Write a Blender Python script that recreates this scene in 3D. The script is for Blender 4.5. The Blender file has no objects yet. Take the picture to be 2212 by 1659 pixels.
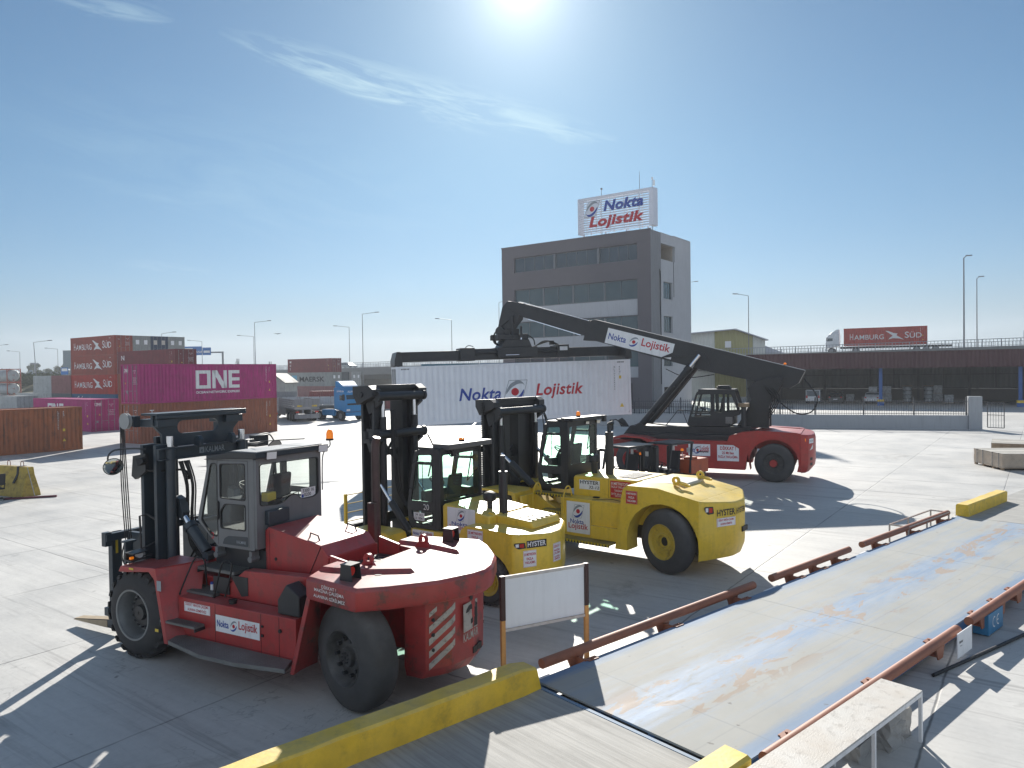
import bpy, bmesh, math, random
from mathutils import Vector, Matrix
from math import radians, sin, cos, pi, atan2, hypot, tan

SC = bpy.context.scene
COL = SC.collection
random.seed(7)

# ------------------------------------------------------------------ camera, sky, sun, exposure
W_IMG = 2212.0
F_PX = 1588.0
PITCH = .0175
ROLL = .014
CAM_H = 4.9
cd = bpy.data.cameras.new('camera')
cam = bpy.data.objects.new('camera', cd)
COL.objects.link(cam)
cd.sensor_width = 36.0
cd.lens = 36.0 * F_PX / W_IMG
cd.clip_start = .1
cd.clip_end = 5000
cam.matrix_world = Matrix.Translation((0, 0, CAM_H)) @ Matrix.Rotation(pi/2 - PITCH, 4, 'X') @ Matrix.Rotation(-ROLL, 4, 'Z')
SC.camera = cam
SC.view_settings.view_transform = 'Standard'
SC.view_settings.look = 'None'
SC.view_settings.exposure = 0.7
SC.view_settings.gamma = 1.0

SUN_EL = radians(27.6)
SUN_AZ = radians(1.0)          # clockwise from +Y

world = bpy.data.worlds.new("World")
SC.world = world
world.use_nodes = True
wn = world.node_tree
for n in list(wn.nodes):
    wn.nodes.remove(n)
def wN(t, **k):
    n = wn.nodes.new(t)
    for a, b in k.items():
        setattr(n, a, b)
    return n
def wL(a, b):
    wn.links.new(a, b)
def wM(op, a, b=None, c=None):
    n = wN('ShaderNodeMath', operation=op)
    for i, q in enumerate((a, b, c)):
        if q is None:
            continue
        if isinstance(q, (int, float)):
            n.inputs[i].default_value = q
        else:
            wL(q, n.inputs[i])
    return n.outputs[0]
wout = wN('ShaderNodeOutputWorld')
wbg = wN('ShaderNodeBackground')
sky = wN('ShaderNodeTexSky')
sky.sky_type = 'NISHITA'
sky.sun_disc = False
sky.sun_elevation = SUN_EL
sky.sun_rotation = SUN_AZ
sky.altitude = 50
sky.air_density = 1.0
sky.dust_density = .25
sky.ozone_density = 4.0
# thin cirrus: a torn streak of high cloud, laid out by compass bearing and elevation
geo = wN('ShaderNodeTexCoord')
sep = wN('ShaderNodeSeparateXYZ')
wL(geo.outputs['Generated'], sep.inputs[0])
az = wM('ARCTAN2', sep.outputs[0], sep.outputs[1])
el = wM('ARCSINE', sep.outputs[2])
def streak(a0, e0, a1, e1, width, seed, strength, sx=5.0, sy=38.0, thr=.42):
    dx, dy = a1 - a0, e1 - e0
    L = hypot(dx, dy); ux, uy = dx/L, dy/L
    pa = wM('SUBTRACT', az, a0); pe = wM('SUBTRACT', el, e0)
    s = wM('ADD', wM('MULTIPLY', pa, ux), wM('MULTIPLY', pe, uy))
    t = wM('SUBTRACT', wM('MULTIPLY', pe, ux), wM('MULTIPLY', pa, uy))
    cmb = wN('ShaderNodeCombineXYZ')
    wL(wM('MULTIPLY', s, sx), cmb.inputs[0]); wL(wM('MULTIPLY', t, sy), cmb.inputs[1]); cmb.inputs[2].default_value = seed
    nz = wN('ShaderNodeTexNoise'); nz.inputs['Scale'].default_value = 2.0; nz.inputs['Detail'].default_value = 7; nz.inputs['Roughness'].default_value = .62
    nz.inputs['Distortion'].default_value = .7
    wL(cmb.outputs[0], nz.inputs['Vector'])
    sn = wM('DIVIDE', s, L)
    along = wM('MULTIPLY', wM('MULTIPLY', sn, wM('SUBTRACT', 1.0, sn)), 4.0)
    along = wM('MAXIMUM', along, 0.0)
    along = wM('POWER', along, .6)
    wob = wM('MULTIPLY', wM('SUBTRACT', nz.outputs[0], .5), width*1.2)
    tt = wM('DIVIDE', wM('ADD', t, wob), wM('ADD', wM('MULTIPLY', along, width), .0005))
    across = wM('MAXIMUM', wM('SUBTRACT', 1.0, wM('MULTIPLY', tt, tt)), 0.0)
    dens = wM('MAXIMUM', wM('SUBTRACT', nz.outputs[0], thr), 0.0)
    return wM('MULTIPLY', wM('MULTIPLY', wM('MULTIPLY', dens, across), along), strength)
cl = streak(-.372, .410, .15, .300, .030, 3.0, 2.4)
cl = wM('ADD', cl, streak(-.55, .413, -.42, .415, .014, 9.0, 1.2))
cl = wM('ADD', cl, streak(-.49, .135, -.38, .128, .012, 5.0, .9))
cl = wM('ADD', cl, streak(-.62, .30, -.05, .20, .10, 12.0, .35, 3.0, 14.0))
cl = wM('MINIMUM', cl, .5)
mx = wN('ShaderNodeMix', data_type='RGBA')
wL(cl, mx.inputs[0]); wL(sky.outputs[0], mx.inputs[6]); mx.inputs[7].default_value = (13, 12.3, 12.2, 1)
# air near the horizon is a cool pale grey, and there is an aureole of forward scattered light round the sun
hz = wN('ShaderNodeMapRange'); hz.inputs[1].default_value = 0.; hz.inputs[2].default_value = .30; hz.inputs[3].default_value = 1.; hz.inputs[4].default_value = 0.; hz.interpolation_type = 'SMOOTHSTEP'
wL(el, hz.inputs[0])
tn = wN('ShaderNodeMix', data_type='RGBA', blend_type='MULTIPLY')
wL(hz.outputs[0], tn.inputs[0]); wL(mx.outputs[2], tn.inputs[6]); tn.inputs[7].default_value = (.83, .75, .87, 1)
tn2 = wN('ShaderNodeMix', data_type='RGBA', blend_type='MULTIPLY'); tn2.inputs[0].default_value = 1.
wL(tn.outputs[2], tn2.inputs[6]); tn2.inputs[7].default_value = (.50, .72, .76, 1)
dt = wN('ShaderNodeVectorMath', operation='DOT_PRODUCT'); wL(geo.outputs['Generated'], dt.inputs[0])
dt.inputs[1].default_value = (sin(SUN_AZ)*cos(SUN_EL), cos(SUN_AZ)*cos(SUN_EL), sin(SUN_EL))
ang = wM('ARCCOSINE', wM('MINIMUM', dt.outputs['Value'], 1.0))
gl_ = wM('ADD', wM('MULTIPLY', wM('EXPONENT', wM('MULTIPLY', ang, -24.0)), 11.0), wM('MULTIPLY', wM('EXPONENT', wM('MULTIPLY', ang, -5.0)), 1.4))
ga = wN('ShaderNodeMix', data_type='RGBA', blend_type='ADD'); ga.inputs[0].default_value = 1.
gc = wN('ShaderNodeVectorMath', operation='SCALE'); gc.inputs[0].default_value = (1.0, .97, .92); wL(gl_, gc.inputs['Scale'])
wL(tn2.outputs[2], ga.inputs[6]); wL(gc.outputs[0], ga.inputs[7])
lo = wN('ShaderNodeMapRange'); lo.inputs[1].default_value = -.02; lo.inputs[2].default_value = .13; lo.inputs[3].default_value = .75; lo.inputs[4].default_value = 0.; lo.interpolation_type = 'SMOOTHSTEP'
wL(el, lo.inputs[0])
lm = wN('ShaderNodeMix', data_type='RGBA'); wL(lo.outputs[0], lm.inputs[0]); wL(ga.outputs[2], lm.inputs[6]); lm.inputs[7].default_value = (1.5, 2.2, 3.2, 1)
# unseen sky away from the sun, brightened and whitened as added fill light
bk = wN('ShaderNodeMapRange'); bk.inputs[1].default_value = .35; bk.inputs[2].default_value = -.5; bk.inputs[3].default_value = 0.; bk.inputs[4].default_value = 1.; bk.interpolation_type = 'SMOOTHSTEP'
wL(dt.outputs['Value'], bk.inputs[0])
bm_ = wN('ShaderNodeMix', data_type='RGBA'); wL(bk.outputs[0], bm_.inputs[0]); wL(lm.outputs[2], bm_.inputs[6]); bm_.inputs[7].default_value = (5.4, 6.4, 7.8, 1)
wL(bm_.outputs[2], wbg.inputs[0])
wbg.inputs[1].default_value = .062
wL(wbg.outputs[0], wout.inputs[0])

sd = bpy.data.lights.new('sun', 'SUN')
sd.energy = 5.0
sd.angle = radians(.5)
sd.color = (1.0, .95, .87)
sun = bpy.data.objects.new('sun', sd)
COL.objects.link(sun)
S_DIR = Vector((sin(SUN_AZ)*cos(SUN_EL), cos(SUN_AZ)*cos(SUN_EL), sin(SUN_EL)))
sun.rotation_euler = (-S_DIR).to_track_quat('-Z', 'Y').to_euler()
sun.location = (0, 0, 60)

# ------------------------------------------------------------------ materials

MATS = {}
def _mat(name):
    m = bpy.data.materials.new(name); m.use_nodes = True
    nt = m.node_tree
    return m, nt, nt.nodes['Principled BSDF'], nt.nodes['Material Output']
def paint(name, col, rough=.5, metal=0., var=.12, vs=2.2, dust=0., dcol=(.32, .30, .27), dscale=1.4, grime=0., bump=0., bs=60., spec=.5, emit=None, coat=0., streaks=0.):
    """painted, metal or rubber surface: base colour broken up by noise, patches of dust, vertical dirt runs"""
    if name in MATS:
        return MATS[name]
    m, nt, b, out = _mat(name)
    N, Lk = nt.nodes.new, nt.links.new
    tc = N('ShaderNodeTexCoord')
    n1 = N('ShaderNodeTexNoise'); n1.inputs['Scale'].default_value = vs; n1.inputs['Detail'].default_value = 6; n1.inputs['Roughness'].default_value = .65
    Lk(tc.outputs['Object'], n1.inputs['Vector'])
    r1 = N('ShaderNodeMapRange'); r1.inputs[1].default_value = .3; r1.inputs[2].default_value = .7
    r1.inputs[3].default_value = 1 - var; r1.inputs[4].default_value = 1 + var*.6
    Lk(n1.outputs[0], r1.inputs[0])
    mul = N('ShaderNodeVectorMath'); mul.operation = 'SCALE'; mul.inputs[0].default_value = col[:3]
    Lk(r1.outputs[0], mul.inputs['Scale'])
    last = mul.outputs[0]
    def blend(fac, c):
        nonlocal last
        x = N('ShaderNodeMix'); x.data_type = 'RGBA'
        Lk(fac, x.inputs[0]); Lk(last, x.inputs[6]); x.inputs[7].default_value = (*c, 1); last = x.outputs[2]
    if streaks:
        mp = N('ShaderNodeMapping'); mp.inputs['Scale'].default_value = (7, 7, .5); Lk(tc.outputs['Object'], mp.inputs[0])
        n3 = N('ShaderNodeTexNoise'); n3.inputs['Scale'].default_value = 1.6; n3.inputs['Detail'].default_value = 5; Lk(mp.outputs[0], n3.inputs[0])
        r3 = N('ShaderNodeMapRange'); r3.inputs[1].default_value = .52; r3.inputs[2].default_value = .75; r3.inputs[4].default_value = streaks; Lk(n3.outputs[0], r3.inputs[0])
        blend(r3.outputs[0], (.05, .04, .035))
    if grime:
        n4 = N('ShaderNodeTexNoise'); n4.inputs['Scale'].default_value = dscale*3.1; n4.inputs['Detail'].default_value = 9; n4.inputs['Roughness'].default_value = .7; Lk(tc.outputs['Object'], n4.inputs[0])
        r4 = N('ShaderNodeMapRange'); r4.inputs[1].default_value = .52; r4.inputs[2].default_value = .64; r4.inputs[4].default_value = grime; Lk(n4.outputs[0], r4.inputs[0])
        blend(r4.outputs[0], (.045, .035, .03))
    if dust:
        n2 = N('ShaderNodeTexNoise'); n2.inputs['Scale'].default_value = dscale; n2.inputs['Detail'].default_value = 8; n2.inputs['Roughness'].default_value = .6; Lk(tc.outputs['Object'], n2.inputs[0])
        ge = N('ShaderNodeNewGeometry'); sx = N('ShaderNodeSeparateXYZ'); Lk(ge.outputs['Normal'], sx.inputs[0])
        up = N('ShaderNodeMapRange'); up.inputs[1].default_value = .2; up.inputs[2].default_value = 1.; up.inputs[3].default_value = .35; up.inputs[4].default_value = 1.7; Lk(sx.outputs[2], up.inputs[0])
        r2 = N('ShaderNodeMapRange'); r2.inputs[1].default_value = .25; r2.inputs[2].default_value = .8; r2.inputs[4].default_value = dust; Lk(n2.outputs[0], r2.inputs[0])
        pr = N('ShaderNodeMath'); pr.operation = 'MULTIPLY'; pr.use_clamp = True; Lk(r2.outputs[0], pr.inputs[0]); Lk(up.outputs[0], pr.inputs[1])
        blend(pr.outputs[0], dcol)
    Lk(last, b.inputs['Base Color'])
    rr = N('ShaderNodeMapRange'); rr.inputs[3].default_value = max(rough - .1, .03); rr.inputs[4].default_value = min(rough + .15, 1); Lk(n1.outputs[0], rr.inputs[0])
    Lk(rr.outputs[0], b.inputs['Roughness'])
    b.inputs['Metallic'].default_value = metal
    b.inputs['Specular IOR Level'].default_value = spec
    b.inputs['Coat Weight'].default_value = coat
    if bump:
        nb = N('ShaderNodeTexNoise'); nb.inputs['Scale'].default_value = bs; nb.inputs['Detail'].default_value = 4; Lk(tc.outputs['Object'], nb.inputs[0])
        bp = N('ShaderNodeBump'); bp.inputs['Strength'].default_value = bump; bp.inputs['Distance'].default_value = .01; Lk(nb.outputs[0], bp.inputs['Height']); Lk(bp.outputs[0], b.inputs['Normal'])
    if emit:
        b.inputs['Emission Color'].default_value = (*emit[:3], 1); b.inputs['Emission Strength'].default_value = emit[3]
    MATS[name] = m
    return m
def glass(name, tint=(.80, .90, .86), refl=.14, dirt=.12, dcol=(.55, .56, .54)):
    if name in MATS:
        return MATS[name]
    m, nt, b, out = _mat(name)
    N, Lk = nt.nodes.new, nt.links.new
    tr = N('ShaderNodeBsdfTransparent'); tr.inputs[0].default_value = (*tint, 1)
    gl = N('ShaderNodeBsdfGlossy'); gl.inputs['Roughness'].default_value = .03
    lw = N('ShaderNodeLayerWeight'); lw.inputs[0].default_value = .5; fr = N('ShaderNodeMath'); fr.operation = 'POWER'; fr.inputs[1].default_value = 4.; Lk(lw.outputs['Facing'], fr.inputs[0])
    ad = N('ShaderNodeMath'); ad.operation = 'MULTIPLY_ADD'; ad.inputs[1].default_value = .55; ad.inputs[2].default_value = refl*.35; ad.use_clamp = True; Lk(fr.outputs[0], ad.inputs[0])
    mi = N('ShaderNodeMixShader'); Lk(ad.outputs[0], mi.inputs[0]); Lk(tr.outputs[0], mi.inputs[1]); Lk(gl.outputs[0], mi.inputs[2])
    df = N('ShaderNodeBsdfDiffuse'); df.inputs[0].default_value = (*dcol, 1)
    tc = N('ShaderNodeTexCoord'); nz = N('ShaderNodeTexNoise'); nz.inputs['Scale'].default_value = 1.7; nz.inputs['Detail'].default_value = 6; Lk(tc.outputs['Object'], nz.inputs[0])
    mr = N('ShaderNodeMapRange'); mr.inputs[1].default_value = .35; mr.inputs[2].default_value = .8; mr.inputs[4].default_value = dirt*2; Lk(nz.outputs[0], mr.inputs[0])
    m2 = N('ShaderNodeMixShader'); Lk(mr.outputs[0], m2.inputs[0]); Lk(mi.outputs[0], m2.inputs[1]); Lk(df.outputs[0], m2.inputs[2])
    Lk(m2.outputs[0], out.inputs[0])
    MATS[name] = m
    return m

# ------------------------------------------------------------------ mesh helpers
_TX = {}
def text_geo(s, bold=.0, shear=0., spacing=1.):
    """outline text as 2-D mesh, x from 0..w and y from baseline; returns verts, faces, w, h, y0"""
    k = (s, bold, shear, spacing)
    if k in _TX:
        return _TX[k]
    c = bpy.data.curves.new('t', 'FONT'); c.body = s; c.size = 1; c.offset = bold; c.shear = shear; c.space_character = spacing
    c.resolution_u = 3
    o = bpy.data.objects.new('t', c); COL.objects.link(o)
    dg = bpy.context.evaluated_depsgraph_get(); dg.update()
    me = bpy.data.meshes.new_from_object(o.evaluated_get(dg))
    vs = [(v.co.x, v.co.y) for v in me.vertices]
    fs = [tuple(p.vertices) for p in me.polygons]
    bpy.data.meshes.remove(me); bpy.data.objects.remove(o); bpy.data.curves.remove(c)
    x0 = min(v[0] for v in vs); x1 = max(v[0] for v in vs); y0 = min(v[1] for v in vs); y1 = max(v[1] for v in vs)
    _TX[k] = ([(a - x0, b - y0) for a, b in vs], fs, x1 - x0, y1 - y0)
    return _TX[k]

class MB:
    def __init__(s):
        s.v = []; s.f = []; s.m = []; s.T = None
    def add(s, vs, fs, m=0):
        n = len(s.v)
        if s.T is not None:
            vs = [tuple(s.T @ Vector(p)) for p in vs]
        s.v += [tuple(p) for p in vs]
        s.f += [tuple(i + n for i in f) for f in fs]
        s.m += [m]*len(fs)
        return s
    def box(s, x0, x1, y0, y1, z0, z1, m=0):
        x0, x1 = sorted((x0, x1)); y0, y1 = sorted((y0, y1)); z0, z1 = sorted((z0, z1))
        return s.add([(x0,y0,z0),(x1,y0,z0),(x1,y1,z0),(x0,y1,z0),(x0,y0,z1),(x1,y0,z1),(x1,y1,z1),(x0,y1,z1)],
                     [(0,3,2,1),(4,5,6,7),(0,1,5,4),(1,2,6,5),(2,3,7,6),(3,0,4,7)], m)
    def prism(s, poly, ax, a, b, m=0, off=None):
        n = len(poly)
        def P(p, t):
            if ax == 0: return (t, p[0], p[1])
            if ax == 1: return (p[0], t, p[1])
            return (p[0], p[1], t)
        vs = [P(p, a) for p in poly] + [P(p, b) for p in (off or poly)]
        fs = [tuple(range(n)), tuple(range(2*n-1, n-1, -1))] + [(i, (i+1) % n, n + (i+1) % n, n + i) for i in range(n)]
        return s.add(vs, fs, m)
    def poly(s, pts, m=0):
        return s.add(pts, [tuple(range(len(pts)))], m)
    def loft(s, rings, m=0, caps=True, closed=True):
        n = len(rings[0]); vs = [p for r in rings for p in r]; fs = []
        for k in range(len(rings)-1):
            for i in range(n if closed else n-1):
                j = (i+1) % n
                fs.append((k*n+i, k*n+j, (k+1)*n+j, (k+1)*n+i))
        if caps:
            fs.append(tuple(range(n))); fs.append(tuple((len(rings)-1)*n + i for i in range(n-1, -1, -1)))
        return s.add(vs, fs, m)
    def cyl(s, p, q, r, r2=None, n=14, m=0, caps=True):
        p = Vector(p); q = Vector(q); d = (q - p).normalized(); r2 = r if r2 is None else r2
        a = d.orthogonal().normalized(); b = d.cross(a)
        return s.loft([[tuple(c + (a*cos(2*pi*i/n) + b*sin(2*pi*i/n))*rr) for i in range(n)] for c, rr in ((p, r), (q, r2))], m, caps)
    def tube(s, pts, r, n=8, m=0, smooth=0):
        P = [Vector(p) for p in pts]
        if smooth:
            Q = []
            for i in range(len(P)-1):
                a = P[max(i-1, 0)]; b = P[i]; c = P[i+1]; d = P[min(i+2, len(P)-1)]
                for k in range(smooth):
                    t = k/smooth
                    Q.append(.5*((2*b) + (c-a)*t + (2*a-5*b+4*c-d)*t*t + (3*b-a-3*c+d)*t**3))
            P = Q + [P[-1]]
        rings = []; up = None
        for i, p in enumerate(P):
            d = (P[min(i+1, len(P)-1)] - P[max(i-1, 0)]).normalized()
            if up is None: up = d.orthogonal().normalized()
            up = (up - d*up.dot(d))
            up = up.normalized() if up.length > 1e-6 else d.orthogonal().normalized()
            b = d.cross(up)
            rings.append([tuple(p + (up*cos(2*pi*k/n) + b*sin(2*pi*k/n))*r) for k in range(n)])
        return s.loft(rings, m)
    def bar(s, p, q, w, h=None, m=0, up=(0, 0, 1)):
        """rectangular bar from p to q, w across, h along up"""
        p = Vector(p); q = Vector(q); d = (q-p).normalized(); h = h or w
        u = Vector(up); u = u - d*u.dot(d)
        if u.length < 1e-4: u = d.orthogonal()
        u.normalize(); b = d.cross(u)
        return s.loft([[tuple(c + b*(w/2*i) + u*(h/2*j)) for i, j in ((-1,-1),(1,-1),(1,1),(-1,1))] for c in (p, q)], m)
    def bars(s, pts, w, h=None, m=0, up=(0, 0, 1), closed=False):
        for a, b in zip(pts, pts[1:] + ([pts[0]] if closed else [])):
            s.bar(a, b, w, h, m, up)
        return s
    def lathe(s, c, ax, prof, n=32, m=0, a0=0., caps=False):
        """profile [(t along ax, radius)]"""
        c = Vector(c); d = Vector(ax).normalized(); a = d.orthogonal().normalized(); b = d.cross(a)
        return s.loft([[tuple(c + d*t + (a*cos(a0+2*pi*i/n) + b*sin(a0+2*pi*i/n))*r) for i in range(n)] for t, r in prof], m, caps)
    def place2d(s, vs2, fs, o, u, v, m=0):
        o = Vector(o); u = Vector(u).normalized(); v = Vector(v); v = (v - u*u.dot(v)).normalized()
        return s.add([tuple(o + u*a + v*b) for a, b in vs2], fs, m)
    def text(s, t, o, u, v, h, m=0, w=None, bold=.008, shear=0., align='c', spacing=1., maxw=None, refh=None):
        """t centred on o; cap height h (measured on the glyphs' own box unless refh given)"""
        vs, fs, tw, th = text_geo(t, bold, shear, spacing)
        k = h/(refh or .70)
        kx = k if w is None else w/tw
        if maxw and tw*kx > maxw: kx = maxw/tw
        ox = -tw*kx/2 if align == 'c' else (0 if align == 'l' else -tw*kx)
        return s.place2d([(a*kx + ox, b*k - h/2) for a, b in vs], fs, o, u, v, m)
    def rect(s, o, u, v, w, h, m=0):
        return s.place2d([(-w/2,-h/2),(w/2,-h/2),(w/2,h/2),(-w/2,h/2)], [(0,1,2,3)], o, u, v, m)
    def build(s, name, mats, parent=None, bevel=0., smooth=True, ang=.6, kind=None, recalc=True):
        me = bpy.data.meshes.new(name)
        me.from_pydata(s.v, [], s.f)
        if not isinstance(mats, (list, tuple)): mats = [mats]
        for x in mats: me.materials.append(x)
        me.polygons.foreach_set('material_index', s.m)
        if recalc:
            bm = bmesh.new(); bm.from_mesh(me)
            bmesh.ops.recalc_face_normals(bm, faces=bm.faces); bm.to_mesh(me); bm.free()
        if smooth:
            me.polygons.foreach_set('use_smooth', [True]*len(me.polygons))
            me.set_sharp_from_angle(angle=ang)
        me.update()
        o = bpy.data.objects.new(name, me); COL.objects.link(o)
        if parent is not None: o.parent = parent
        if bevel:
            b = o.modifiers.new('bevel', 'BEVEL'); b.width = bevel; b.segments = 2; b.limit_method = 'ANGLE'; b.angle_limit = radians(35); b.harden_normals = False
        if kind: o['kind'] = kind
        return o

def thing(name, label, cat, loc=(0, 0, 0), rz=0., group=None):
    o = bpy.data.objects.new(name, None); COL.objects.link(o)
    o.empty_display_size = .3
    o.location = loc; o.rotation_euler = (0, 0, rz)
    tag(o, label, cat, group)
    return o
def tag(o, label, cat, group=None):
    o['label'] = label; o['category'] = cat
    if group: o['group'] = group
    return o
def copy_tree(o, parent=None):
    c = o.copy(); COL.objects.link(c)
    if parent is not None: c.parent = parent
    for ch in list(o.children): copy_tree(ch, c)
    return c
def place(o, loc, rz=0., label=None, group=None):
    o.location = loc; o.rotation_euler = (0, 0, rz)
    if label: o['label'] = label
    if group: o['group'] = group
    return o

# the haulier's emblem: grey sweep, blue sweep and a red ball in a slanted frame
def crescent(cx, cy, R, r, ox, oy, a0, a1, n=18):
    out = [(cx + R*cos(a0+(a1-a0)*i/n), cy + R*sin(a0+(a1-a0)*i/n)) for i in range(n+1)]
    inn = [(cx + ox + r*cos(a1+(a0-a1)*i/n), cy + oy + r*sin(a1+(a0-a1)*i/n)) for i in range(n+1)]
    return out + inn
def emblem(mb, o, u, v, h, mg, mb_, mr, mw=None, frame=True, sk=.28):
    def P(pts, m, lift=0.):
        q = [((a + b*sk)*h, b*h) for a, b in pts]
        n = Vector(u).normalized().cross(Vector(v).normalized())
        mb.place2d(q, [tuple(range(len(q)))], Vector(o) + n*lift, u, v, m)
    n = 16
    def sweep(pts_o, pts_i, m):
        for i in range(len(pts_o)-1):
            P([pts_o[i], pts_o[i+1], pts_i[i+1], pts_i[i]], m)
    for sgn, m in ((1, mg), (-1, mb_)):
        po = []; pi_ = []
        for i in range(n+1):
            a = radians(200 - 170*i/n)
            t = i/n
            wdt = .02 + .17*sin(pi*min(1, t*1.08))**.8
            po.append((sgn*.40*cos(a), sgn*(.06 + .43*sin(a))))
            pi_.append((sgn*(.40 - wdt)*cos(a), sgn*(.06 + (.43 - wdt)*sin(a))))
        sweep(po, pi_, m)
    if frame:
        for a, b in (((-.42, .5), (.42, .5)), ((.42, .5), (.42, -.5)), ((.42, -.5), (-.42, -.5)), ((-.42, -.5), (-.42, .5))):
            d = Vector((b[0]-a[0], b[1]-a[1])).normalized()*.0; w = .012
            if a[1] == b[1]: P([(a[0], a[1]-w), (b[0], b[1]-w), (b[0], b[1]+w), (a[0], a[1]+w)], mg)
            else: P([(a[0]-w, a[1]), (b[0]-w, b[1]), (b[0]+w, b[1]), (a[0]+w, a[1])], mg)
    q = [(.17*cos(2*pi*i/20)*h, .17*sin(2*pi*i/20)*h) for i in range(20)]
    nn = Vector(u).normalized().cross(Vector(v).normalized())
    mb.place2d(q, [tuple(range(20))], Vector(o) + nn*.001, u, v, mr)

# ------------------------------------------------------------------ common materials
M_RED = paint('fork_red_paint', (.40, .022, .022), .40, var=.22, dust=.42, dcol=(.36, .22, .21), grime=.35, streaks=.2, bump=.05, bs=9)
M_REDTOP = M_RED
M_YEL = paint('fork_yellow_paint', (.80, .54, .035), .36, var=.12, dust=.34, dcol=(.62, .55, .33), grime=.18, streaks=.12)  # pale dust tint on upward faces also paints in the sun glare
M_RSRED = paint('stacker_red_paint', (.42, .03, .025), .4, var=.2, dust=.35, dcol=(.3, .2, .18), grime=.25)
M_BLK = paint('machine_black_paint', (.022, .024, .028), .42, var=.3, dust=.3, dcol=(.10, .095, .09), grime=.2)
M_DKB = paint('mast_blue_black_paint', (.028, .042, .056), .36, var=.25, dust=.35, dcol=(.12, .12, .12), grime=.3)
M_GRY = paint('cab_grey_paint', (.16, .165, .17), .45, var=.12, dust=.2, dcol=(.28, .27, .25), streaks=.2)
M_RUB = paint('tyre_rubber', (.030, .030, .032), .75, var=.3, dust=.55, dcol=(.13, .12, .11), dscale=2.5, bump=.12, bs=35)
M_RUBD = paint('dusty_tyre_rubber', (.055, .054, .055), .85, var=.3, dust=.75, dcol=(.17, .165, .16), dscale=2, bump=.15, bs=35)
M_CHR = paint('chrome_rod', (.75, .77, .8), .12, 1., var=.05)
M_STL = paint('dull_steel', (.28, .29, .30), .4, .8, var=.2, dust=.3)
M_HOSE = paint('hose_rubber', (.015, .015, .016), .5, var=.2)
M_WHT = paint('white_sign_paint', (.80, .81, .82), .45, var=.06, streaks=.12)
M_WTX = paint('white_lettering', (.75, .75, .74), .5, var=.06)
M_BLU = paint('emblem_blue', (.02, .06, .33), .45, var=.08)
M_RDT = paint('emblem_red', (.50, .015, .03), .45, var=.08)
M_GTX = paint('emblem_grey', (.27, .30, .33), .45, var=.08)
M_KTX = paint('black_lettering', (.012, .012, .014), .5, var=.1)
M_ORG = paint('amber_plastic', (.85, .22, .01), .2, var=.05, emit=(1., .25, .01, .25))
M_LENS = paint('red_lens', (.5, .02, .01), .15, var=.05)
M_LAMP = paint('lamp_glass_white', (.75, .76, .76), .15, var=.05)
M_GLS = glass('clear_cab_glass', (.90, .94, .92), dirt=.06)
M_GLG = glass('green_cab_glass', (.66, .86, .78), dirt=.03, dcol=(.45, .58, .52))
M_GRT = paint('step_grating', (.20, .205, .20), .5, .5, var=.3, dust=.3, bump=.6, bs=90)
M_SEAT = paint('seat_fabric', (.035, .035, .038), .8, var=.2)
M_MIR = paint('mirror_glass', (.55, .6, .6), .06, 1., var=.1)
M_YTX = paint('yellow_sticker', (.70, .50, .05), .5, var=.1)
M_RBX = paint('red_sign', (.50, .03, .03), .4, var=.08)
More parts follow.
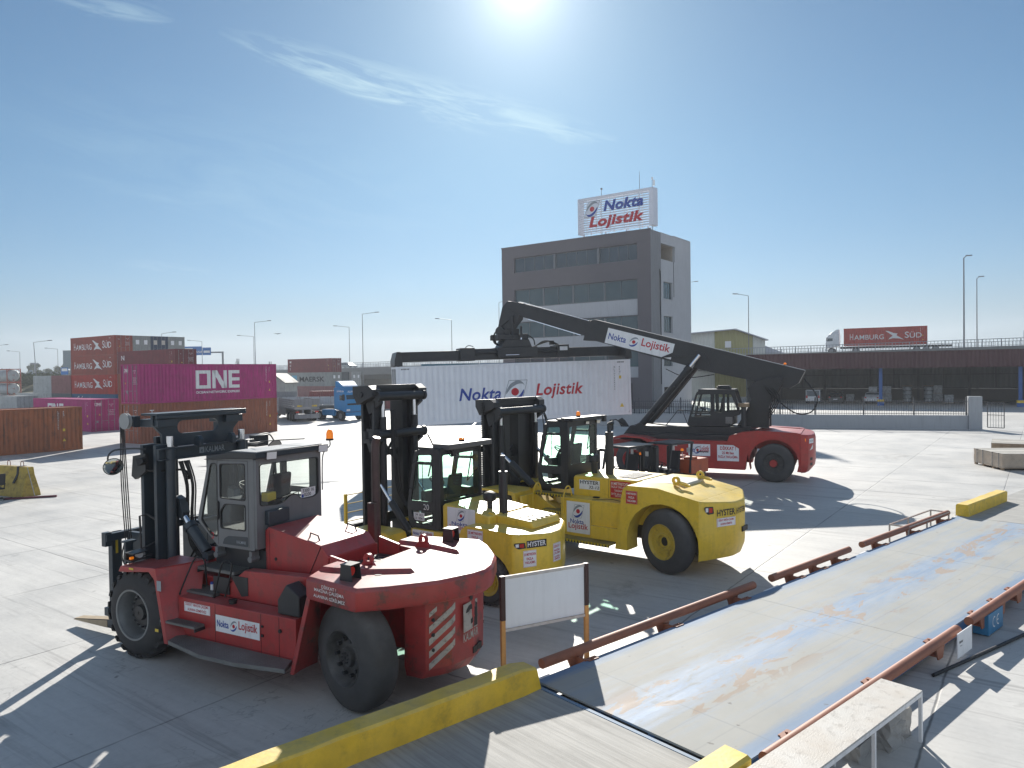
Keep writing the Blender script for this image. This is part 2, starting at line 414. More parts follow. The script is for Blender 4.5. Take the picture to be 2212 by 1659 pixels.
# ================================================================== ground
def ground_mat():
    m, nt, b, out = _mat('yard_concrete')
    N, Lk = nt.nodes.new, nt.links.new
    tc = N('ShaderNodeTexCoord')
    mp = N('ShaderNodeMapping'); mp.inputs['Rotation'].default_value = (0, 0, .627); Lk(tc.outputs['Object'], mp.inputs[0])
    sp = N('ShaderNodeSeparateXYZ'); Lk(mp.outputs[0], sp.inputs[0])
    def M(op, a, bb=None, c=None, cl=False):
        n = N('ShaderNodeMath'); n.operation = op; n.use_clamp = cl
        for i, q in enumerate((a, bb, c)):
            if q is None: continue
            if isinstance(q, (int, float)): n.inputs[i].default_value = q
            else: Lk(q, n.inputs[i])
        return n.outputs[0]
    def noise(scale, det=6, rough=.6, vec=None, dist=0., sc=None):
        n = N('ShaderNodeTexNoise'); n.inputs['Scale'].default_value = scale; n.inputs['Detail'].default_value = det; n.inputs['Roughness'].default_value = rough; n.inputs['Distortion'].default_value = dist
        src = vec or mp.outputs[0]
        if sc:
            mm = N('ShaderNodeMapping'); mm.inputs['Scale'].default_value = sc; Lk(src, mm.inputs[0]); src = mm.outputs[0]
        Lk(src, n.inputs[0]); return n.outputs[0]
    def ramp(x, a, c, lo=0., hi=1.):
        r = N('ShaderNodeMapRange'); r.inputs[1].default_value = a; r.inputs[2].default_value = c; r.inputs[3].default_value = lo; r.inputs[4].default_value = hi; Lk(x, r.inputs[0]); return r.outputs[0]
    big = noise(.07, 4, .5)
    med = noise(.5, 7, .65)
    fine = noise(9, 6, .7)
    brsh = noise(1.0, 6, .6, sc=(.25, 5.0, 1))       # broom / drag marks along the slabs
    brs2 = noise(1.0, 7, .7, sc=(.5, 9.0, 1), dist=.6)
    v = M('ADD', ramp(big, .3, .7, -.05, .05), ramp(med, .3, .7, -.05, .05))
    v = M('ADD', v, ramp(fine, .3, .7, -.03, .03))
    v = M('ADD', v, ramp(brsh, .3, .7, -.028, .028))
    v = M('ADD', v, ramp(brs2, .56, .72, 0, -.09))
    # joints between the slabs
    jn = noise(2.5, 3, .5)
    def joint(c, off, per, w):
        a = M('ADD', M('ADD', c, off), M('MULTIPLY', M('SUBTRACT', jn, .5), .05))
        a = M('ABSOLUTE', M('SUBTRACT', M('FRACT', M('DIVIDE', a, per)), .5))
        a = M('MULTIPLY', a, per)
        return ramp(a, w*.4, w*1.6, 1, 0)
    # rotated coordinates: x' across the slabs, y' along them
    j1 = joint(sp.outputs[0], 5.68 + 2.2, 4.4, .016)
    # every slab is cast in one long strip; cross joints are rarer
    j2 = joint(sp.outputs[1], -8.96 + 4.4, 8.8, .014)
    jj = M('MAXIMUM', j1, j2)
    jj = M('MULTIPLY', jj, ramp(noise(.35, 3, .5), .35, .55, .25, 1.))
    # slab to slab tone
    sl = N('ShaderNodeTexWhiteNoise'); sl.noise_dimensions = '2D'
    cb = N('ShaderNodeCombineXYZ')
    Lk(M('FLOOR', M('DIVIDE', M('ADD', sp.outputs[0], 5.68), 4.4)), cb.inputs[0]); Lk(M('FLOOR', M('DIVIDE', M('ADD', sp.outputs[1], -8.96), 8.8)), cb.inputs[1])
    Lk(cb.outputs[0], sl.inputs[0])
    v = M('ADD', v, ramp(sl.outputs[0], 0, 1, -.018, .018))
    base = M('ADD', v, .48)
    col = N('ShaderNodeCombineColor')
    Lk(M('MULTIPLY', base, 1.0), col.inputs[0]); Lk(M('MULTIPLY', base, .985), col.inputs[1]); Lk(M('MULTIPLY', base, .94), col.inputs[2])
    last = col.outputs[0]
    def blend(f, c):
        nonlocal last
        x = N('ShaderNodeMix'); x.data_type = 'RGBA'; Lk(f, x.inputs[0]); Lk(last, x.inputs[6]); x.inputs[7].default_value = (*c, 1); last = x.outputs[2]
    # oil and rubber: patches and thin scuffs
    oil = M('MULTIPLY', ramp(noise(.22, 8, .72, dist=.8), .60, .70), .55)
    blend(oil, (.13, .12, .11))
    sc1 = noise(1.0, 8, .72, sc=(.10, 2.4, 1), dist=1.2)
    blend(M('MULTIPLY', ramp(sc1, .56, .66), .5), (.17, .16, .155))
    mk = noise(1.0, 5, .6, sc=(.35, .12, 1), dist=3.)
    ln = M('MULTIPLY', ramp(M('ABSOLUTE', M('SUBTRACT', mk, .5)), 0., .006, 1, 0), ramp(noise(.12, 3), .5, .62))
    blend(M('MULTIPLY', ln, .5), (.15, .145, .14))
    spk = ramp(noise(3.2, 2, .5), .74, .77)
    blend(M('MULTIPLY', spk, .6), (.10, .09, .08))
    blend(M('MULTIPLY', jj, .8), (.06, .06, .06))
    Lk(last, b.inputs['Base Color'])
    Lk(ramp(med, .3, .7, .50, .70), b.inputs['Roughness'])
    b.inputs['Specular IOR Level'].default_value = .75
    bp = N('ShaderNodeBump'); bp.inputs['Strength'].default_value = .35; bp.inputs['Distance'].default_value = .01
    Lk(M('ADD', M('MULTIPLY', fine, .6), M('ADD', brsh, M('MULTIPLY', jj, -2.))), bp.inputs['Height']); Lk(bp.outputs[0], b.inputs['Normal'])
    return m
M_GROUND = ground_mat()
g = MB(); g.poly([(-900, -120, 0), (900, -120, 0), (900, 1600, 0), (-900, 1600, 0)])
g.build('ground', M_GROUND, kind='structure', smooth=False)

# oil stains that lie on the slabs
M_STAIN = paint('oil_stain', (.14, .125, .12), .35, var=.4, vs=3)
def blob(cx, cy, rx, ry, rz, seed, z=.004, n=40):
    r = random.Random(seed); ph = [r.uniform(0, 6.28) for _ in range(6)]
    pts = []
    for i in range(n):
        a = 2*pi*i/n
        k = 1 + .22*sin(2*a+ph[0]) + .16*sin(3*a+ph[1]) + .12*sin(5*a+ph[2]) + .08*sin(9*a+ph[3]) + .06*sin(14*a+ph[4])
        x, y = rx*k*cos(a), ry*k*sin(a)
        pts.append((cx + x*cos(rz) - y*sin(rz), cy + x*sin(rz) + y*cos(rz), z))
    return pts
for i, (cx, cy, rx, ry, rz) in enumerate(((-15.1, 40.2, 1.7, 1.1, .2), (-23.5, 24.0, 3.0, .35, .1), (-8.9, 33.0, 1.2, .25, .3))):
    st = MB(); st.poly(blob(cx, cy, rx, ry, rz, i)); st.build('oil_stain', M_STAIN, kind='structure', smooth=False)

# ================================================================== weighbridge
WB_O = Vector((.295, 10.74, 0)); WB_A = atan2(.6552, .7555)
WU = Vector((.7555, .6552, 0)); WV = Vector((.6552, -.7555, 0))
def wb(u, v, z=0.): return WB_O + WU*u + WV*v + Vector((0, 0, z))
ZD = .35
def deck_mat():
    m, nt, b, out = _mat('worn_deck_paint')
    N, Lk = nt.nodes.new, nt.links.new
    tc = N('ShaderNodeTexCoord'); sp = N('ShaderNodeSeparateXYZ'); Lk(tc.outputs['Object'], sp.inputs[0])
    def M(op, a, bb=None, c=None, cl=False):
        n = N('ShaderNodeMath'); n.operation = op; n.use_clamp = cl
        for i, q in enumerate((a, bb, c)):
            if q is None: continue
            if isinstance(q, (int, float)): n.inputs[i].default_value = q
            else: Lk(q, n.inputs[i])
        return n.outputs[0]
    def noise(scale, det=6, rough=.6, dist=0., sc=None):
        n = N('ShaderNodeTexNoise'); n.inputs['Scale'].default_value = scale; n.inputs['Detail'].default_value = det; n.inputs['Roughness'].default_value = rough; n.inputs['Distortion'].default_value = dist
        src = tc.outputs['Object']
        if sc:
            mm = N('ShaderNodeMapping'); mm.inputs['Scale'].default_value = sc; Lk(src, mm.inputs[0]); src = mm.outputs[0]
        Lk(src, n.inputs[0]); return n.outputs[0]
    def ramp(x, a, c, lo=0., hi=1.):
        r = N('ShaderNodeMapRange'); r.inputs[1].default_value = a; r.inputs[2].default_value = c; r.inputs[3].default_value = lo; r.inputs[4].default_value = hi; Lk(x, r.inputs[0]); return r.outputs[0]
    vv = M('MULTIPLY', sp.outputs[1], -1.0)
    wob = M('MULTIPLY', M('SUBTRACT', noise(.6, 5, .6), .5), .5)
    def band(c, w):
        d = M('DIVIDE', M('ABSOLUTE', M('SUBTRACT', M('ADD', vv, wob), c)), w)
        return M('SUBTRACT', 1.0, d, cl=True)
    tracks = M('MAXIMUM', ramp(band(.72, .75), .0, .45), ramp(band(2.62, .78), .0, .45))
    strk = noise(1., 8, .7, .4, (.5, 7., 1.))
    strk2 = noise(1., 9, .75, 1.0, (1.2, 3.5, 1.))
    dust = M('ADD', M('ADD', M('MULTIPLY', tracks, .70), .25), ramp(strk, .35, .7, -.30, .38), cl=True)
    dust = M('MAXIMUM', dust, ramp(strk2, .5, .66, 0, .85))
    last = None
    blue = N('ShaderNodeMix'); blue.data_type = 'RGBA'; Lk(ramp(noise(1., 5, .6, 0, (1, 4, 1)), .35, .65), blue.inputs[0]); blue.inputs[6].default_value = (.17, .27, .42, 1); blue.inputs[7].default_value = (.27, .35, .46, 1)
    x = N('ShaderNodeMix'); x.data_type = 'RGBA'; Lk(dust, x.inputs[0]); Lk(blue.outputs[2], x.inputs[6])
    dcol = N('ShaderNodeMix'); dcol.data_type = 'RGBA'; Lk(ramp(noise(.5, 7, .65), .3, .7), dcol.inputs[0]); dcol.inputs[6].default_value = (.33, .335, .315, 1); dcol.inputs[7].default_value = (.40, .40, .375, 1)
    Lk(dcol.outputs[2], x.inputs[7]); last = x.outputs[2]
    def blend(f, c):
        nonlocal last
        q = N('ShaderNodeMix'); q.data_type = 'RGBA'; Lk(f, q.inputs[0]); Lk(last, q.inputs[6]); q.inputs[7].default_value = (*c, 1); last = q.outputs[2]
    edge = M('MAXIMUM', ramp(M('ADD', vv, M('MULTIPLY', strk, .3)), .42, .26, 0, 1), ramp(M('SUBTRACT', vv, M('MULTIPLY', strk, .5)), 2.75, 2.95, 0, 1))
    blend(M('MULTIPLY', edge, .8), (.16, .25, .38))
    mid = M('SUBTRACT', 1.0, M('ABSOLUTE', M('DIVIDE', M('SUBTRACT', vv, 1.75), .78)), cl=True)
    mid = ramp(mid, .0, .5)
    mud = M('MULTIPLY', ramp(noise(1., 9, .66, .5, (.9, 2.6, 1.)), .545, .575), mid)
    blend(M('MULTIPLY', mud, .85), (.34, .265, .205))
    mud2 = ramp(noise(2., 6, .7, .3, (.3, 1.5, 1)), .6, .8)
    blend(M('MULTIPLY', mud2, .35), (.38, .31, .25))
    # welded plate edges and roller lines
    def line(co, c, w):
        return ramp(M('ABSOLUTE', M('SUBTRACT', co, c)), w*.5, w*1.5, 1, 0)
    ls = None
    for c in (5.8, 11.6, 5.0, 10.8, 16.4, .9):
        a = line(sp.outputs[0], c, .012); ls = a if ls is None else M('MAXIMUM', ls, a)
    for c in (.55, 1.65, 2.25, 2.75):
        ls = M('MAXIMUM', ls, M('MULTIPLY', line(vv, c, .010), .6))
    blend(M('MULTIPLY', ls, .3), (.16, .18, .21))
    spk = ramp(noise(7, 2, .5), .75, .78)
    blend(M('MULTIPLY', spk, .5), (.1, .09, .08))
    Lk(last, b.inputs['Base Color'])
    Lk(ramp(dust, 0, 1, .62, .8), b.inputs['Roughness'])
    b.inputs['Specular IOR Level'].default_value = .35
    bp = N('ShaderNodeBump'); bp.inputs['Strength'].default_value = .3; bp.inputs['Distance'].default_value = .008; Lk(strk2, bp.inputs['Height']); Lk(bp.outputs[0], b.inputs['Normal'])
    return m
M_DECK = deck_mat()
M_BEAM = paint('blue_beam_paint', (.03, .12, .30), .5, var=.25, dust=.35, streaks=.3)
M_RAIL = paint('rust_red_rail', (.30, .105, .055), .55, var=.25, dust=.25, dcol=(.36, .22, .16), streaks=.2)
M_CONC = paint('kerb_concrete', (.36, .35, .33), .85, var=.2, vs=4, dust=.2, grime=.35, bump=.5, bs=25)
M_CURB = paint('kerb_yellow_paint', (.78, .52, .03), .6, var=.2, vs=3, dust=.35, dcol=(.70, .62, .40), dscale=1.1, grime=.25, bump=.35, bs=18)
wbr = thing('weighbridge', 'long blue painted steel weighbridge deck worn grey with rust red rails', 'weighbridge', WB_O, WB_A)
LW = 17.3; WW = 3.3
d = MB()
for a, b in ((0, 5.797), (5.803, 11.597), (11.603, LW)):
    d.box(a, b, -WW, 0, ZD-.03, ZD)
d.build('deck_plate', M_DECK, wbr)
for y in (-.07, -WW+.07, -1.2, -2.1):
    bm_ = MB(); bm_.box(.02, LW-.02, y-.05, y+.05, .10, ZD-.032)
    if y in (-.07, -WW+.07):
        s_ = 1 if y > -1 else -1
        bm_.box(.02, LW-.02, y-.06*s_, y+.07*s_, ZD-.075, ZD-.034)
    bm_.build('side_beam' if y in (-.07, -WW+.07) else 'beam', M_BEAM, wbr)
for u in (.4, 5.8, 11.6, LW-.4):
    for y in (-.35, -WW+.35):
        q = MB(); q.box(u-.16, u+.16, y-.16, y+.16, 0, .10); q.build('footing', M_CONC, wbr)
def rail(u0, u1, y, nb):
    o = MB(); s_ = 1 if y > -1 else -1
    o.cyl((u0, y, .45), (u1, y, .45), .078, n=18)
    r = o.build('guard_rail', M_RAIL, wbr)
    for k in range(nb):
        u = u0 + .75 + (u1-u0-1.5)*k/(nb-1)
        b = MB()
        yi = -.02 if s_ > 0 else -WW+.02
        b.prism([(u-.20, .375), (u+.17, .375), (u+.09, .16), (u-.10, .16)], 1, y-.012, y+.012)
        b.box(u-.11, u+.09, min(yi, y), max(yi, y), .20, .215)
        b.box(u-.02, u+.02, min(yi, y), max(yi, y), .215, .37)
        b.box(u+.02, u+.24, yi-.05, yi+.05, ZD+.004, ZD+.016)
        b.cyl((u+.14, yi, ZD+.016), (u+.14, yi, ZD+.035), .018, n=6)
        b.build('rail_bracket', M_RAIL, r)
rail(.30, 6.25, .2, 3); rail(6.95, 10.55, .2, 3); rail(11.25, 17.1, .2, 3)
rail(.30, 6.4, -WW-.2, 3); rail(6.98, 10.6, -WW-.2, 3); rail(11.25, 17.1, -WW-.2, 3)
for u0, u1 in ((-.12, .28), (6.35, 6.9), (10.7, 11.2), (16.9, 17.3)):   # white edge strips where the rails stop
    q = MB(); q.box(u0, u1, -.012, .03, ZD-.02, ZD+.004); q.build('edge_strip', M_WHT, wbr)
q = MB(); q.box(7.75, 8.55, -WW-.28, -WW-.02, .02, .40); jb = q.build('junction_box', paint('box_blue', (.03, .20, .38), .45, var=.15, dust=.2), wbr, bevel=.008)
q = MB(); y_ = -WW-.284
for cx in (8.27, 8.05):
    n = 10; R, r_ = .10, .078
    pts = [(cx + R*cos(a), .22 + R*sin(a)) for a in [radians(70 + 220*i/n) for i in range(n+1)]] + [(cx + r_*cos(a), .22 + r_*sin(a)) for a in [radians(290 - 220*i/n) for i in range(n+1)]]
    q.poly([(2*8.16 - x if False else x, y_, z) for x, z in pts])
q.box(8.20, 8.27, y_-.001, y_, .21, .232)
q.T = None
q.build('lettering', M_WTX, jb, recalc=False)
q = MB(); q.box(5.95, 6.62, -WW-.36, -WW-.345, .12, .52)
q.text('kantar', (6.10, -WW-.363, .37), (1, 0, 0), (0, 0, 1), .045, 1, bold=.02)
q.text('SERVIS', (6.10, -WW-.363, .30), (1, 0, 0), (0, 0, 1), .02, 1)
q.build('name_plate', [M_WHT, M_KTX], wbr, recalc=True)
# steel nosing at the joint with the ramp
q = MB(); q.box(-.155, -.10, -WW, 0, .30, ZD+.002)
q.build('joint_nosing', paint('faded_blue_nosing', (.16, .27, .42), .7, var=.25, dust=.35, dcol=(.34, .34, .32)), wbr)

def ramp_mat():
    m = paint('ramp_concrete', (.37, .365, .345), .75, var=.12, vs=1.2, dust=.3, dcol=(.44, .43, .40), dscale=.7, grime=.12); nt = m.node_tree; N, Lk = nt.nodes.new, nt.links.new
    tc = N('ShaderNodeTexCoord'); mp = N('ShaderNodeMapping'); mp.inputs['Rotation'].default_value = (0, 0, -WB_A); Lk(tc.outputs['Object'], mp.inputs[0]); ms = N('ShaderNodeMapping'); ms.inputs['Scale'].default_value = (16, .5, 1); Lk(mp.outputs[0], ms.inputs[0])
    nz = N('ShaderNodeTexNoise'); nz.inputs['Scale'].default_value = 1.; nz.inputs['Detail'].default_value = 7; nz.inputs['Roughness'].default_value = .7; Lk(ms.outputs[0], nz.inputs[0])
    b = nt.nodes['Principled BSDF']; src = b.inputs['Base Color'].links[0].from_socket; r = N('ShaderNodeMapRange'); r.inputs[1].default_value = .35; r.inputs[2].default_value = .65; r.inputs[3].default_value = .72; r.inputs[4].default_value = 1.1; Lk(nz.outputs[0], r.inputs[0])
    sc = N('ShaderNodeVectorMath'); sc.operation = 'SCALE'; Lk(src, sc.inputs[0]); Lk(r.outputs[0], sc.inputs['Scale']); Lk(sc.outputs[0], b.inputs['Base Color'])
    bp = N('ShaderNodeBump'); bp.inputs['Strength'].default_value = .5; bp.inputs['Distance'].default_value = .01; Lk(nz.outputs[0], bp.inputs['Height']); Lk(bp.outputs[0], b.inputs['Normal'])
    return m
M_RAMP = ramp_mat()
q = MB(); q.T = Matrix.Translation(WB_O) @ Matrix.Rotation(WB_A, 4, 'Z')
q.box(-9.5, -.162, -WW-.33, .06, 0.004, ZD)
q.build('ramp', M_RAMP, kind='structure', bevel=.01)
q = MB(); q.T = Matrix.Translation(WB_O) @ Matrix.Rotation(WB_A, 4, 'Z')
q.box(LW+.03, LW+10, -WW-.33, .06, 0.004, ZD)
q.build('ramp', M_RAMP, kind='structure', bevel=.01)
def curb(u0, u1, v0, v1, label, chip=None, z1=.72):
    o = thing('kerb_block', label, 'kerb', wb((u0+u1)/2, (v0+v1)/2, 0), WB_A, 'yellow painted concrete kerbs beside the weighbridge')
    L = (u1-u0)/2; w = (v1-v0)/2; b = MB(); r = random.Random(int(u0*10)+3)
    n = max(8, int(L*5)); rings = []
    for i in range(n+1):
        x = -L + 2*L*i/n
        def j(k=.008): return r.uniform(-k, k)
        rings.append([(x, -w+j(), ZD-.02), (x, -w+j(), z1-.03+j()), (x, -w+.03+j(), z1+j()), (x, w-.03+j(), z1+j()), (x, w+j(), z1-.03+j()), (x, w+j(), ZD-.02)])
    if chip == 'hi' :
        q_ = rings[-1]; rings[-1] = [(x-.10*(z > .6) - .04*r.random(), y*.9, z-.05*(z > .6)) for x, y, z in q_]
    b.loft(rings); b.build('kerb_body', M_CURB, o, ang=.5)
    return o
curb(-8.5, -.10, -.06, .28, 'long yellow kerb along the ramp edge in front of the red forklift', 'hi')
curb(-5.0, -.22, WW-.0, WW+.34, 'short piece of yellow kerb by the white step platform at the bottom edge')
curb(LW+.05, LW+3.75, -.06, .28, 'yellow kerb at the far end of the weighbridge', z1=.70)

# rusty white notice board on two posts
bd = thing('notice_board', 'blank white board in a rusty frame on two orange and brown posts', 'sign board', (-.2, 11.64, 0), atan2(.73, 1.40))
LB = 1.58
M_RUSTW = paint('rusty_white_frame', (.62, .60, .57), .6, var=.15, vs=6, grime=.0, dust=.9, dcol=(.20, .09, .045), dscale=4.5)
M_BRN = paint('brown_post_paint', (.055, .022, .018), .5, var=.3, vs=5)
M_OPS = paint('orange_post_paint', (.62, .30, .08), .55, var=.2, vs=6, dust=.5, dcol=(.45, .33, .2), streaks=.5)
for x in (0, LB):
    q = MB(); q.box(x-.035, x+.035, -.03, .03, 0, .93, 1); q.box(x-.038, x+.038, -.033, .033, .932, 1.64, 0)
    q.box(x-.09, x+.09, -.08, .08, 0.004, .012, 0)
    q.build('post', [M_BRN, M_OPS], bd)
q = MB(); q.box(.037, LB-.037, -.02, .02, 1.585, 1.635); q.build('top_rail', M_RUSTW, bd); q = MB(); q.box(.037, LB-.037, -.025, .02, .745, .79); q.build('bottom_rail', M_RUSTW, bd)
q = MB(); q.box(.04, LB-.04, -.006, .008, .79, 1.585); q.build('panel', paint('white_board', (.78, .80, .82), .4, var=.04, streaks=.07), bd)
tag(bd, bd['label'], 'sign board')

# white step platform beside the weighbridge
P0 = Vector((2.2, 7.35, 0)); PD = Vector((.7555, .6552, 0))
pl = thing('step_platform', 'white steel chequer plate step platform on thin legs beside the weighbridge', 'platform', (5.12, 9.68, 0), WB_A)
M_PLW = paint('white_chequer_paint', (.56, .55, .52), .6, var=.14, vs=3, dust=.5, dcol=(.46, .40, .33), grime=.4, bump=.5, bs=55, dscale=2.4)
q = MB(); q.box(-4.6, 0, -.25, .27, .655, .672)
q.build('chequer_plate', M_PLW, pl, smooth=False, bevel=.003)
M_PLS = paint('white_angle_steel', (.76, .77, .78), .5, var=.1, vs=4, dust=.3, dcol=(.42, .30, .2), streaks=.25)
q = MB(); q.box(-4.6, 0, -.25, -.215, .60, .652); q.box(-4.6, 0, .235, .27, .60, .652); q.box(-.035, 0, -.213, .233, .60, .652); q.box(-4.6, -4.565, -.213, .233, .60, .652); q.box(-1.5, -1.47, -.213, .233, .61, .652)
q.build('frame', M_PLS, pl)
for x in (-.02, -1.42, -4.58):
    for y in (-.232, .252):
        q = MB(); q.box(x-.02, x+.02, y-.02, y+.02, .0, .598); q.build('leg', M_PLS, pl)
# broken kerb stones under it
bk = MB(); rr = random.Random(4)
def rock(x0, x1, y0, y1, z0, z1, seed, amp=.03):
    r = random.Random(seed); b = bmesh.new(); bmesh.ops.create_cube(b, size=1)
    bmesh.ops.subdivide_edges(b, edges=b.edges, cuts=4, use_grid_fill=True)
    vs = []
    for v in b.verts:
        p = v.co
        vs.append((x0 + (p.x+.5)*(x1-x0) + r.uniform(-amp, amp), y0 + (p.y+.5)*(y1-y0) + r.uniform(-amp, amp), max(z0, z0 + (p.z+.5)*(z1-z0) + r.uniform(-amp, amp)*(p.z > -.49))))
    for i, v in enumerate(b.verts): v.index = i
    fs = [tuple(v.index for v in f.verts) for f in b.faces]; b.free()
    m = MB(); m.add(vs, fs); return m
r0 = rock(-.34, .34, -.16, .18, 0, .42, 3).build('concrete_block', M_CONC, smooth=False)
r0.location = (4.86, 9.55, 0); r0.rotation_euler = (0, 0, WB_A)
tag(r0, 'broken grey concrete block lying under the far end of the white step platform', 'concrete block')
r1 = rock(-.3, .3, -.1, .1, 0, .2, 5, .012).build('kerb_stone', M_CONC, smooth=False); r1.location = (4.35, 9.25, 0); r1.rotation_euler = (0, 0, WB_A+.1)
tag(r1, 'low grey kerb stone in the shade under the middle of the white step platform', 'concrete block')
q = MB(); q.tube([tuple(wb(5.2, 3.55, .03)), tuple(wb(6.6, 3.75, .03)), tuple(wb(8.4, 4.0, .03)), tuple(wb(11, 4.35, .03)), tuple(wb(14, 4.9, .03))], .028, 8, smooth=6)
tag(q.build('black_hose', M_HOSE), 'black hose lying on the ground beside the weighbridge under the blue box', 'hose')

# trestle frame standing behind the far rails
tf = thing('trestle_frame', 'bare steel trestle frame with rusty joints behind the far weighbridge rail', 'frame', (10.79, 20.03, 0), WB_A)
M_TF = paint('trestle_steel', (.45, .44, .42), .5, .3, var=.2, dust=.8, dcol=(.22, .12, .08), dscale=5)
q = MB()
q.bars([(0, 0, .48), (3.0, 0, .48), (3.0, .5, .48), (0, .5, .48)], .035, closed=True); q.build('top_frame', M_TF, tf)
for x in (0, 1.3, 3.0):
    for y in (0, .5):
        q = MB(); q.box(x-.018, x+.018, y-.018, y+.018, 0, .461); q.build('leg', M_TF, tf)

# ================================================================== wrapped board pallets
M_PLY = paint('plywood_edges', (.34, .25, .165), .7, var=.3, vs=3, bump=.4, bs=40)
M_PLYT = paint('pale_cover_board', (.52, .49, .43), .6, var=.1)
M_WRAP = paint('stretch_film', (.62, .60, .55), .18, var=.35, vs=5, spec=1., bump=.9, bs=14)
def pallet(name, label, x, y, rz, L, Wd, H, wrap):
    o = thing(name, label, 'pallet', (x, y, 0), rz, 'pallets of strapped boards on the yard')
    q = MB()
    for yy in (-Wd/2+.06, 0, Wd/2-.06):
        for xx in (-L/2+.1, -L/6, L/6, L/2-.1): q.box(xx-.07, xx+.07, yy-.05, yy+.05, 0, .09)
    q.box(-L/2, L/2, -Wd/2, Wd/2, .092, .11); q.build('pallet_base', M_PLY, o)
    q = MB(); n = 20; r = random.Random(int(x*7))
    for i in range(n):
        z0 = .112 + (H-.13)*i/n; e = r.uniform(-.008, .008)
        q.box(-L/2+e, L/2+e, -Wd/2+e, Wd/2+e, z0, z0 + (H-.13)/n - .003)
    q.build('board_stack', M_PLY, o)
    q = MB(); q.box(-L/2-.01, L/2+.01, -Wd/2-.01, Wd/2+.01, H-.012, H); q.build('top_sheet', M_PLYT, o)
    for xx in (-L/2+.3, -L/6, L/6, L/2-.3):
        q = MB(); q.box(xx-.025, xx+.025, -Wd/2-.02, Wd/2+.02, .09, H+.006); q.build('strap', M_KTX, o)
    if wrap:
        q = MB(); nx = 16; nz = 6
        rings = []
        for j in range(nz+1):
            z = .12 + (H-.14)*j/nz; ring = []
            for (ax_, ay, bx, by) in ((-1,-1,1,-1), (1,-1,1,1), (1,1,-1,1), (-1,1,-1,-1)):
                for i in range(nx):
                    t = i/nx; e = 1.022 + r.uniform(0, .012)
                    ring.append(((ax_+(bx-ax_)*t)*L/2*e, (ay+(by-ay)*t)*Wd/2*(e+.012), z + r.uniform(-.01, .01)))
            rings.append(ring)
        q.loft(rings, caps=False); q.build('stretch_wrap', M_FILM, o)
    return o
def film():
    m, nt, b, out = _mat('clear_film'); N, Lk = nt.nodes.new, nt.links.new
    tr = N('ShaderNodeBsdfTransparent'); gl = N('ShaderNodeBsdfGlossy'); gl.inputs['Roughness'].default_value = .12; gl.inputs[0].default_value = (.95, .95, .95, 1)
    mi = N('ShaderNodeMixShader'); mi.inputs[0].default_value = .13; Lk(tr.outputs[0], mi.inputs[1]); Lk(gl.outputs[0], mi.inputs[2]); Lk(mi.outputs[0], out.inputs[0]); return m
M_FILM = film()
# near pallet: left corner 22.7,36; near corner 22.57,33.7
pallet('board_pallet', 'film wrapped stack of brown boards on a pallet, nearer of the two', 23.9, 34.9, atan2(2.4, .25), 2.5, 2.5, .78, True)
pallet('board_pallet', 'unwrapped stack of brown boards on a pallet behind the film wrapped one', 26.9, 38.9, atan2(2.4, .25)-.5, 2.5, 2.5, .78, False)

# ================================================================== left: traffic barrier, chair, bar, wedge
M_BARR = paint('barrier_yellow', (.42, .30, .05), .7, var=.3, vs=2.5, dust=.6, dcol=(.30, .25, .17), grime=.5, bump=.4, bs=12)
br = thing('concrete_barrier', 'worn yellow concrete barrier block with two wire lifting loops', 'barrier', (-20.85, 30.75, 0), atan2(-.9, 1.9))
q = MB(); q.prism([(-.40, 0), (.40, 0), (.36, .22), (.16, .9), (.12, 1.22), (-.12, 1.22), (-.16, .9), (-.36, .22)], 0, -1.02, 1.02)
q.build('barrier_body', M_BARR, br, bevel=.02)
for x in (-.45, .45):
    q = MB(); q.tube([(x-.10, 0, 1.2), (x-.10, 0, 1.36), (x-.06, 0, 1.42), (x+.06, 0, 1.42), (x+.10, 0, 1.36), (x+.10, 0, 1.2)], .014, 6); q.build('lifting_loop', M_RAIL, br)
q = MB(); q.box(.30, .50, -.17, .17, 1.224, 1.232); q.prism([(-.125, 1.22), (-.155, .9), (-.33, .55), (-.35, .56), (-.165, .91), (-.14, 1.232)], 0, .32, .46)
q.build('rag', M_HOSE, br)
st = MB(); st.tube([(-19.9, 30.05, 1.24), (-19.55, 29.95, .03)], .014, 6); tag(st.build('leaning_rod', M_STL), 'thin metal rod leaning against the right end of the yellow barrier', 'rod')
st = MB(); st.bar((-20.35, 29.55, .045), (-18.75, 30.1, .045), .09, .07, 0); st.cyl((-20.5, 29.5, .05), (-20.25, 29.62, .05), .05, n=8)
tag(st.build('steel_bar', paint('maroon_bar', (.12, .03, .04), .5, var=.2)), 'dark red steel bar lying on the ground before the yellow barrier', 'steel bar')
ch = thing('office_chair', 'black office chair with armrests standing before the yellow barrier', 'chair', (-20.75, 29.4, 0), 2.6)
q = MB(); q.box(-.24, .24, -.24, .24, .44, .50); q.build('seat', M_SEAT, ch, bevel=.03)
q = MB(); q.prism([(-.26, .62), (-.22, .62), (-.27, 1.08), (-.32, 1.08)], 1, -.23, .23); q.bar((-.22, 0, .47), (-.25, 0, .7), .05, .02); q.build('backrest', M_SEAT, ch, bevel=.015)
for s_ in (-1, 1):
    q = MB(); q.tube([(-.1, s_*.25, .45), (-.12, s_*.29, .66), (.15, s_*.29, .68), (.17, s_*.25, .48)], .018, 6); q.build('armrest', M_HOSE, ch)
q = MB(); q.cyl((0, 0, .1), (0, 0, .44), .03); q.build('post', M_HOSE, ch)
q = MB()
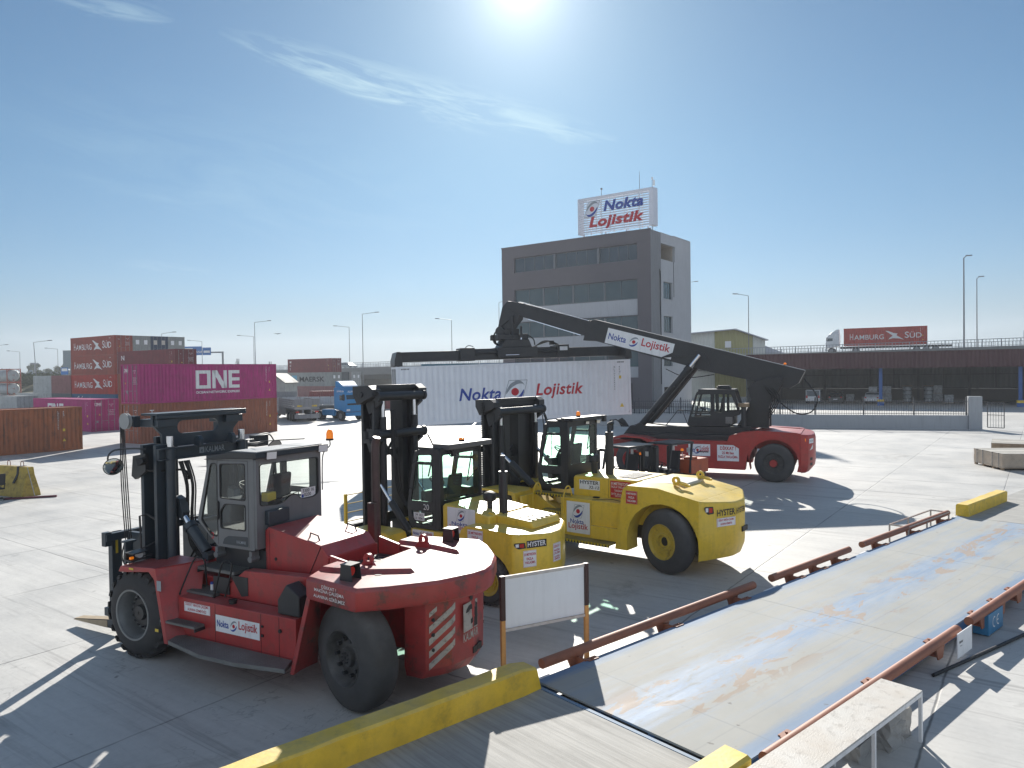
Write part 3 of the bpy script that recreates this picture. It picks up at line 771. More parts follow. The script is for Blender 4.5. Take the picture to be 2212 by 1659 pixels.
for k in range(5):
    a = 2*pi*k/5; q.bar((0, 0, .1), (.3*cos(a), .3*sin(a), .07), .05, .03); q.cyl((.3*cos(a), .3*sin(a)-.02, .035), (.3*cos(a), .3*sin(a)+.02, .035), .035, n=8)
q.build('star_base', M_HOSE, ch)

# air: a thin even haze round the whole place
q = MB(); q.box(-880, 880, -100, 1590, -1, 75)
hz_o = q.build('haze', None, kind='stuff', smooth=False)
m, nt, b, out = _mat('haze_air'); nt.nodes.remove(b); pv = nt.nodes.new('ShaderNodeVolumePrincipled'); pv.inputs['Density'].default_value = .0004; pv.inputs['Color'].default_value = (.86, .92, 1., 1); pv.inputs['Anisotropy'].default_value = .3
nt.links.new(pv.outputs[0], out.inputs['Volume']); hz_o.data.materials.clear(); hz_o.data.materials.append(m); tag(hz_o, 'thin pale haze in the air over the whole yard', 'haze')
# ================================================================== shipping containers
PER = .278
def prof(x, dep=.036, per=PER):
    t = (x/per) % 1.0
    if t < .25: return 0.
    if t < .5: return (t-.25)/.25*dep
    if t < .75: return dep
    return (1 - (t-.75)/.25)*dep
def breaks(a, b, per=PER):
    out = [a]; k = math.ceil(a/(per/4) + 1e-6)
    while k*per/4 < b - 1e-6: out.append(k*per/4); k += 1
    return out + [b]
def corr_text(s, x0, z0, h, m, mb, T, w=None, bold=.012, shear=0., spacing=1., geo=None):
    """lettering that follows the corrugation: T(x, z, depth) -> local point; x0,z0 lower-left"""
    vs, fs, tw, th = geo or text_geo(s, bold, shear, spacing)
    ky = h/th; kx = ky if w is None else w/tw
    b = bmesh.new()
    V = [b.verts.new((a*kx + x0, c*ky + z0, 0)) for a, c in vs]
    for f in fs:
        try: b.faces.new([V[i] for i in f])
        except ValueError: pass
    for xb in breaks(x0, x0 + tw*kx)[1:-1]:
        bmesh.ops.bisect_plane(b, geom=b.verts[:]+b.edges[:]+b.faces[:], plane_co=(xb, 0, 0), plane_no=(1, 0, 0), dist=1e-5)
    b.verts.ensure_lookup_table()
    for i, v in enumerate(b.verts): v.index = i
    mb.add([T(v.co.x, v.co.y, prof(v.co.x) - .004) for v in b.verts], [tuple(v.index for v in f.verts) for f in b.faces], m)
    b.free()
    return tw*kx
def rects_geo(rs):
    vs = []; fs = []
    for poly in rs:
        n = len(vs); vs += poly; fs.append(tuple(range(n, n+len(poly))))
    x0 = min(v[0] for v in vs); y0 = min(v[1] for v in vs)
    vs = [(a-x0, c-y0) for a, c in vs]
    return vs, fs, max(v[0] for v in vs), max(v[1] for v in vs)
ONE_GEO = rects_geo([
    [(0,0),(8.2,0),(8.2,1.8),(0,1.8)], [(0,8.2),(8.2,8.2),(8.2,10),(0,10)], [(0,1.8),(1.9,1.8),(1.9,8.2),(0,8.2)], [(6.3,1.8),(8.2,1.8),(8.2,8.2),(6.3,8.2)],
    [(9.2,0),(11.1,0),(11.1,10),(9.2,10)], [(15.5,0),(17.4,0),(17.4,10),(15.5,10)], [(9.2,10),(11.9,10),(17.4,0),(14.6,0)],
    [(18.5,0),(20.4,0),(20.4,10),(18.5,10)], [(20.4,0),(25,0),(25,1.8),(20.4,1.8)], [(20.4,4.1),(25,4.1),(25,5.9),(20.4,5.9)], [(20.4,8.2),(25,8.2),(25,10),(20.4,10)]])
BIRD_GEO = rects_geo([[(0,10),(1.8,9.6),(4.4,7.6),(6.6,6.9),(6.0,5.2),(4.0,5.0)], [(4.0,5.0),(6.0,5.2),(10,.6),(7.4,1.9),(4.2,2.3),(1.8,1.2),(1.6,0),(2.2,2.6),(3.4,4.0)]])
STAR = []
for i in range(14):
    a = pi/2 + 2*pi*i/14; r_ = 1 if i % 2 == 0 else .42; STAR.append((r_*cos(a), r_*sin(a)))
def ral(name, c, **k):
    a = dict(rough=.55, var=.18, vs=.8, dust=.25, dcol=(.20, .15, .12), dscale=.6, streaks=.45, grime=.22); a.update(k)
    return paint(name, c, **a)
C_MAG = ral('container_magenta', (.40, .026, .165), dcol=(.34, .08, .18))
C_BRN = ral('container_rust_brown', (.29, .085, .04))
C_ORB = ral('container_orange_brown', (.36, .11, .04), streaks=.8, grime=.4)
C_HAM = ral('container_red_brown', (.34, .075, .05))
C_HMR = ral('container_bright_red', (.46, .045, .03))
C_MAR = ral('container_maroon', (.20, .045, .05))
C_PNK = ral('container_faded_pink', (.30, .14, .135))
C_GRY = ral('container_pale_grey', (.30, .32, .31), dcol=(.26, .22, .17))
C_LGR = ral('container_offwhite', (.42, .44, .44), dcol=(.3, .25, .2))
C_NVY = ral('container_navy', (.035, .06, .11))
C_BLU = ral('container_blue', (.045, .13, .24))
C_TEA = ral('container_teal_blue', (.05, .16, .22))
C_DGR = ral('container_dark_grey', (.12, .14, .15))
C_WHT = ral('container_white', (.80, .82, .86), var=.05, dust=.08, dcol=(.45, .45, .45), streaks=.06, grime=.05)
def container(label, loc, rz, L, H, mat, doors='L', texts=(), group=None, panels=None, tilt=0., doortext=None, wins=False, txt=None, plain=False):
    """x 0..L, camera-side long wall at y = 0, W = 2.44; doors at x = L or x = 0"""
    W = 2.44
    o = thing('shipping_container', label, 'container', loc, rz, group)
    if tilt: o.rotation_euler = (0, tilt, rz)
    r = random.Random(int(L*10 + loc[0]*13 + loc[2]*7))
    # frame: posts, rails and corner castings
    q = MB(); c = .16
    for x in (0, L):
        for y in (0, W):
            sx = 1 if x == 0 else -1; sy = 1 if y == 0 else -1
            q.box(x + sx*.004, x + sx*.11, y + sy*.004, y + sy*.09, .119, H-.119)
            for z in (0, H-.118): q.box(x, x + sx*.178, y, y + sy*.162, z, z+.118)
    for y, sy in ((0, 1), (W, -1)):
        q.box(.179, L-.179, y+sy*.003, y+sy*.06, 0.01, .16); q.box(.179, L-.179, y+sy*.003, y+sy*.06, H-.07, H-.004)
    for x, sx in ((0, 1), (L, -1)):
        q.box(x+sx*.003, x+sx*.07, .163, W-.163, .01, .16); q.box(x+sx*.003, x+sx*.07, .163, W-.163, H-.10, H-.004)
    q.build('frame', mat, o)
    q = MB(); q.box(.08, L-.08, .07, W-.07, .05, .10); q.build('floor', M_DKB, o)
    # corrugated long walls
    for y, sy in ((0, 1), (W, -1)):
        xs = breaks(.11, L-.11); q = MB()
        q.add([(x, y + sy*(.012 + prof(x)), z) for z in (.16, H-.07) for x in xs], [(i, i+1, len(xs)+i+1, len(xs)+i) for i in range(len(xs)-1)])
        w_ = q.build('side_wall', mat, o, smooth=False, recalc=False)
        if y == 0 and texts:
            t = MB()
            T = lambda x, z, d: (x, .012 + d, z)
            for it in texts:
                kind = it[0]
                if kind == 't': corr_text(it[1], it[2], it[3], it[4], it[5], t, T, *(it[6:]))
                elif kind == 'g': corr_text(None, it[2], it[3], it[4], it[5], t, T, it[6], geo=it[1])
            t.build('lettering', txt or [M_WTX, M_BLU, M_RDT, M_GTX, M_KTX, M_YTX], w_, smooth=False, recalc=False)
    # roof
    xs = breaks(.11, L-.11); q = MB()
    q.add([(x, y, H-.03 + .018*(prof(x)/.036) - .018) for y in (.06, W-.06) for x in xs], [(i, i+1, len(xs)+i+1, len(xs)+i) for i in range(len(xs)-1)])
    q.build('roof', mat, o, smooth=False, recalc=False)
    # blank end and door end
    xb = L if doors != 'L' else 0; sb = -1 if xb == L else 1
    ys = breaks(.09, W-.09); q = MB()
    q.add([(xb + sb*(.014 + prof(y)), y, z) for z in (.16, H-.10) for y in ys], [(i, i+1, len(ys)+i+1, len(ys)+i) for i in range(len(ys)-1)])
    q.build('end_wall', mat, o, smooth=False, recalc=False)
    xd = L if doors == 'L' else 0; sd_ = -1 if xd == L else 1
    for k, (y0, y1) in enumerate(((.10, W/2-.005), (W/2+.005, W-.10))):
        q = MB(); q.box(xd + sd_*.045, xd + sd_*.075, y0, y1, .17, H-.11)
        n = 4
        for i in range(n):                      # pressed panels between stiffeners
            za = .17 + (H-.28)*i/n + .05; zb = .17 + (H-.28)*(i+1)/n - .05
            q.box(xd + sd_*.030, xd + sd_*.044, y0+.06, y1-.06, za, zb)
        dr = q.build('door', mat, o, smooth=False)
        if plain: continue
        for yy in (y0 + (y1-y0)*.27, y0 + (y1-y0)*.73):
            q = MB(); q.cyl((xd + sd_*.012, yy, .06), (xd + sd_*.012, yy, H-.06), .019, n=6)
            for z in (.12, .75, 1.55, H-.2): q.box(xd + sd_*.002, xd + sd_*.029, yy-.045, yy+.045, z-.03, z+.03)
            q.box(xd + sd_*-.002, xd + sd_*.02, yy - .3*(1 if k else -.0), yy + .3*(0 if k else 1), .92, .95)
            q.build('lock_rod', M_STL, dr)
        if wins:
            q = MB(); q.box(xd+sd_*.024, xd+sd_*.029, y0+.3, y1-.3, H*.55, H*.78); q.build('pale_patch', M_WHT if wins == 1 else M_PLYT, dr)
        if doortext:
            u = (0, 1, 0) if xd == L else (0, -1, 0); X = xd + sd_*.026
            q = MB()
            right = (k == 1) if xd == L else (k == 0)
            ym = (y0+y1)/2
            if right:
                for i, (s_, z) in enumerate((('NYKU 478923 1', H*.83), ('45G1', H*.78), ('MAX.GR 32500 KG', H*.65), ('TARE 3830 KG', H*.60), ('NET 28670 KG', H*.55), ('CU.CAP 76.4 CU.M', H*.50))):
                    q.text(s_, (X, ym, z), u, (0, 0, 1), .055, 0, bold=.02, maxw=.8)
            elif doortext == 'ONE':
                vs, fs, tw, th = ONE_GEO; k_ = .62/tw
                q.place2d([(a*k_-.31, b_*k_) for a, b_ in vs], fs, (X, ym, H*.80), u, (0, 0, 1), 0)
                q.text('OCEAN NETWORK EXPRESS', (X, ym, H*.78), u, (0, 0, 1), .03, 0, maxw=.6)
                q.place2d([(-.07, 0), (.07, 0), (0, .13)], [(0, 1, 2)], (X, ym+.1, H*.5), u, (0, 0, 1), 1)
                q.rect((X, ym-.1, H*.3), u, (0, 0, 1), .16, .2, 2)
            else:
                q.text(doortext, (X, ym, H*.8), u, (0, 0, 1), .10, 0, maxw=.7)
                q.place2d([(-.07, 0), (.07, 0), (0, .13)], [(0, 1, 2)], (X, ym+.1, H*.42), u, (0, 0, 1), 1)
            q.build('lettering', [M_WTX, M_YTX, M_GTX], dr, smooth=False, recalc=False)
    return o
def idmarks(x, H, code, typ='45G1'):
    """vertical container number and size code at the right end of a long wall"""
    out = []
    n = len(code); z = H-.32
    for ch in code:
        if ch != ' ': out.append(('t', ch, x, z, .085, 0))
        z -= .115
    z = H-.32
    for ch in typ:
        out.append(('t', ch, x+.32, z, .085, 0)); z -= .115
    out.append(('g', rects_geo([[(0,0),(.9,0),(.9,1.2),(0,1.2)]]), x+.3, H*.45, .17, 5, .13))
    out.append(('g', rects_geo([[(0,0),(1,0),(.5,1)]]), x+.27, H*.22, .18, 5, .2))
    return out
HC = 2.896; ST = 2.591; L40 = 12.192; L20 = 6.058
GST = 'containers stacked in the yard'
# the near pair
one_t = [('g', ONE_GEO, 4.5, .98, 1.42, 0, 4.0), ('t', 'OCEAN NETWORK EXPRESS', 4.5, .60, .19, 0, 4.0, .03)]
container('magenta container lettered ONE on top of a rust brown one', (-26.85, 53.0, HC), 1.0, L40, HC, C_MAG, '0', one_t + idmarks(11.1, HC, 'TCNU4627310', '45G1'), GST, doortext='ONE')
container('rust brown container on the ground directly under the magenta ONE container', (-26.85, 53.0, 0), 1.0, L40, HC, C_BRN, '0', [('t', 'T', .75, 2.05, .38, 0)] + idmarks(11.1, HC, 'TGHU9914528', '45G1'), GST, doortext='TEX')
# brown one cut by the left edge
container('weathered orange brown container cut off by the left edge of the picture', (-37.05, 40.6, 0), .88, L40, HC, C_ORB, '0', idmarks(10.7, HC, 'LGEU6452903', '45G1'), GST)
# lone magenta one behind it
container('lone magenta ONE container on the ground with its doors facing right', (-47.35, 72.63, 0), -.634, L40, HC, C_MAG, 'L', [('g', ONE_GEO, 3.2, 1.2, 1.25, 0, 3.4)] + idmarks(11.1, HC, 'TRHU6720519', '45G1'), GST, doortext='ONE')
# four high rows
HB = Vector((-61.9, 103.3, 0)); HT = -.62
hu = Vector((cos(HT), sin(HT), 0)); hv = Vector((-sin(HT), cos(HT), 0))
ham = [('t', 'H', .95, .82, .98, 0, .50, -.004), ('t', 'AMBURG', 1.6, .82, .80, 0, 4.4, .004), ('g', BIRD_GEO, 6.2, .55, 1.55, 0, 2.7), ('t', 'S', 9.0, .95, 1.0, 0, .6, .004), ('t', '\u00dcD', 9.7, .95, 1.0, 0, 1.7, .004), ('t', 'SUDU', 10.8, 2.2, .12, 0)]
for k, (mm, lb) in enumerate(((C_BLU, 'blue container at ground level under the three lettered HAMBURG SÜD'), (C_HMR, 'bright red HAMBURG SÜD container, lowest of the three so lettered'), (C_HAM, 'red brown HAMBURG SÜD container, middle one of three so lettered'), (C_HAM, 'red brown HAMBURG SÜD container on top of the tall stack'))):
    container(lb, tuple(HB + Vector((0, 0, k*ST))), HT, L40, ST, mm, 'L', ham if k else [('t', 'Safmarine', 1.5, 1.2, 1.1, 0, 5., .0, .3)], GST, doortext='SUD')
cols = ((C_BRN, C_MAR, C_HAM, C_GRY, 'pale grey'), (C_GRY, C_BRN, C_MAR, C_NVY, 'navy'), (C_MAR, C_BLU, C_BRN, C_GRY, 'grey'))
where = ('beside the top HAMBURG SÜD container', 'between two grey ones at the top of the tall stack', 'at the right end of the top row of the tall stack')
lows = ('rust brown', 'maroon', 'red brown'), ('grey', 'rust brown', 'maroon'), ('maroon', 'blue', 'rust brown')
nth = ('second', 'third', 'fourth')
for i, c4 in enumerate(cols):
    for k in range(4):
        lb = '%s container %s' % (c4[4], where[i]) if k == 3 else '%s container, %s column of the tall stack, %s' % (lows[i][k], nth[i], ('on the ground', 'second layer', 'third layer')[k])
        container(lb, tuple(HB + hv*(2.46*(i+1)) + Vector((0, 0, k*ST))), HT, L40, ST, c4[k], 'L', (), GST, wins=(1, 2, 1)[i] if k == 3 else False, plain=k < 3)
# the dark stack in front, three high, only the top one clear
nb = Vector((-45.6, 85.1, 0))
for k, (mm, lb) in enumerate(((C_BRN, 'brown container on the ground behind the magenta ONE container'), (C_BRN, 'brown container in the middle layer behind the magenta ONE container'), (C_MAR, 'maroon container with a white N mark standing above the magenta ONE container'))):
    container(lb, tuple(nb + Vector((0, 0, k*ST))), HT, L40, ST, mm, 'L', [('t', 'N', .8, 1.55, .55, 0, .7)] + idmarks(11.1, ST, 'KKFU7781204', '42G1') if k == 2 else (), GST, doortext='K' if k == 2 else None)
# lower rows at the far left
def hp(a, b, z=0): return tuple(HB + hu*a + hv*b + Vector((0, 0, z)))
container('grey container on the ground left of the blue one under the tall stack', hp(-6.3, 0), HT, L20, ST, C_DGR, 'L', (), GST, plain=True)
container('faded pink container on the second layer left of the bright red one', hp(-6.3, 0, ST), HT, L20, ST, C_PNK, 'L', (), GST, plain=True)
container('long off white container on the ground in the far left row', hp(-18.8, .1), HT, L40, ST, C_LGR, 'L', (), GST, plain=True)
container('white refrigerated container with two pale panels on the second layer', hp(-12.6, .1, ST), HT, L20, ST, C_LGR, 'L', (), GST, plain=True, panels=True)
q = MB(); q.T = Matrix.Translation(Vector(hp(-12.6, .1, ST))) @ Matrix.Rotation(HT, 4, 'Z')
container('off white container with grey doors at the far left end of the row', (-68.1, 97.2, 0), HT, L20, ST, C_LGR, 'L', (), GST)
container('off white container behind the one with grey doors at the far left', (-76.9, 104.5, 0), HT, L20, ST, C_LGR, 'L', (), GST, plain=True)
# middle stack
mb0 = Vector((-43.35, 142.3, 0)); MT = -.589
star_g = rects_geo([STAR])
container('maroon container on top of the grey MAERSK container', tuple(mb0 + Vector((0, 0, 2*ST))), MT, L40, ST, C_MAR, 'L', [('t', 'M', .6, 1.8, .42, 0), ('t', 'C', .6, 1.1, .42, 0), ('t', 'S', .6, .45, .42, 0)] + idmarks(11, ST, 'MSCU5530917', '42G1'), GST, doortext='TEX')
container('pale grey container lettered MAERSK with a light blue star panel', tuple(mb0 + Vector((0, 0, ST))), MT, L40, ST, C_GRY, 'L', [('g', rects_geo([[(0,0),(1,0),(1,1.1),(0,1.1)]]), 1.1, .45, 1.6, 6, 1.5), ('g', star_g, 1.25, .7, 1.15, 0, 1.2), ('t', 'MAERSK', 3.3, .85, .95, 4, 6.9, .02)], GST, wins=1,
          txt=[M_WTX, M_BLU, M_RDT, M_GTX, M_KTX, M_YTX, paint('star_panel_blue', (.16, .42, .56), .5)])
container('faded pink container with a small white mark under the MAERSK one', tuple(mb0), MT, L40, ST, C_PNK, 'L', [('t', 'cai', .5, 1.3, .55, 0, 1.0)], GST)
mv = Vector((-sin(MT), cos(MT), 0)); mu = Vector((cos(MT), sin(MT), 0))
for k in range(2):
    container(('dark grey', 'dark')[k] + ' container in the second column right of the MAERSK stack, ' + ('on the ground' if k == 0 else 'upper layer'), tuple(mb0 + mv*2.5 - mu*.6 + Vector((0, 0, k*ST))), MT, L40, ST, C_DGR, 'L', (), GST, plain=True)
    container(('grey', 'beige')[k] + ' container in the last column right of the MAERSK stack, ' + ('on the ground' if k == 0 else 'with pale door patches'), tuple(mb0 + mv*5.0 + Vector((0, 0, k*ST))), MT, L40, ST, C_GRY if k == 0 else C_LGR, 'L', (), GST, wins=1 if k else False)
container('dark maroon container on the ground between the trailers and the MAERSK stack', (-27.2, 98.5, 0), .12, L40, ST, C_MAR, 'L', (), GST, plain=True)
# blue ones behind the suspended container
container('grey container on the ground under the teal one behind the suspended white container', (-9.6, 78, 0), -.03, L20, HC, C_GRY, 'L', (), GST, plain=True)
container('teal blue container seen just above the suspended white container', (-9.6, 78, HC), -.03, L20, HC, C_TEA, 'L', [('g', BIRD_GEO, .3, .9, 1.4, 2, 1.3)], GST, plain=True)
container('bright blue container behind the boom head next to the teal one', (-3.35, 77.9, HC), -.03, L20, HC, C_BLU, 'L', (), GST, plain=True)
container('maroon container on the ground under the bright blue one', (-3.35, 77.9, 0), -.03, L20, HC, C_MAR, 'L', (), GST, plain=True)

# the white one hanging from the reach stacker
nok = [('t', 'Nokta', 3.05, 1.10, .62, 1, 2.15, .022, .22, 1.05), ('t', 'Lojistik', 7.0, 1.02, .80, 2, 2.55, .022, .22, 1.05)]
WTH = .249
wc = container('white container lettered Nokta Lojistik hanging from the reach stacker', (-5.545, 35.52, 2.28), WTH, L40, HC, C_WHT, '0', nok + [('g', rects_geo([[(0,0),(1,0),(.5,1)]]), 11.55, .42, .21, 5, .22), ('g', rects_geo([[(0,0),(1,0),(1,1.2),(0,1.2)]]), 11.55, 1.9, .16, 5, .11)]
      + [('t', c_, 11.27, HC-.42-.115*i, .075, 4) for i, c_ in enumerate('NLTU3000005')] + [('t', c_, 11.55, HC-.42-.125*i, .085, 4) for i, c_ in enumerate('45G1')]
      + [('g', rects_geo([[(j*.5, 0), (j*.5+.3, 0), (j*.5+.42, 1), (j*.5+.12, 1)] for j in range(6)]), x_, HC-.16, .06, 4, .40) for x_ in (.25, 11.45)]
      + [('t', 'LIFT ONLY', 7.35, .02+.05, .10, 5, .5)], tilt=-.022)
# its emblem follows the corrugation too
def corr_emblem(o, cx, cz, h):
    t = MB(); e = MB()
    emblem(e, (0, 0, 0), (1, 0, 0), (0, 1, 0), h, 0, 1, 2, sk=.30)
    for mi in (0, 1, 2):
        fs = [f for f, m_ in zip(e.f, e.m) if m_ == mi]
        used = sorted({i for f in fs for i in f}); mp = {a: i for i, a in enumerate(used)}
        vs = [(e.v[i][0], e.v[i][1]) for i in used]; x0 = min(v[0] for v in vs); y0 = min(v[1] for v in vs)
        geo_ = ([(a-x0, c-y0) for a, c in vs], [tuple(mp[i] for i in f) for f in fs], max(v[0] for v in vs)-x0, max(v[1] for v in vs)-y0)
        lift = -.002*(mi == 2)
        corr_text(None, cx + x0, cz + y0, geo_[3], mi, t, lambda x, z, d: (x, .012 + d + lift, z), geo_[2], geo=geo_)
    t.build('emblem', [M_GTX, M_BLU, M_RDT], o, smooth=False, recalc=False)
corr_emblem([c for c in wc.children if c.name.startswith('side_wall')][0], 5.92, 1.45, 1.15)

# tank containers far left
M_TANK = ral('tank_pale_grey', (.36, .39, .40), var=.08)
def tank(label, loc, rz):
    o = thing('tank_container', label, 'tank container', loc, rz, 'tank containers at the far left')
    q = MB(); W = 2.44; L = 6.06; H = 2.59
    for x in (0, L):
        q.bars([(x, .06, .06), (x, W-.06, .06), (x, W-.06, H-.06), (x, .06, H-.06)], .13, closed=True)
        for a, b in (((.1, .55), (.55, .1)), ((W-.1, .55), (W-.55, .1)), ((.1, H-.55), (.55, H-.1)), ((W-.1, H-.55), (W-.55, H-.1))): q.bar((x, a[0], a[1]), (x, b[0], b[1]), .1)
    for y in (.06, W-.06):
        for z in (.06, H-.06): q.bar((.07, y, z), (L-.07, y, z), .12)
    q.build('frame', C_HAM, o)
    q = MB(); q.lathe((0, W/2, H/2), (1, 0, 0), [(.12, .02), (.14, .6), (.25, 1.0), (.45, 1.13), (L-.45, 1.13), (L-.25, 1.0), (L-.14, .6), (L-.12, .02)], 28, caps=True)
    t = q.build('tank', M_TANK, o)
    q = MB(); q.text('tank', (L-.10, W/2, H*.55), (0, 1, 0), (0, 0, 1), .2, 0, maxw=.9); q.cyl((L-.2, W/2, .42), (L-.05, W/2, .42), .12)
    q.build('end_fitting', [C_HAM], t)
    return o
tank('pale grey tank container in a red frame, lower of two at the left edge', (-101.8, 144.5, 1.5), HT)
tank('pale grey tank container in a red frame, upper of two at the left edge', (-101.8, 144.5, 4.1), HT)
q = MB()
for i in range(2): q.box(.1, 5.9, .1+1.2*i, 1.1+1.2*i, 0, 1.48)
o = q.build('loading_block', M_CONC); o.location = (-101.8, 144.5, 0); o.rotation_euler = (0, 0, HT); tag(o, 'concrete block base under the two tank containers', 'concrete block')

# ================================================================== main building
BU = thing('office_building', 'dark grey five storey office building with strip windows and white side wall', 'building', (17.1, 90, 0), atan2(.587, -.81))
M_DPL = paint('dark_plaster', (.15, .138, .148), .85, var=.07, vs=.35, streaks=.12, bump=.2, bs=30)
M_LPL = paint('pale_plaster', (.47, .48, .495), .85, var=.06, vs=.4, streaks=.18)
M_MPL = paint('mid_plaster', (.235, .24, .25), .85, var=.1, vs=.4, streaks=.3)
M_WFR = paint('window_frame_grey', (.16, .17, .18), .5, var=.06)
def win_glass(name, col, rough=.06):
    return paint(name, col, rough, 0., var=.25, vs=.25, spec=.6, coat=.4)
M_WG = win_glass('office_window_glass', (.035, .07, .08))
M_WG2 = win_glass('top_window_glass', (.02, .045, .065))
BL, BD, BH = 22.6, 12.57, 22.0
def facade(mb, a0, a1, z0, z1, holes, T, N, m=0, rev=.25, mr=None):
    """wall sheet in plane coordinates (a, z) with rectangular holes and reveals; T(a, z, depth inward)"""
    A = sorted({a0, a1} | {h[0] for h in holes} | {h[1] for h in holes}); Z = sorted({z0, z1} | {h[2] for h in holes} | {h[3] for h in holes})
    A = [a for a in A if a0 <= a <= a1]; Z = [z for z in Z if z0 <= z <= z1]
    for i in range(len(A)-1):
        for j in range(len(Z)-1):
            ca, cz = (A[i]+A[i+1])/2, (Z[j]+Z[j+1])/2
            if any(h[0] < ca < h[1] and h[2] < cz < h[3] for h in holes): continue
            mb.poly([T(A[i], Z[j], 0), T(A[i+1], Z[j], 0), T(A[i+1], Z[j+1], 0), T(A[i], Z[j+1], 0)], m)
    for h in holes:
        x0, x1, y0, y1 = h[:4]; r_ = rev; q = m if mr is None else mr
        c = [(x0, y0), (x1, y0), (x1, y1), (x0, y1)]
        for i in range(4):
            a, b = c[i], c[(i+1) % 4]
            mb.poly([T(a[0], a[1], 0), T(b[0], b[1], 0), T(b[0], b[1], r_), T(a[0], a[1], r_)], q)
F_ = lambda a, z, d: (a, -d, z)
R_F = lambda a, z, d: (-d*-1 if False else d, a, z)   # right face x = 0, inward is +x
rows = [(1.78, 20.5, 18.45, 20.48), (1.78, 20.5, 13.66, 16.1), (1.78, 20.5, 9.4, 11.62), (1.78, 20.5, 5.23, 7.5)]
q = MB()
facade(q, -.05, BL, 7.52, BH, [rows[0], (1.78, 20.5, 11.63, 16.1), (1.78, 20.5, 7.52, 11.62)], F_, None)
facade(q, -.05, BL, 0, 7.5, [(1.78, 20.5, 3.88, 7.5), (2.6, 20.5, .4, 3.2)], F_, None)
q.poly([(-.05, 0, 7.5), (BL, 0, 7.5), (BL, 0, 7.52), (-.05, 0, 7.52)])
facade(q, -2.95, 0, 0, BH, [], lambda a, z, d: (-.05, a, z), None, 1)
q.poly([(-.05, 0, BH), (BL, 0, BH), (BL, -.3, BH), (-.05, -.3, BH)], 0)
q.poly([(BL, 0, 0), (BL, -BD, 0), (BL, -BD, BH), (BL, 0, BH)], 1)
q.poly([(0, -BD, 0), (BL, -BD, 0), (BL, -BD, BH), (0, -BD, BH)], 1)
q.poly([(-.05, -.3, BH), (BL, -.3, BH), (BL, -BD, BH-.02), (-.05, -BD, BH-.02)], 1)
q.box(-.10, BL+.05, .0, .06, BH-.02, BH+.12, 0)
q.box(-.10, BL+.05, .003, .03, 20.58, 20.66, 0)
q.build('front_wall', [M_DPL, M_MPL], BU, smooth=False)
rh = [(-7.35, -3.02, 18.72, 20.72), (-6.47, -3.68, 13.8, 15.98), (-6.45, -3.66, 9.52, 11.64), (-6.47, -3.66, 5.26, 7.4), (-6.2, -3.64, .0, 2.6)]
q = MB()
facade(q, -BD, -2.951, 0, BH+.05, rh, lambda a, z, d: (-.02 + d, a, z), None, 0, rev=.35)
q.box(-.02, .3, -BD, -7.0, BH+.052, BH+.15); 
q.build('side_wall', M_LPL, BU, smooth=False)
q = MB()
q.box(1.8, 20.48, -.30, -.24, 11.64, 13.64); q.box(1.8, 20.48, -.30, -.24, 7.54, 9.38); q.box(1.8, 20.48, -.30, -.24, 3.9, 5.21)
q.build('white_band', M_LPL, BU, smooth=False)
# windows
def window(x0, x1, z0, z1, n, pane, double=False, y=-.22):
    q = MB(); w = .07
    q.box(x0, x1, y-.08, y, z0, z0+w); q.box(x0, x1, y-.08, y, z1-w, z1)
    q.box(x0, x0+w, y-.078, y-.002, z0+w, z1-w); q.box(x1-w, x1, y-.078, y-.002, z0+w, z1-w)
    for i in range(1, n):
        x = x0 + (x1-x0)*i/n; ww = .14 if (double and i % 2 == 0) else .035
        q.box(x-ww, x+ww, y-.078, y-.002, z0+w, z1-w)
    f = q.build('window', M_WFR, BU, smooth=False)
    q = MB(); q.box(x0+.02, x1-.02, y-.06, y-.05, z0+.02, z1-.02); q.build('pane', pane, f, smooth=False)
for a, b in ((1.80, 7.10), (7.42, 13.75), (14.05, 20.48)): window(a, b, 18.48, 20.45, 4, M_WG2)
for a, b in ((7.10, 7.42), (13.75, 14.05)):
    q = MB(); q.box(a, b, -.25, -.03, 18.47, 20.46); q.build('pier', M_WFR, BU, smooth=False)
for z0, z1 in ((13.66, 16.08), (9.40, 11.60), (5.23, 7.48)): window(1.80, 20.48, z0, z1, 8, M_WG, True)
window(4.2, 20.45, .42, 3.18, 7, M_WG)
q = MB(); q.box(2.62, 4.18, -.4, -.3, .42, 3.18); q.build('door_recess', M_HOSE, BU)
for (a0, a1, z0, z1) in rh[1:4]:
    q = MB(); X = .2
    q.box(X, X+.06, a0, a1, z0, z0+.07); q.box(X, X+.06, a0, a1, z1-.07, z1); q.box(X+.001, X+.059, a0, a0+.07, z0+.07, z1-.07); q.box(X+.001, X+.059, a1-.07, a1, z0+.07, z1-.07)
    for t in (.36, .62): q.box(X+.001, X+.059, a0+(a1-a0)*t-.03, a0+(a1-a0)*t+.03, z0+.07, z1-.07)
    f = q.build('window', M_WFR, BU, smooth=False)
    q = MB(); q.box(X+.025, X+.035, a0+.03, a1-.03, z0+.03, z1-.03); q.build('pane', M_WG, f, smooth=False)
    q = MB(); q.box(-.10, .2, a0-.1, a1+.1, z0-.09, z0-.003); q.build('sill', M_LPL, BU, smooth=False)
q = MB(); q.box(.35, 3.0, -7.4, -7.33, 18.7, 20.75); q.box(.35, 3.0, -7.33, -3.0, 18.6, 18.69); q.box(2.9, 3.0, -7.33, -3.0, 18.7, 20.75, 1); q.box(.35, 3., -7.33, -3.0, 20.73, 20.8)
q.build('loggia', [paint('loggia_cream', (.45, .40, .34), .8), paint('loggia_dark', (.03, .03, .035), .5)], BU)
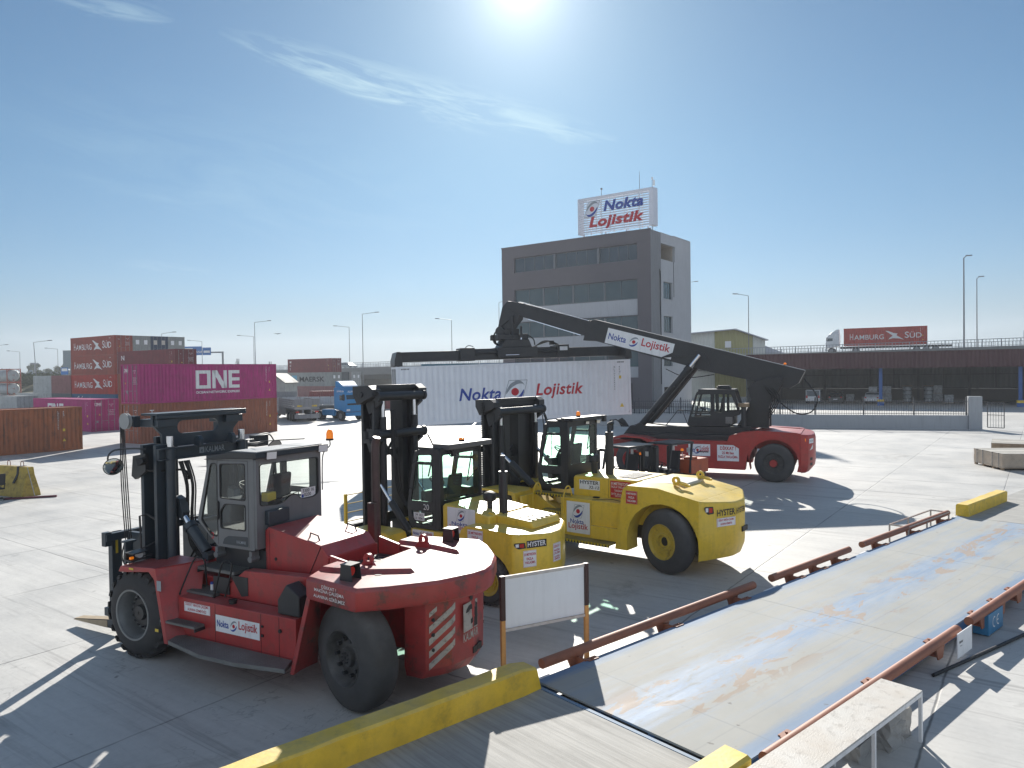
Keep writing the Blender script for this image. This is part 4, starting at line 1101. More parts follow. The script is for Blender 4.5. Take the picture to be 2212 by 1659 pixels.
q = MB(); q.tube([(-.10, -2.6, 17.2), (-.12, -2.7, 16.2), (-.09, -2.55, 13), (-.11, -2.7, 9), (-.1, -2.65, 3)], .05, 6); q.tube([(-.12, -2.4, 17.4), (-.13, -2.5, 15.2), (-.1, -2.75, 9)], .035, 6); q.tube([(-.05, -6.8, 18.7), (-.06, -6.85, 14.2)], .03, 6)
q.build('wall_cable', M_HOSE, BU)
q = MB(); q.cyl((-.10, -.0-.3, 1), (-.10, -.3, 8.6), .05); q.build('drain_pipe', M_WFR, BU)

# roof sign
RS_ = thing('roof_sign', 'white slatted roof sign lettered Nokta Lojistik on top of the office building', 'sign', (17.1, 90, 0), atan2(.587, -.81))
M_SW = paint('sign_white', (.70, .72, .78), .5, var=.05)
x0, x1, yf, yb, z0, z1 = .15, 10.95, -1.3, -2.6, 22.75, 27.3
q = MB()
q.box(x0, x0+.55, yb, yf, z0, z1); q.box(x1-.22, x1, yb, yf, z0, z1); q.box(x0, x1, yb, yf, z1+.003, z1+.12)
q.build('sign_box', M_SW, RS_, smooth=False)
q = MB()
n = 15
for i in range(n):
    z = z0 + (z1-z0)*(i+.35)/n
    q.box(x0+.552, x1-.222, yf-.06, yf-.03, z, z + .155); q.box(x0+.552, x1-.222, yb+.03, yb+.06, z+.05, z+.16)
for x in (2.2, 4.2, 6.2, 8.2, 9.6): q.box(x-.05, x+.05, yf-.16, yf-.07, z0, z1); q.box(x-.05, x+.05, yb+.07, yb+.16, z0, z1)
q.build('slat_panel', M_SW, RS_, smooth=False)
for x in (1.0, 4.0, 7.0, 10.2):
    q = MB(); q.bar((x, yf-.3, BH), (x, yf-.3, z0), .12); q.bar((x, yb+.2, BH), (x, yb+.2, z0), .12); q.bar((x, yb+.2, BH), (x, yf-.3, z0), .08); q.build('leg', M_SW, RS_)
q = MB(); u = (-1, 0, 0); v = (0, 0, 1)
def slab_text(q, s, c, h, m, w, th=.12, shear=.22):
    vs, fs, tw, tt = text_geo(s, .028, shear, 1.06); kx = w/tw; ky = h/tt
    pts = [(a*kx - w/2, b*ky - h/2) for a, b in vs]; c = Vector(c)
    q.place2d(pts, fs, c, u, v, m)
    # side walls so that each letter has thickness
    cnt = {}
    for f in fs:
        for i in range(len(f)):
            e = (f[i], f[(i+1) % len(f)]); k_ = tuple(sorted(e)); cnt.setdefault(k_, []).append(e)
    for k_, es in cnt.items():
        if len(es) == 1:
            a, b = es[0]; A = c + Vector(u)*pts[a][0] + Vector(v)*pts[a][1]; B_ = c + Vector(u)*pts[b][0] + Vector(v)*pts[b][1]; D = Vector((0, -th, 0))
            q.add([tuple(A), tuple(B_), tuple(B_+D), tuple(A+D)], [(0, 1, 2, 3)], m)
slab_text(q, 'Nokta', (4.25, yf+.12, 26.0), 1.35, 1, 5.6)
slab_text(q, 'Lojistik', (5.3, yf+.12, 23.95), 1.75, 2, 7.8)
q.build('lettering', [M_GTX, M_BLU, M_RDT], RS_, smooth=False, recalc=False)
q = MB(); q.prism([(10.0, 24.85), (8.3, 24.85), (7.5, 26.85), (9.2, 26.85)], 1, yf-.0, yf+.06, 3); emblem(q, (8.75, yf+.075, 25.85), u, v, 1.95, 0, 1, 2, sk=.35); q.build('emblem', [M_GTX, M_BLU, M_RDT, M_SW], RS_, smooth=False, recalc=False)
def antenna(label, x, y, h, kind):
    o = thing('antenna', label, 'antenna', tuple(BU.matrix_world @ Vector((0,0,0)) if False else (17.1 + x*-.81 + y*-.587, 90 + x*.587 + y*-.81, BH)))
    q = MB(); q.cyl((0, 0, 0), (0, 0, h), .045, .03, n=8); q.build('mast', M_WFR, o)
    q = MB()
    if kind == 1: q.box(-.12, .12, -.08, .08, h-.1, h+.12); q.box(-.16, .05, -.1, .1, h-1.2, h-.95)
    elif kind == 2: q.cyl((0, 0, h), (0, 0, h+.5), .02)
    else: q.box(-.1, .1, -.1, .1, h-.15, h+.15); q.box(.1, .32, -.08, .08, h-.9, h-.2); q.box(.05, .5, -.12, .12, h-1.7, h-1.2); q.cyl((0, -.1, h-2.6), (0, -.3, h-2.6), .38)
    q.build('aerial', M_LAMP if kind == 3 else M_WFR, o)
antenna('small box aerial on a mast at the left end of the roof sign', 8.24, -2.9, 6.7, 1)
antenna('tall thin rod aerial in the middle behind the roof sign', 2.75, -2.9, 7.6, 2)
antenna('aerial with several boxes and a dish at the right end of the roof sign', 1.0, -2.9, 6.9, 3)
# ================================================================== overpass
M_OVC = paint('overpass_concrete', (.24, .245, .24), .85, var=.12, vs=.25, streaks=.3)
M_OVR = paint('overpass_railing', (.30, .32, .35), .5, var=.1)
OA = Vector((-54, 170, 0)); OB = Vector((70.4, 101, 0)); od = (OB-OA).normalized(); on = Vector((-od.y, od.x, 0))
OL = (OB-OA).length
def dz(t): return 5.75 + 1.6*t/OL if t > 0 else 5.75 + .35*max(t, -180)/90
ov = thing('overpass', 'long concrete road overpass with metal railings crossing behind the whole yard', 'overpass', tuple(OA), atan2(od.y, od.x))
T0, T1 = -260, OL + 130
ts = [T0 + (T1-T0)*i/60 for i in range(61)]
q = MB()
def ring(t):
    z = dz(t); return [(t, 0, z-1.5), (t, 0, z+.12), (t, .4, z+.12), (t, .4, z), (t, 15.6, z), (t, 15.6, z+.12), (t, 16, z+.12), (t, 16, z-1.5)]
q.loft([ring(t) for t in ts]); q.build('deck', M_OVC, ov, smooth=False)
q = MB(); q.loft([[(t, 2.2, dz(t)-2.4), (t, 2.2, dz(t)-1.502), (t, 13.8, dz(t)-1.502), (t, 13.8, dz(t)-2.4)] for t in ts if -20 < t < T1-2]); q.build('girder', M_OVC, ov, smooth=False)
for t in (-8, 22, 38, 62, 86, 110, 134, 158, 190, 225, 258):
    z = dz(t)-2.41
    q = MB(); q.box(t-1.1, t+1.1, 3, 13, 0, z-1.2); q.box(t-1.6, t+1.6, 1.2, 14.8, z-1.2, z); q.build('pier', M_OVC, ov, bevel=.06)
q = MB(); q.box(-260, -12, 1.0, 15.0, 0, 4.0); q.build('retaining_wall', M_OVC, ov)
for y, nm in ((.2, 0), (15.8, 1)):
    q = MB(); t = -120
    while t < T1 - 1:
        z = dz(t) + .12; w = .03 if int(round(t/.45)) % 5 else .06
        q.box(t-w, t+w, y-.025, y+.025, z, z + 1.0); t += .45
    tt = [-120 + (T1-1+120)*i/50 for i in range(51)]
    q.loft([[(t, y-.05, dz(t)+1.12), (t, y-.05, dz(t)+1.2), (t, y+.05, dz(t)+1.2), (t, y+.05, dz(t)+1.12)] for t in tt])
    q.loft([[(t, y-.03, dz(t)+.24), (t, y-.03, dz(t)+.29), (t, y+.03, dz(t)+.29), (t, y+.03, dz(t)+.24)] for t in tt])
    q.build('railing', M_OVR, ov, smooth=False)
def ovp(t, v=0., z=0.): p = OA + od*t + on*v; return Vector((p.x, p.y, dz(t) + z))

# embankment and planting at the far left
M_SOIL = paint('dry_grass', (.14, .12, .06), .9, var=.3, vs=.2, dust=.5, dcol=(.05, .07, .025), dscale=.12)
q = MB()
e0 = OA + od*-250 - on*14; e1 = OA + od*-14 - on*14
rings = []
for i in range(31):
    t = -330 + 318*i/30; r = random.Random(i)
    base = OA + od*t
    k = min(1, (-12 - t)/30 + .0)
    rr_ = [base - on*(26) , base - on*(13+r.uniform(-1,1)), base - on*(4+r.uniform(-.5,.5)), base - on*.3, base + on*30]
    hh = [.0, 1.7*k + r.uniform(-.2, .2)*k, 4.4*k, 5.2*k + .1, -.2]
    rings.append([(p.x, p.y, h+.005) for p, h in zip(rr_, hh)])
q.loft(rings, closed=False, caps=False); q.build('embankment', M_SOIL, kind='structure', ang=1.5)

M_BARK = paint('bark', (.09, .065, .045), .9, var=.3, vs=4)
def leafmat(name, c):
    m, nt, b, out = _mat(name); N, Lk = nt.nodes.new, nt.links.new
    b.inputs['Roughness'].default_value = .6
    oi = N('ShaderNodeTexCoord'); nz = N('ShaderNodeTexNoise'); nz.inputs['Scale'].default_value = .9; nz.inputs['Detail'].default_value = 3; Lk(oi.outputs['Object'], nz.inputs[0])
    r = N('ShaderNodeMapRange'); r.inputs[1].default_value = .3; r.inputs[2].default_value = .7; r.inputs[3].default_value = .55; r.inputs[4].default_value = 1.5; Lk(nz.outputs[0], r.inputs[0])
    s = N('ShaderNodeVectorMath'); s.operation = 'SCALE'; s.inputs[0].default_value = c; Lk(r.outputs[0], s.inputs['Scale']); Lk(s.outputs[0], b.inputs['Base Color'])
    return m
M_LF = [leafmat('olive_leaves', (.11, .12, .055)), leafmat('dark_leaves', (.075, .095, .045)), leafmat('pale_leaves', (.13, .14, .07))]
def crown_mb(R, H, n, seed, size=.28, z0=0., palm=False):
    r = random.Random(seed); q = MB(); cl_ = []
    for k in range(max(6, n//140)):
        a = r.uniform(0, 2*pi); rad = R*r.uniform(.1, .8); cl_.append((rad*cos(a), rad*sin(a), z0 + H*r.uniform(.2, .85), r.uniform(.22, .45)*R))
    for i in range(n):
        c = r.choice(cl_); v = Vector((r.gauss(0, 1), r.gauss(0, 1), r.gauss(0, 1))).normalized()*c[3]*r.uniform(.6, 1.05)
        p = Vector((c[0], c[1], c[2])) + Vector((v.x, v.y, v.z*.75))
        if p.z < z0*.3: continue
        d = Vector((r.gauss(0, 1), r.gauss(0, 1), r.gauss(0, 1))).normalized(); e = d.orthogonal().normalized(); s = size*r.uniform(.5, 1.2)
        q.add([tuple(p-d*s), tuple(p+e*s*.4), tuple(p+d*s), tuple(p-e*s*.4)], [(0,1,2,3)], 0)
    return q
def tree(label, x, y, z, R, H, trunk, mi, seed, cat='tree', name='tree', n=1500, group='trees beyond the yard at the far left'):
    o = thing(name, label, cat, (x, y, z), 0, group)
    q = MB(); q.cyl((0, 0, 0), (.05, .03, trunk+.2), .035*H+.05, .02*H+.03, n=7)
    r = random.Random(seed)
    for k in range(5):
        a = r.uniform(0, 6.28); q.tube([(0, 0, trunk*.8), (R*.3*cos(a), R*.3*sin(a), trunk + H*.2), (R*.55*cos(a), R*.55*sin(a), trunk + H*.45)], .03+.006*H, 5)
    q.build('trunk', M_BARK, o)
    crown_mb(R, H-trunk, n, seed, size=.07*R+.10, z0=trunk).build('crown', M_LF[mi], o, smooth=False, recalc=False)
    return o
# shrubs on the slope, each one a plant
r = random.Random(11)
sl = 0
for (px, v_, Rr, Hh, mi) in ((-96, -9.5, 4.6, 4.2, 1), (-88, -10, 4.2, 4.4, 1), (-80, -9, 4.4, 4.6, 0), (-104, -9, 3.6, 3.4, 0), (-72, -9, 3.8, 3.8, 2), (-112, -10, 3.2, 3.0, 2), (-64, -9, 3.4, 3.2, 0)):
    p = OA + od*px + on*v_
    labs = ('first', 'second', 'third', 'fourth', 'fifth', 'sixth', 'seventh')
    order = sorted((-96, -88, -80, -104, -72, -112, -64)).index(px)
    tree('bushy green shrub on the far embankment, %s from the left' % labs[order], p.x, p.y, 1.6, Rr, Hh, .3, mi, 50+sl, 'shrub', 'shrub', 2200, 'shrubs on the far embankment'); sl += 1
# small trees whose tops show above the road
for i, (px, dist, H, kind, lb) in enumerate(((72, 330, 14, 1, 'small dark tree behind the road, left of the leaning lamp post'), (140, 330, 13, 0, 'low round tree behind the road between the leaning lamp post and the next'), (176, 300, 15.5, 1, 'bushy tree top behind the road right of the leaning lamp post'), (204, 320, 13, 0, 'small tree left of the blue road sign at the far left'), (112, 340, 12, 2, 'pale low tree beside the round sign at the far left'))):
    x = (px*1.0-1106)/1588*dist*1.0
    tree(lb, x, dist, 0, 3.8, H-6.5, 1.5, kind, 80+i, n=1500)
    bpy.context.scene.objects  # keep
for o in [o for o in SC.objects if o.name.startswith('tree') and o.parent is None]: o.location.z = 4.0
q = MB(); r = random.Random(3)
for i in range(5000):
    px = r.uniform(-60, 245); D = r.uniform(330, 480); x = (px-1106)/1588*D; z = 4.4 + r.random()**2*3.3*(1+.5*sin(px*.11)+.3*sin(px*.31))
    s = r.uniform(.6, 1.3); a = r.uniform(0, pi)
    q.add([(x-s*cos(a), D-s*sin(a), z), (x, D, z-s*.5), (x+s*cos(a), D+s*sin(a), z), (x, D, z+s*.7)], [(0,1,2,3)])
o = q.build('far_treeline', M_LF[1], kind='stuff', smooth=False, recalc=False)
tag(o, 'far off low line of greenery beyond the road at the left', 'treeline')
hl = MB()
for i in range(40):
    x = -420 + 840*i/39
hl.loft([[( -900 + 1800*i/40, 700, 0), (-900 + 1800*i/40, 720, 4.5 + 1.5*sin(i*.9) + 1.2*sin(i*2.3)), (-900 + 1800*i/40, 900, 0)] for i in range(41)], closed=False, caps=False)
hl.build('hills', M_SOIL, kind='structure', ang=1.5)

# ================================================================== lamp posts along the road
M_POLE = paint('galvanised_pole', (.22, .23, .245), .45, .5, var=.1)
def px2dir(x): return (x-1106)/1588.0
def lamp(label, x, D, ytop, arm, lean=0., z0=0., r=.1, curve=False):
    """x in picture columns for the pole, D distance, ytop picture row of the head"""
    X = px2dir(x)*D
    hz = 801.7 - .014*(x-1106)
    zt = CAM_H + (hz - ytop)*D/1588.0
    o = thing('street_lamp', label, 'street lamp', (X, D, z0), 0, 'street lamps')
    H = zt - z0
    q = MB(); q.cyl((0, 0, 0), (lean*H, 0, H-.35), r, r*.55, n=8); q.cyl((0, 0, 0), (0, 0, .9), r*1.5, r*1.4, n=8); q.build('pole', M_POLE, o)
    a = arm
    q = MB(); q.tube([(lean*H, 0, H-.5), (lean*H + .02*(1 if a > 0 else -1), 0, H-.33), (lean*H + a*.5, 0, H-.15), (lean*H + a, 0, H)], r*.45, 6); q.build('arm', M_POLE, o)
    q = MB(); s = 1 if a > 0 else -1
    q.loft([[(lean*H + a + s*t, -w, H-.06+k), (lean*H + a + s*t, w, H-.06+k), (lean*H + a + s*t, w*.7, H+.10+k), (lean*H + a + s*t, -w*.7, H+.10+k)] for t, w, k in ((-.15, .08, -.01), (.3, .17, 0), (.75, .12, .02))])
    q.build('lamp_head', M_POLE, o)
    return o
def dd(z, x, y):
    o = dict(I=(0, 1250, 3.16), J=(600, 1200, 2.458), G=(2300, 1150, 2.212), H=(3000, 1200, 2.1434), F=(1500, 1150, 2.212))[z]
    return ((o[0]+x/o[2])/1.8228, (o[1]+y/o[2])/1.8228)
for i, (z, x, y, D, arm, lean, lb) in enumerate((
    ('I', -25, 340, 215, 2.6, 0, 'street lamp whose head alone shows at the left edge'),
    ('I', 256, 415, 228, -3.2, .0, 'street lamp between the tank containers and the leaning lamp'),
    ('I', 470, 290, 150, 3.0, -.05, 'street lamp with a clearly leaning pole at the far left'),
    ('I', 728, 380, 215, -3.0, 0, 'street lamp just left of the tall HAMBURG SÜD stack'),
    ('I', 2025, 185, 160, 2.4, 0, 'street lamp head showing over the top right of the tall stack'),
    ('J', 488, 343, 190, -3.0, 0, 'street lamp in front of the blue gantry road sign'),
    ('J', 989, 296, 185, -3.4, 0, 'shorter of the two close street lamps above the magenta ONE container'),
    ('J', 1004, 158, 165, 3.0, -.006, 'taller of the two close street lamps above the magenta ONE container'),
    ('J', 1914, 204, 175, -3.0, 0, 'street lamp with arm to the left, right of the MAERSK stack'),
    ('J', 2043, 76, 155, 2.8, 0, 'tall street lamp with arm to the right, left of the office building'),
    ('F', 623, 231, 160, -2.8, 0, 'street lamp above the left arm of the spreader'),
    ('F', 1037, 80, 165, 1.2, 0, 'street lamp half hidden beside the left edge of the office building'),
    ('G', 1437, 17, 125, -1.9, 0, 'street lamp above the white gabled hall'))):
    p = dd(z, x, y); lamp(lb, p[0], D, p[1], arm, lean)
lamp('tall street lamp at the right, taller of two thin poles', 2083, 110, 553, .45, 0, r=.15)
lamp('shorter of the two thin street lamps at the right', 2111, 125, 598, .45, 0, r=.12)
lamp('street lamp cut by the right edge of the picture', 2213, 118, 709, .5, 0, r=.13)
lamp('street lamp head sticking out right of the office building', 1478, 165, 609, 2.6, 0)
# floodlight mast and far masts
def mast(label, x, D, ytop, kind):
    X = px2dir(x)*D; zt = CAM_H + (801.7 - .014*(x-1106) - ytop)*D/1588
    o = thing('light_mast' if kind == 0 else 'telecom_mast', label, 'mast', (X, D, 0))
    q = MB(); q.cyl((0, 0, 0), (0, 0, zt), .35 if kind else .25, .15, n=7); q.build('pole', M_POLE, o)
    q = MB()
    if kind == 0:
        for k in range(6): a = k*pi/3; q.box(1.2*cos(a)-.3, 1.2*cos(a)+.3, 1.2*sin(a)-.3, 1.2*sin(a)+.3, zt-.6, zt)
        q.cyl((0, 0, zt-.5), (0, 0, zt-.3), 1.3)
    else:
        for k in range(8): a = k*pi/4; h = zt - (k % 3)*1.6; q.box(.8*cos(a)-.2, .8*cos(a)+.2, .8*sin(a)-.2, .8*sin(a)+.2, h-2, h)
    q.build('floodlights' if kind == 0 else 'antennas', M_POLE, o)
mast('high floodlight mast left of the leaning street lamp', 75.6, 300, dd('I', 0, 565)[1], 0)
mast('telecom mast on the horizon above the magenta container', 514, 420, dd('J', 0, 522)[1], 1)
mast('small telecom mast on the horizon left of the MAERSK stack', 584, 420, dd('J', 0, 550)[1], 1)

# road signs
M_RSB = paint('road_sign_blue', (.03, .16, .45), .4, var=.06)
M_RSG = paint('road_sign_back', (.22, .26, .28), .5, .3, var=.1)
gp = thing('gantry_sign', 'blue overhead road signs on a gantry pole left of the middle', 'road sign', (px2dir(422)*182, 182, 5))
q = MB()
def gz(y): return CAM_H + (811 - y)*182/1588 - 5
xr = lambda px: px2dir(px)*182 - px2dir(422)*182
zt = gz(dd('J', 0, 455)[1])
q.box(xr(482.5)-.18, xr(482.5)+.18, -.18, .18, -5, zt); q.box(xr(398), xr(482.5), -.15, .15, zt-.35, zt); q.build('gantry', M_POLE, gp)
for (a, b, y0, y1, tx) in ((298, 492, 403, 488, 1), (500, 580, 415, 488, 0)):
    xa, xb = xr((600+a/2.458)/1.8228), xr((600+b/2.458)/1.8228); za, zb = gz(dd('J', 0, y1)[1]), gz(dd('J', 0, y0)[1])
    q = MB(); q.box(xa, xb, -.45, -.35, za, zb)
    if tx:
        q.rect(((xa*.70+xb*.30), -.46, (za+zb)/2), (1, 0, 0), (0, 0, 1), (xb-xa)*.5, (zb-za)*.62, 1)
        q.text('ADANA', (xa*.25+xb*.75, -.46, za*.62+zb*.38), (1, 0, 0), (0, 0, 1), .55, 1)
    else:
        q.rect(((xa+xb)/2, -.46, (za+zb)/2-.1), (1, 0, 0), (0, 0, 1), (xb-xa)*.75, (zb-za)*.3, 1)
    q.build('sign_panel', [M_RSB, M_WTX], gp, smooth=False, recalc=False)
def flat_sign(label, px0, px1, y0, y1, D, mat, cat='road sign', extra=None, z0=0):
    X0, X1 = px2dir(px0)*D, px2dir(px1)*D; hz = 801.7 - .014*((px0+px1)/2-1106)
    za, zb = CAM_H + (hz-y1)*D/1588, CAM_H + (hz-y0)*D/1588; xm = (X0+X1)/2
    o = thing('road_sign', label, cat, (xm, D, z0))
    q = MB(); q.box(X0-xm, X1-xm, -.06, .02, za-z0, zb-z0)
    if extra: extra(q, X0-xm, X1-xm, za-z0, zb-z0)
    q.build('sign_panel', [mat, M_WTX, M_YTX], o, smooth=False, recalc=False)
    for x in ((X0-xm)*.7, (X1-xm)*.7):
        q = MB(); q.box(x-.12, x+.12, .03, .2, 0, zb-z0-.1); q.build('post', M_POLE, o)
    return o
flat_sign('large grey sign seen from behind left of the tall container stack', 137.8, 156, dd('I', 0, 410)[1], dd('I', 0, 640)[1], 190, M_RSG)
flat_sign('small blue and white road sign below the large grey one at the left', 132.8, 148, dd('I', 0, 624)[1], dd('I', 0, 710)[1], 175, M_RSB, extra=lambda q, a, b, c, d: q.rect(((a+b)/2, -.065, c+(d-c)*.68), (1, 0, 0), (0, 0, 1), (b-a)*.8, (d-c)*.4, 1))
o = thing('round_sign', 'small round road sign on a post at the far left horizon', 'road sign', (px2dir(68.4)*240, 240, 0))
zc = CAM_H + (816.5 - dd('I', 0, 683)[1])*240/1588
q = MB(); q.cyl((0, 0, 0), (0, 0, zc), .1, n=6); q.build('post', M_POLE, o); q = MB(); q.cyl((0, -.15, zc), (0, -.22, zc), .42*1.9, n=20); q.build('sign_disc', M_RSG, o)

# ================================================================== white gabled hall behind
hw = thing('gabled_hall', 'pale corrugated hall with an olive centre strip and shallow gable roof', 'building', (0, 0, 0))
M_HW = paint('hall_white_sheet', (.62, .64, .60), .6, var=.08, vs=.3, streaks=.2)
M_HO = paint('hall_olive_sheet', (.36, .34, .15), .6, var=.08, vs=.3, streaks=.2)
M_HR = paint('hall_roof_sheet', (.42, .44, .50), .45, .2, var=.08)
D = 125.0
def hx(px): return px2dir(px)*D
def hz_(px, y): return CAM_H + (801.7 - .014*(px-1106) - y)*D/1588
xs = [hx(1470), hx(1492), hx(1544.5), hx(1587), hx(1608), hx(1656)]
zA = hz_(1492, 720)
ap = (hx(1587), hz_(1587, 711)); ea = (hx(1657), hz_(1657, 734.5)); el_ = (hx(1470), hz_(1470, 722))
def roofz(x):
    return el_[1] + (ap[1]-el_[1])*(x-el_[0])/(ap[0]-el_[0]) if x < ap[0] else ap[1] + (ea[1]-ap[1])*(x-ap[0])/(ea[0]-ap[0])
def sheet(x0, x1, mat, nm):
    q = MB(); n = max(4, int((x1-x0)/.25)); 
    X = [x0 + (x1-x0)*i/n for i in range(n+1)]
    q.add([(x, D + (.06 if i % 2 else 0), 0) for i, x in enumerate(X)] + [(x, D + (.06 if i % 2 else 0), roofz(x)-.1) for i, x in enumerate(X)], [(i, i+1, n+2+i, n+1+i) for i in range(n)])
    return q.build(nm, mat, hw, smooth=False, recalc=False)
sheet(xs[0], xs[2], M_HW, 'wall'); sheet(xs[2], xs[4]+1.5, M_HO, 'olive_wall'); sheet(xs[4]+1.5, xs[5]-.2, M_HW, 'wall')
q = MB()
for (a, b) in ((el_, ap), (ap, ea)):
    n = int((b[0]-a[0])/.5)
    for i in range(n):
        x0 = a[0] + (b[0]-a[0])*i/n; x1 = a[0] + (b[0]-a[0])*(i+.92)/n
    q.prism([(a[0]-.0, a[1]-.12), (b[0], b[1]-.12), (b[0], b[1]+.05), (a[0], a[1]+.05)], 1, D-.9, D+26)
q.build('roof', M_HR, hw, smooth=False)
q = MB(); q.box(hx(1567), hx(1580), D-.05, D+.1, hz_(1573, 751), hz_(1573, 737)); q.build('window', M_WHT, hw)
q = MB(); q.box(xs[0], xs[0]+.1, D+.1, D+25, 0, el_[1]-.2); q.box(xs[5]-.4, xs[5]-.3, D+.1, D+25, 0, ea[1]-.1); q.box(xs[0]+.1, xs[5]-.4, D+24.9, D+25, 0, ea[1]-.3); q.build('side_wall', M_HW, hw)
hw2 = thing('hall_annex', 'lower pale hall with a sloping roof edge right of the gabled hall', 'building', (0, 0, 0))
D2 = 128.
a = (px2dir(1645)*D2, CAM_H + (794-745)*D2/1588); b = (px2dir(1705)*D2, CAM_H + (793-768)*D2/1588)
q = MB(); q.prism([(a[0]-8, a[1]+.0), (a[0], a[1]), (b[0], b[1]), (b[0]+4, b[1]-1.6), (b[0]+4, b[1]-1.9), (a[0]-8, a[1]-.3)], 1, D2-.8, D2+20); q.build('roof', M_HR, hw2, smooth=False)
q = MB(); q.prism([(a[0]-7.8, 0), (b[0]+3.8, 0), (b[0]+3.8, b[1]-2.), (b[0]-.1, b[1]-.3), (a[0], a[1]-.3), (a[0]-7.8, a[1]-.31)], 1, D2, D2+19.5); q.build('wall', M_HW, hw2, smooth=False)

# ================================================================== red fascia shed
SH = thing('open_shed', 'long open fronted shed with dark red fascia and blue posts', 'shed', (45.7, 91.1, 0), atan2(-10.2, 10.6)*0 + atan2(-.56, 1))
M_FAS = paint('dark_red_fascia', (.060, .012, .018), .6, var=.1, vs=.3, streaks=.2)
M_SHW = paint('shed_back_sheet', (.085, .095, .097), .7, var=.1, vs=.3, streaks=.3)
M_SHS = paint('shed_dark_steel', (.03, .035, .04), .6)
M_BPS = paint('blue_post_paint', (.02, .10, .32), .5, var=.1)
xa, xb = -16.0, 42.0
q = MB(); n = int((xb-xa)/.22); zf0, zf1 = 4.62, 6.55
q.add([(xa + (xb-xa)*i/n, -.9 + (.05 if i % 2 else 0), z) for z in (zf0, zf1) for i in range(n+1)], [(i, i+1, n+2+i, n+1+i) for i in range(n)])
q.box(xa, xb, -.82, -.75, zf0, zf1-.02); q.build('fascia', M_FAS, SH, smooth=False)
q = MB(); q.box(xa, xb, -.95, 15.2, zf1, zf1+.08); q.build('roof', M_FAS, SH, smooth=False)
q = MB(); n = int((xb-xa)/.3)
q.add([(xa + (xb-xa)*i/n, 15 + (.06 if i % 2 else 0), z) for z in (1.7, zf1) for i in range(n+1)], [(i, i+1, n+2+i, n+1+i) for i in range(n)])
q.build('back_wall', M_SHW, SH, smooth=False)
q = MB(); q.box(xa, xb, 14.9, 15.15, 0, 1.69); q.build('plinth_wall', paint('plinth_concrete', (.08, .08, .078), .85, var=.15, vs=.5), SH)
q = MB(); q.box(xa-.1, xa, -.7, 15, 0, zf1); q.box(xb, xb+.1, -.7, 15, 0, zf1); q.build('end_wall', M_SHW, SH)
x = xa + 2.0; k = 0
while x < xb:
    q = MB(); w = .16 if k % 2 == 0 else .07; q.box(x-w, x+w, 14.5, 14.86, 0 if k % 2 == 0 else 1.72, zf1-.02); q.build('column', M_SHS, SH); x += 3.0; k += 1
for z in (1.78, 3.6, 6.2):
    q = MB(); q.box(xa, xb, 14.4, 14.48, z, z+.1); q.build('girt', M_SHS, SH)
for x in (0, 14.3, 28.5, -13.5):
    q = MB(); q.box(x-.18, x+.18, -.18, .18, .75, zf0+.2); q.box(x-.22, x+.22, -.22, .22, .75, .9)
    p_ = q.build('post', M_BPS, SH)
    q = MB(); q.box(x-.35, x+.35, -.35, .35, 0, .45, 0); q.box(x-.35, x+.35, -.35, .35, .453, .75, 1); q.build('post_base', [M_BPS, M_CURB], p_)

# goods under the shed
def shp(x, y): c, s = cos(SH.rotation_euler[2]), sin(SH.rotation_euler[2]); return (45.7 + x*c - y*s, 91.1 + x*s + y*c)
M_CAN = paint('wrapped_goods_film', (.30, .33, .35), .25, var=.3, vs=3, spec=.8)
M_BOXB = paint('brown_carton', (.24, .17, .11), .7, var=.2)
def goods(label, px, D, kind, cat='pallet stack'):
    X = px2dir(px)*D
    o = thing('pallet_stack', label, cat, (X, D, 0), -.5, 'goods stored under the shed')
    q = MB(); q.box(-.6, .6, -.5, .5, .06, .12)
    for a_ in (-.5, 0, .5): q.box(a_-.06, a_+.06, -.5, .5, 0, .058)
    q.build('pallet_base', M_BOXB, o)
    q = MB()
    if kind == 0:
        q.box(-.55, .55, -.45, .45, .123, 1.15); q.box(-.5, .5, -.42, .42, 1.2, 2.2); q.box(-.6, .6, -.5, .5, 1.152, 1.198, 1)
    elif kind == 1:
        for i in range(4): q.lathe((0, 0, 0), (0, 0, 1), [(.13+i*.5, .45), (.17+i*.5, .52), (.55+i*.5, .52), (.60+i*.5, .45)], 18, caps=True)
        q.box(-.6, .6, -.5, .5, 2.2, 2.26, 1)
    else:
        q.box(-.5, .5, -.45, .45, .123, 1.1)
    q.build('load', [M_CAN, M_BOXB], o, bevel=.02)
for lb, px, D, k in (('single white tank on a pallet in the shed beside the cars', 1837, 100, 2), ('tall stack of film wrapped cartons left of the blue shed post', 1886, 97, 0), ('tall stack of film wrapped cartons right of the blue shed post', 1916, 98, 0),
                 ('stack of round wrapped coils, left of two coil stacks in the shed', 1960, 97, 1), ('stack of round wrapped coils, right of two coil stacks in the shed', 2006, 96, 1), ('brown stack close behind the right coil stack in the shed', 2026, 98, 0), ('low white wrapped load at the right end of the shed goods', 2050, 94, 2)):
    goods(lb, px, D, k)

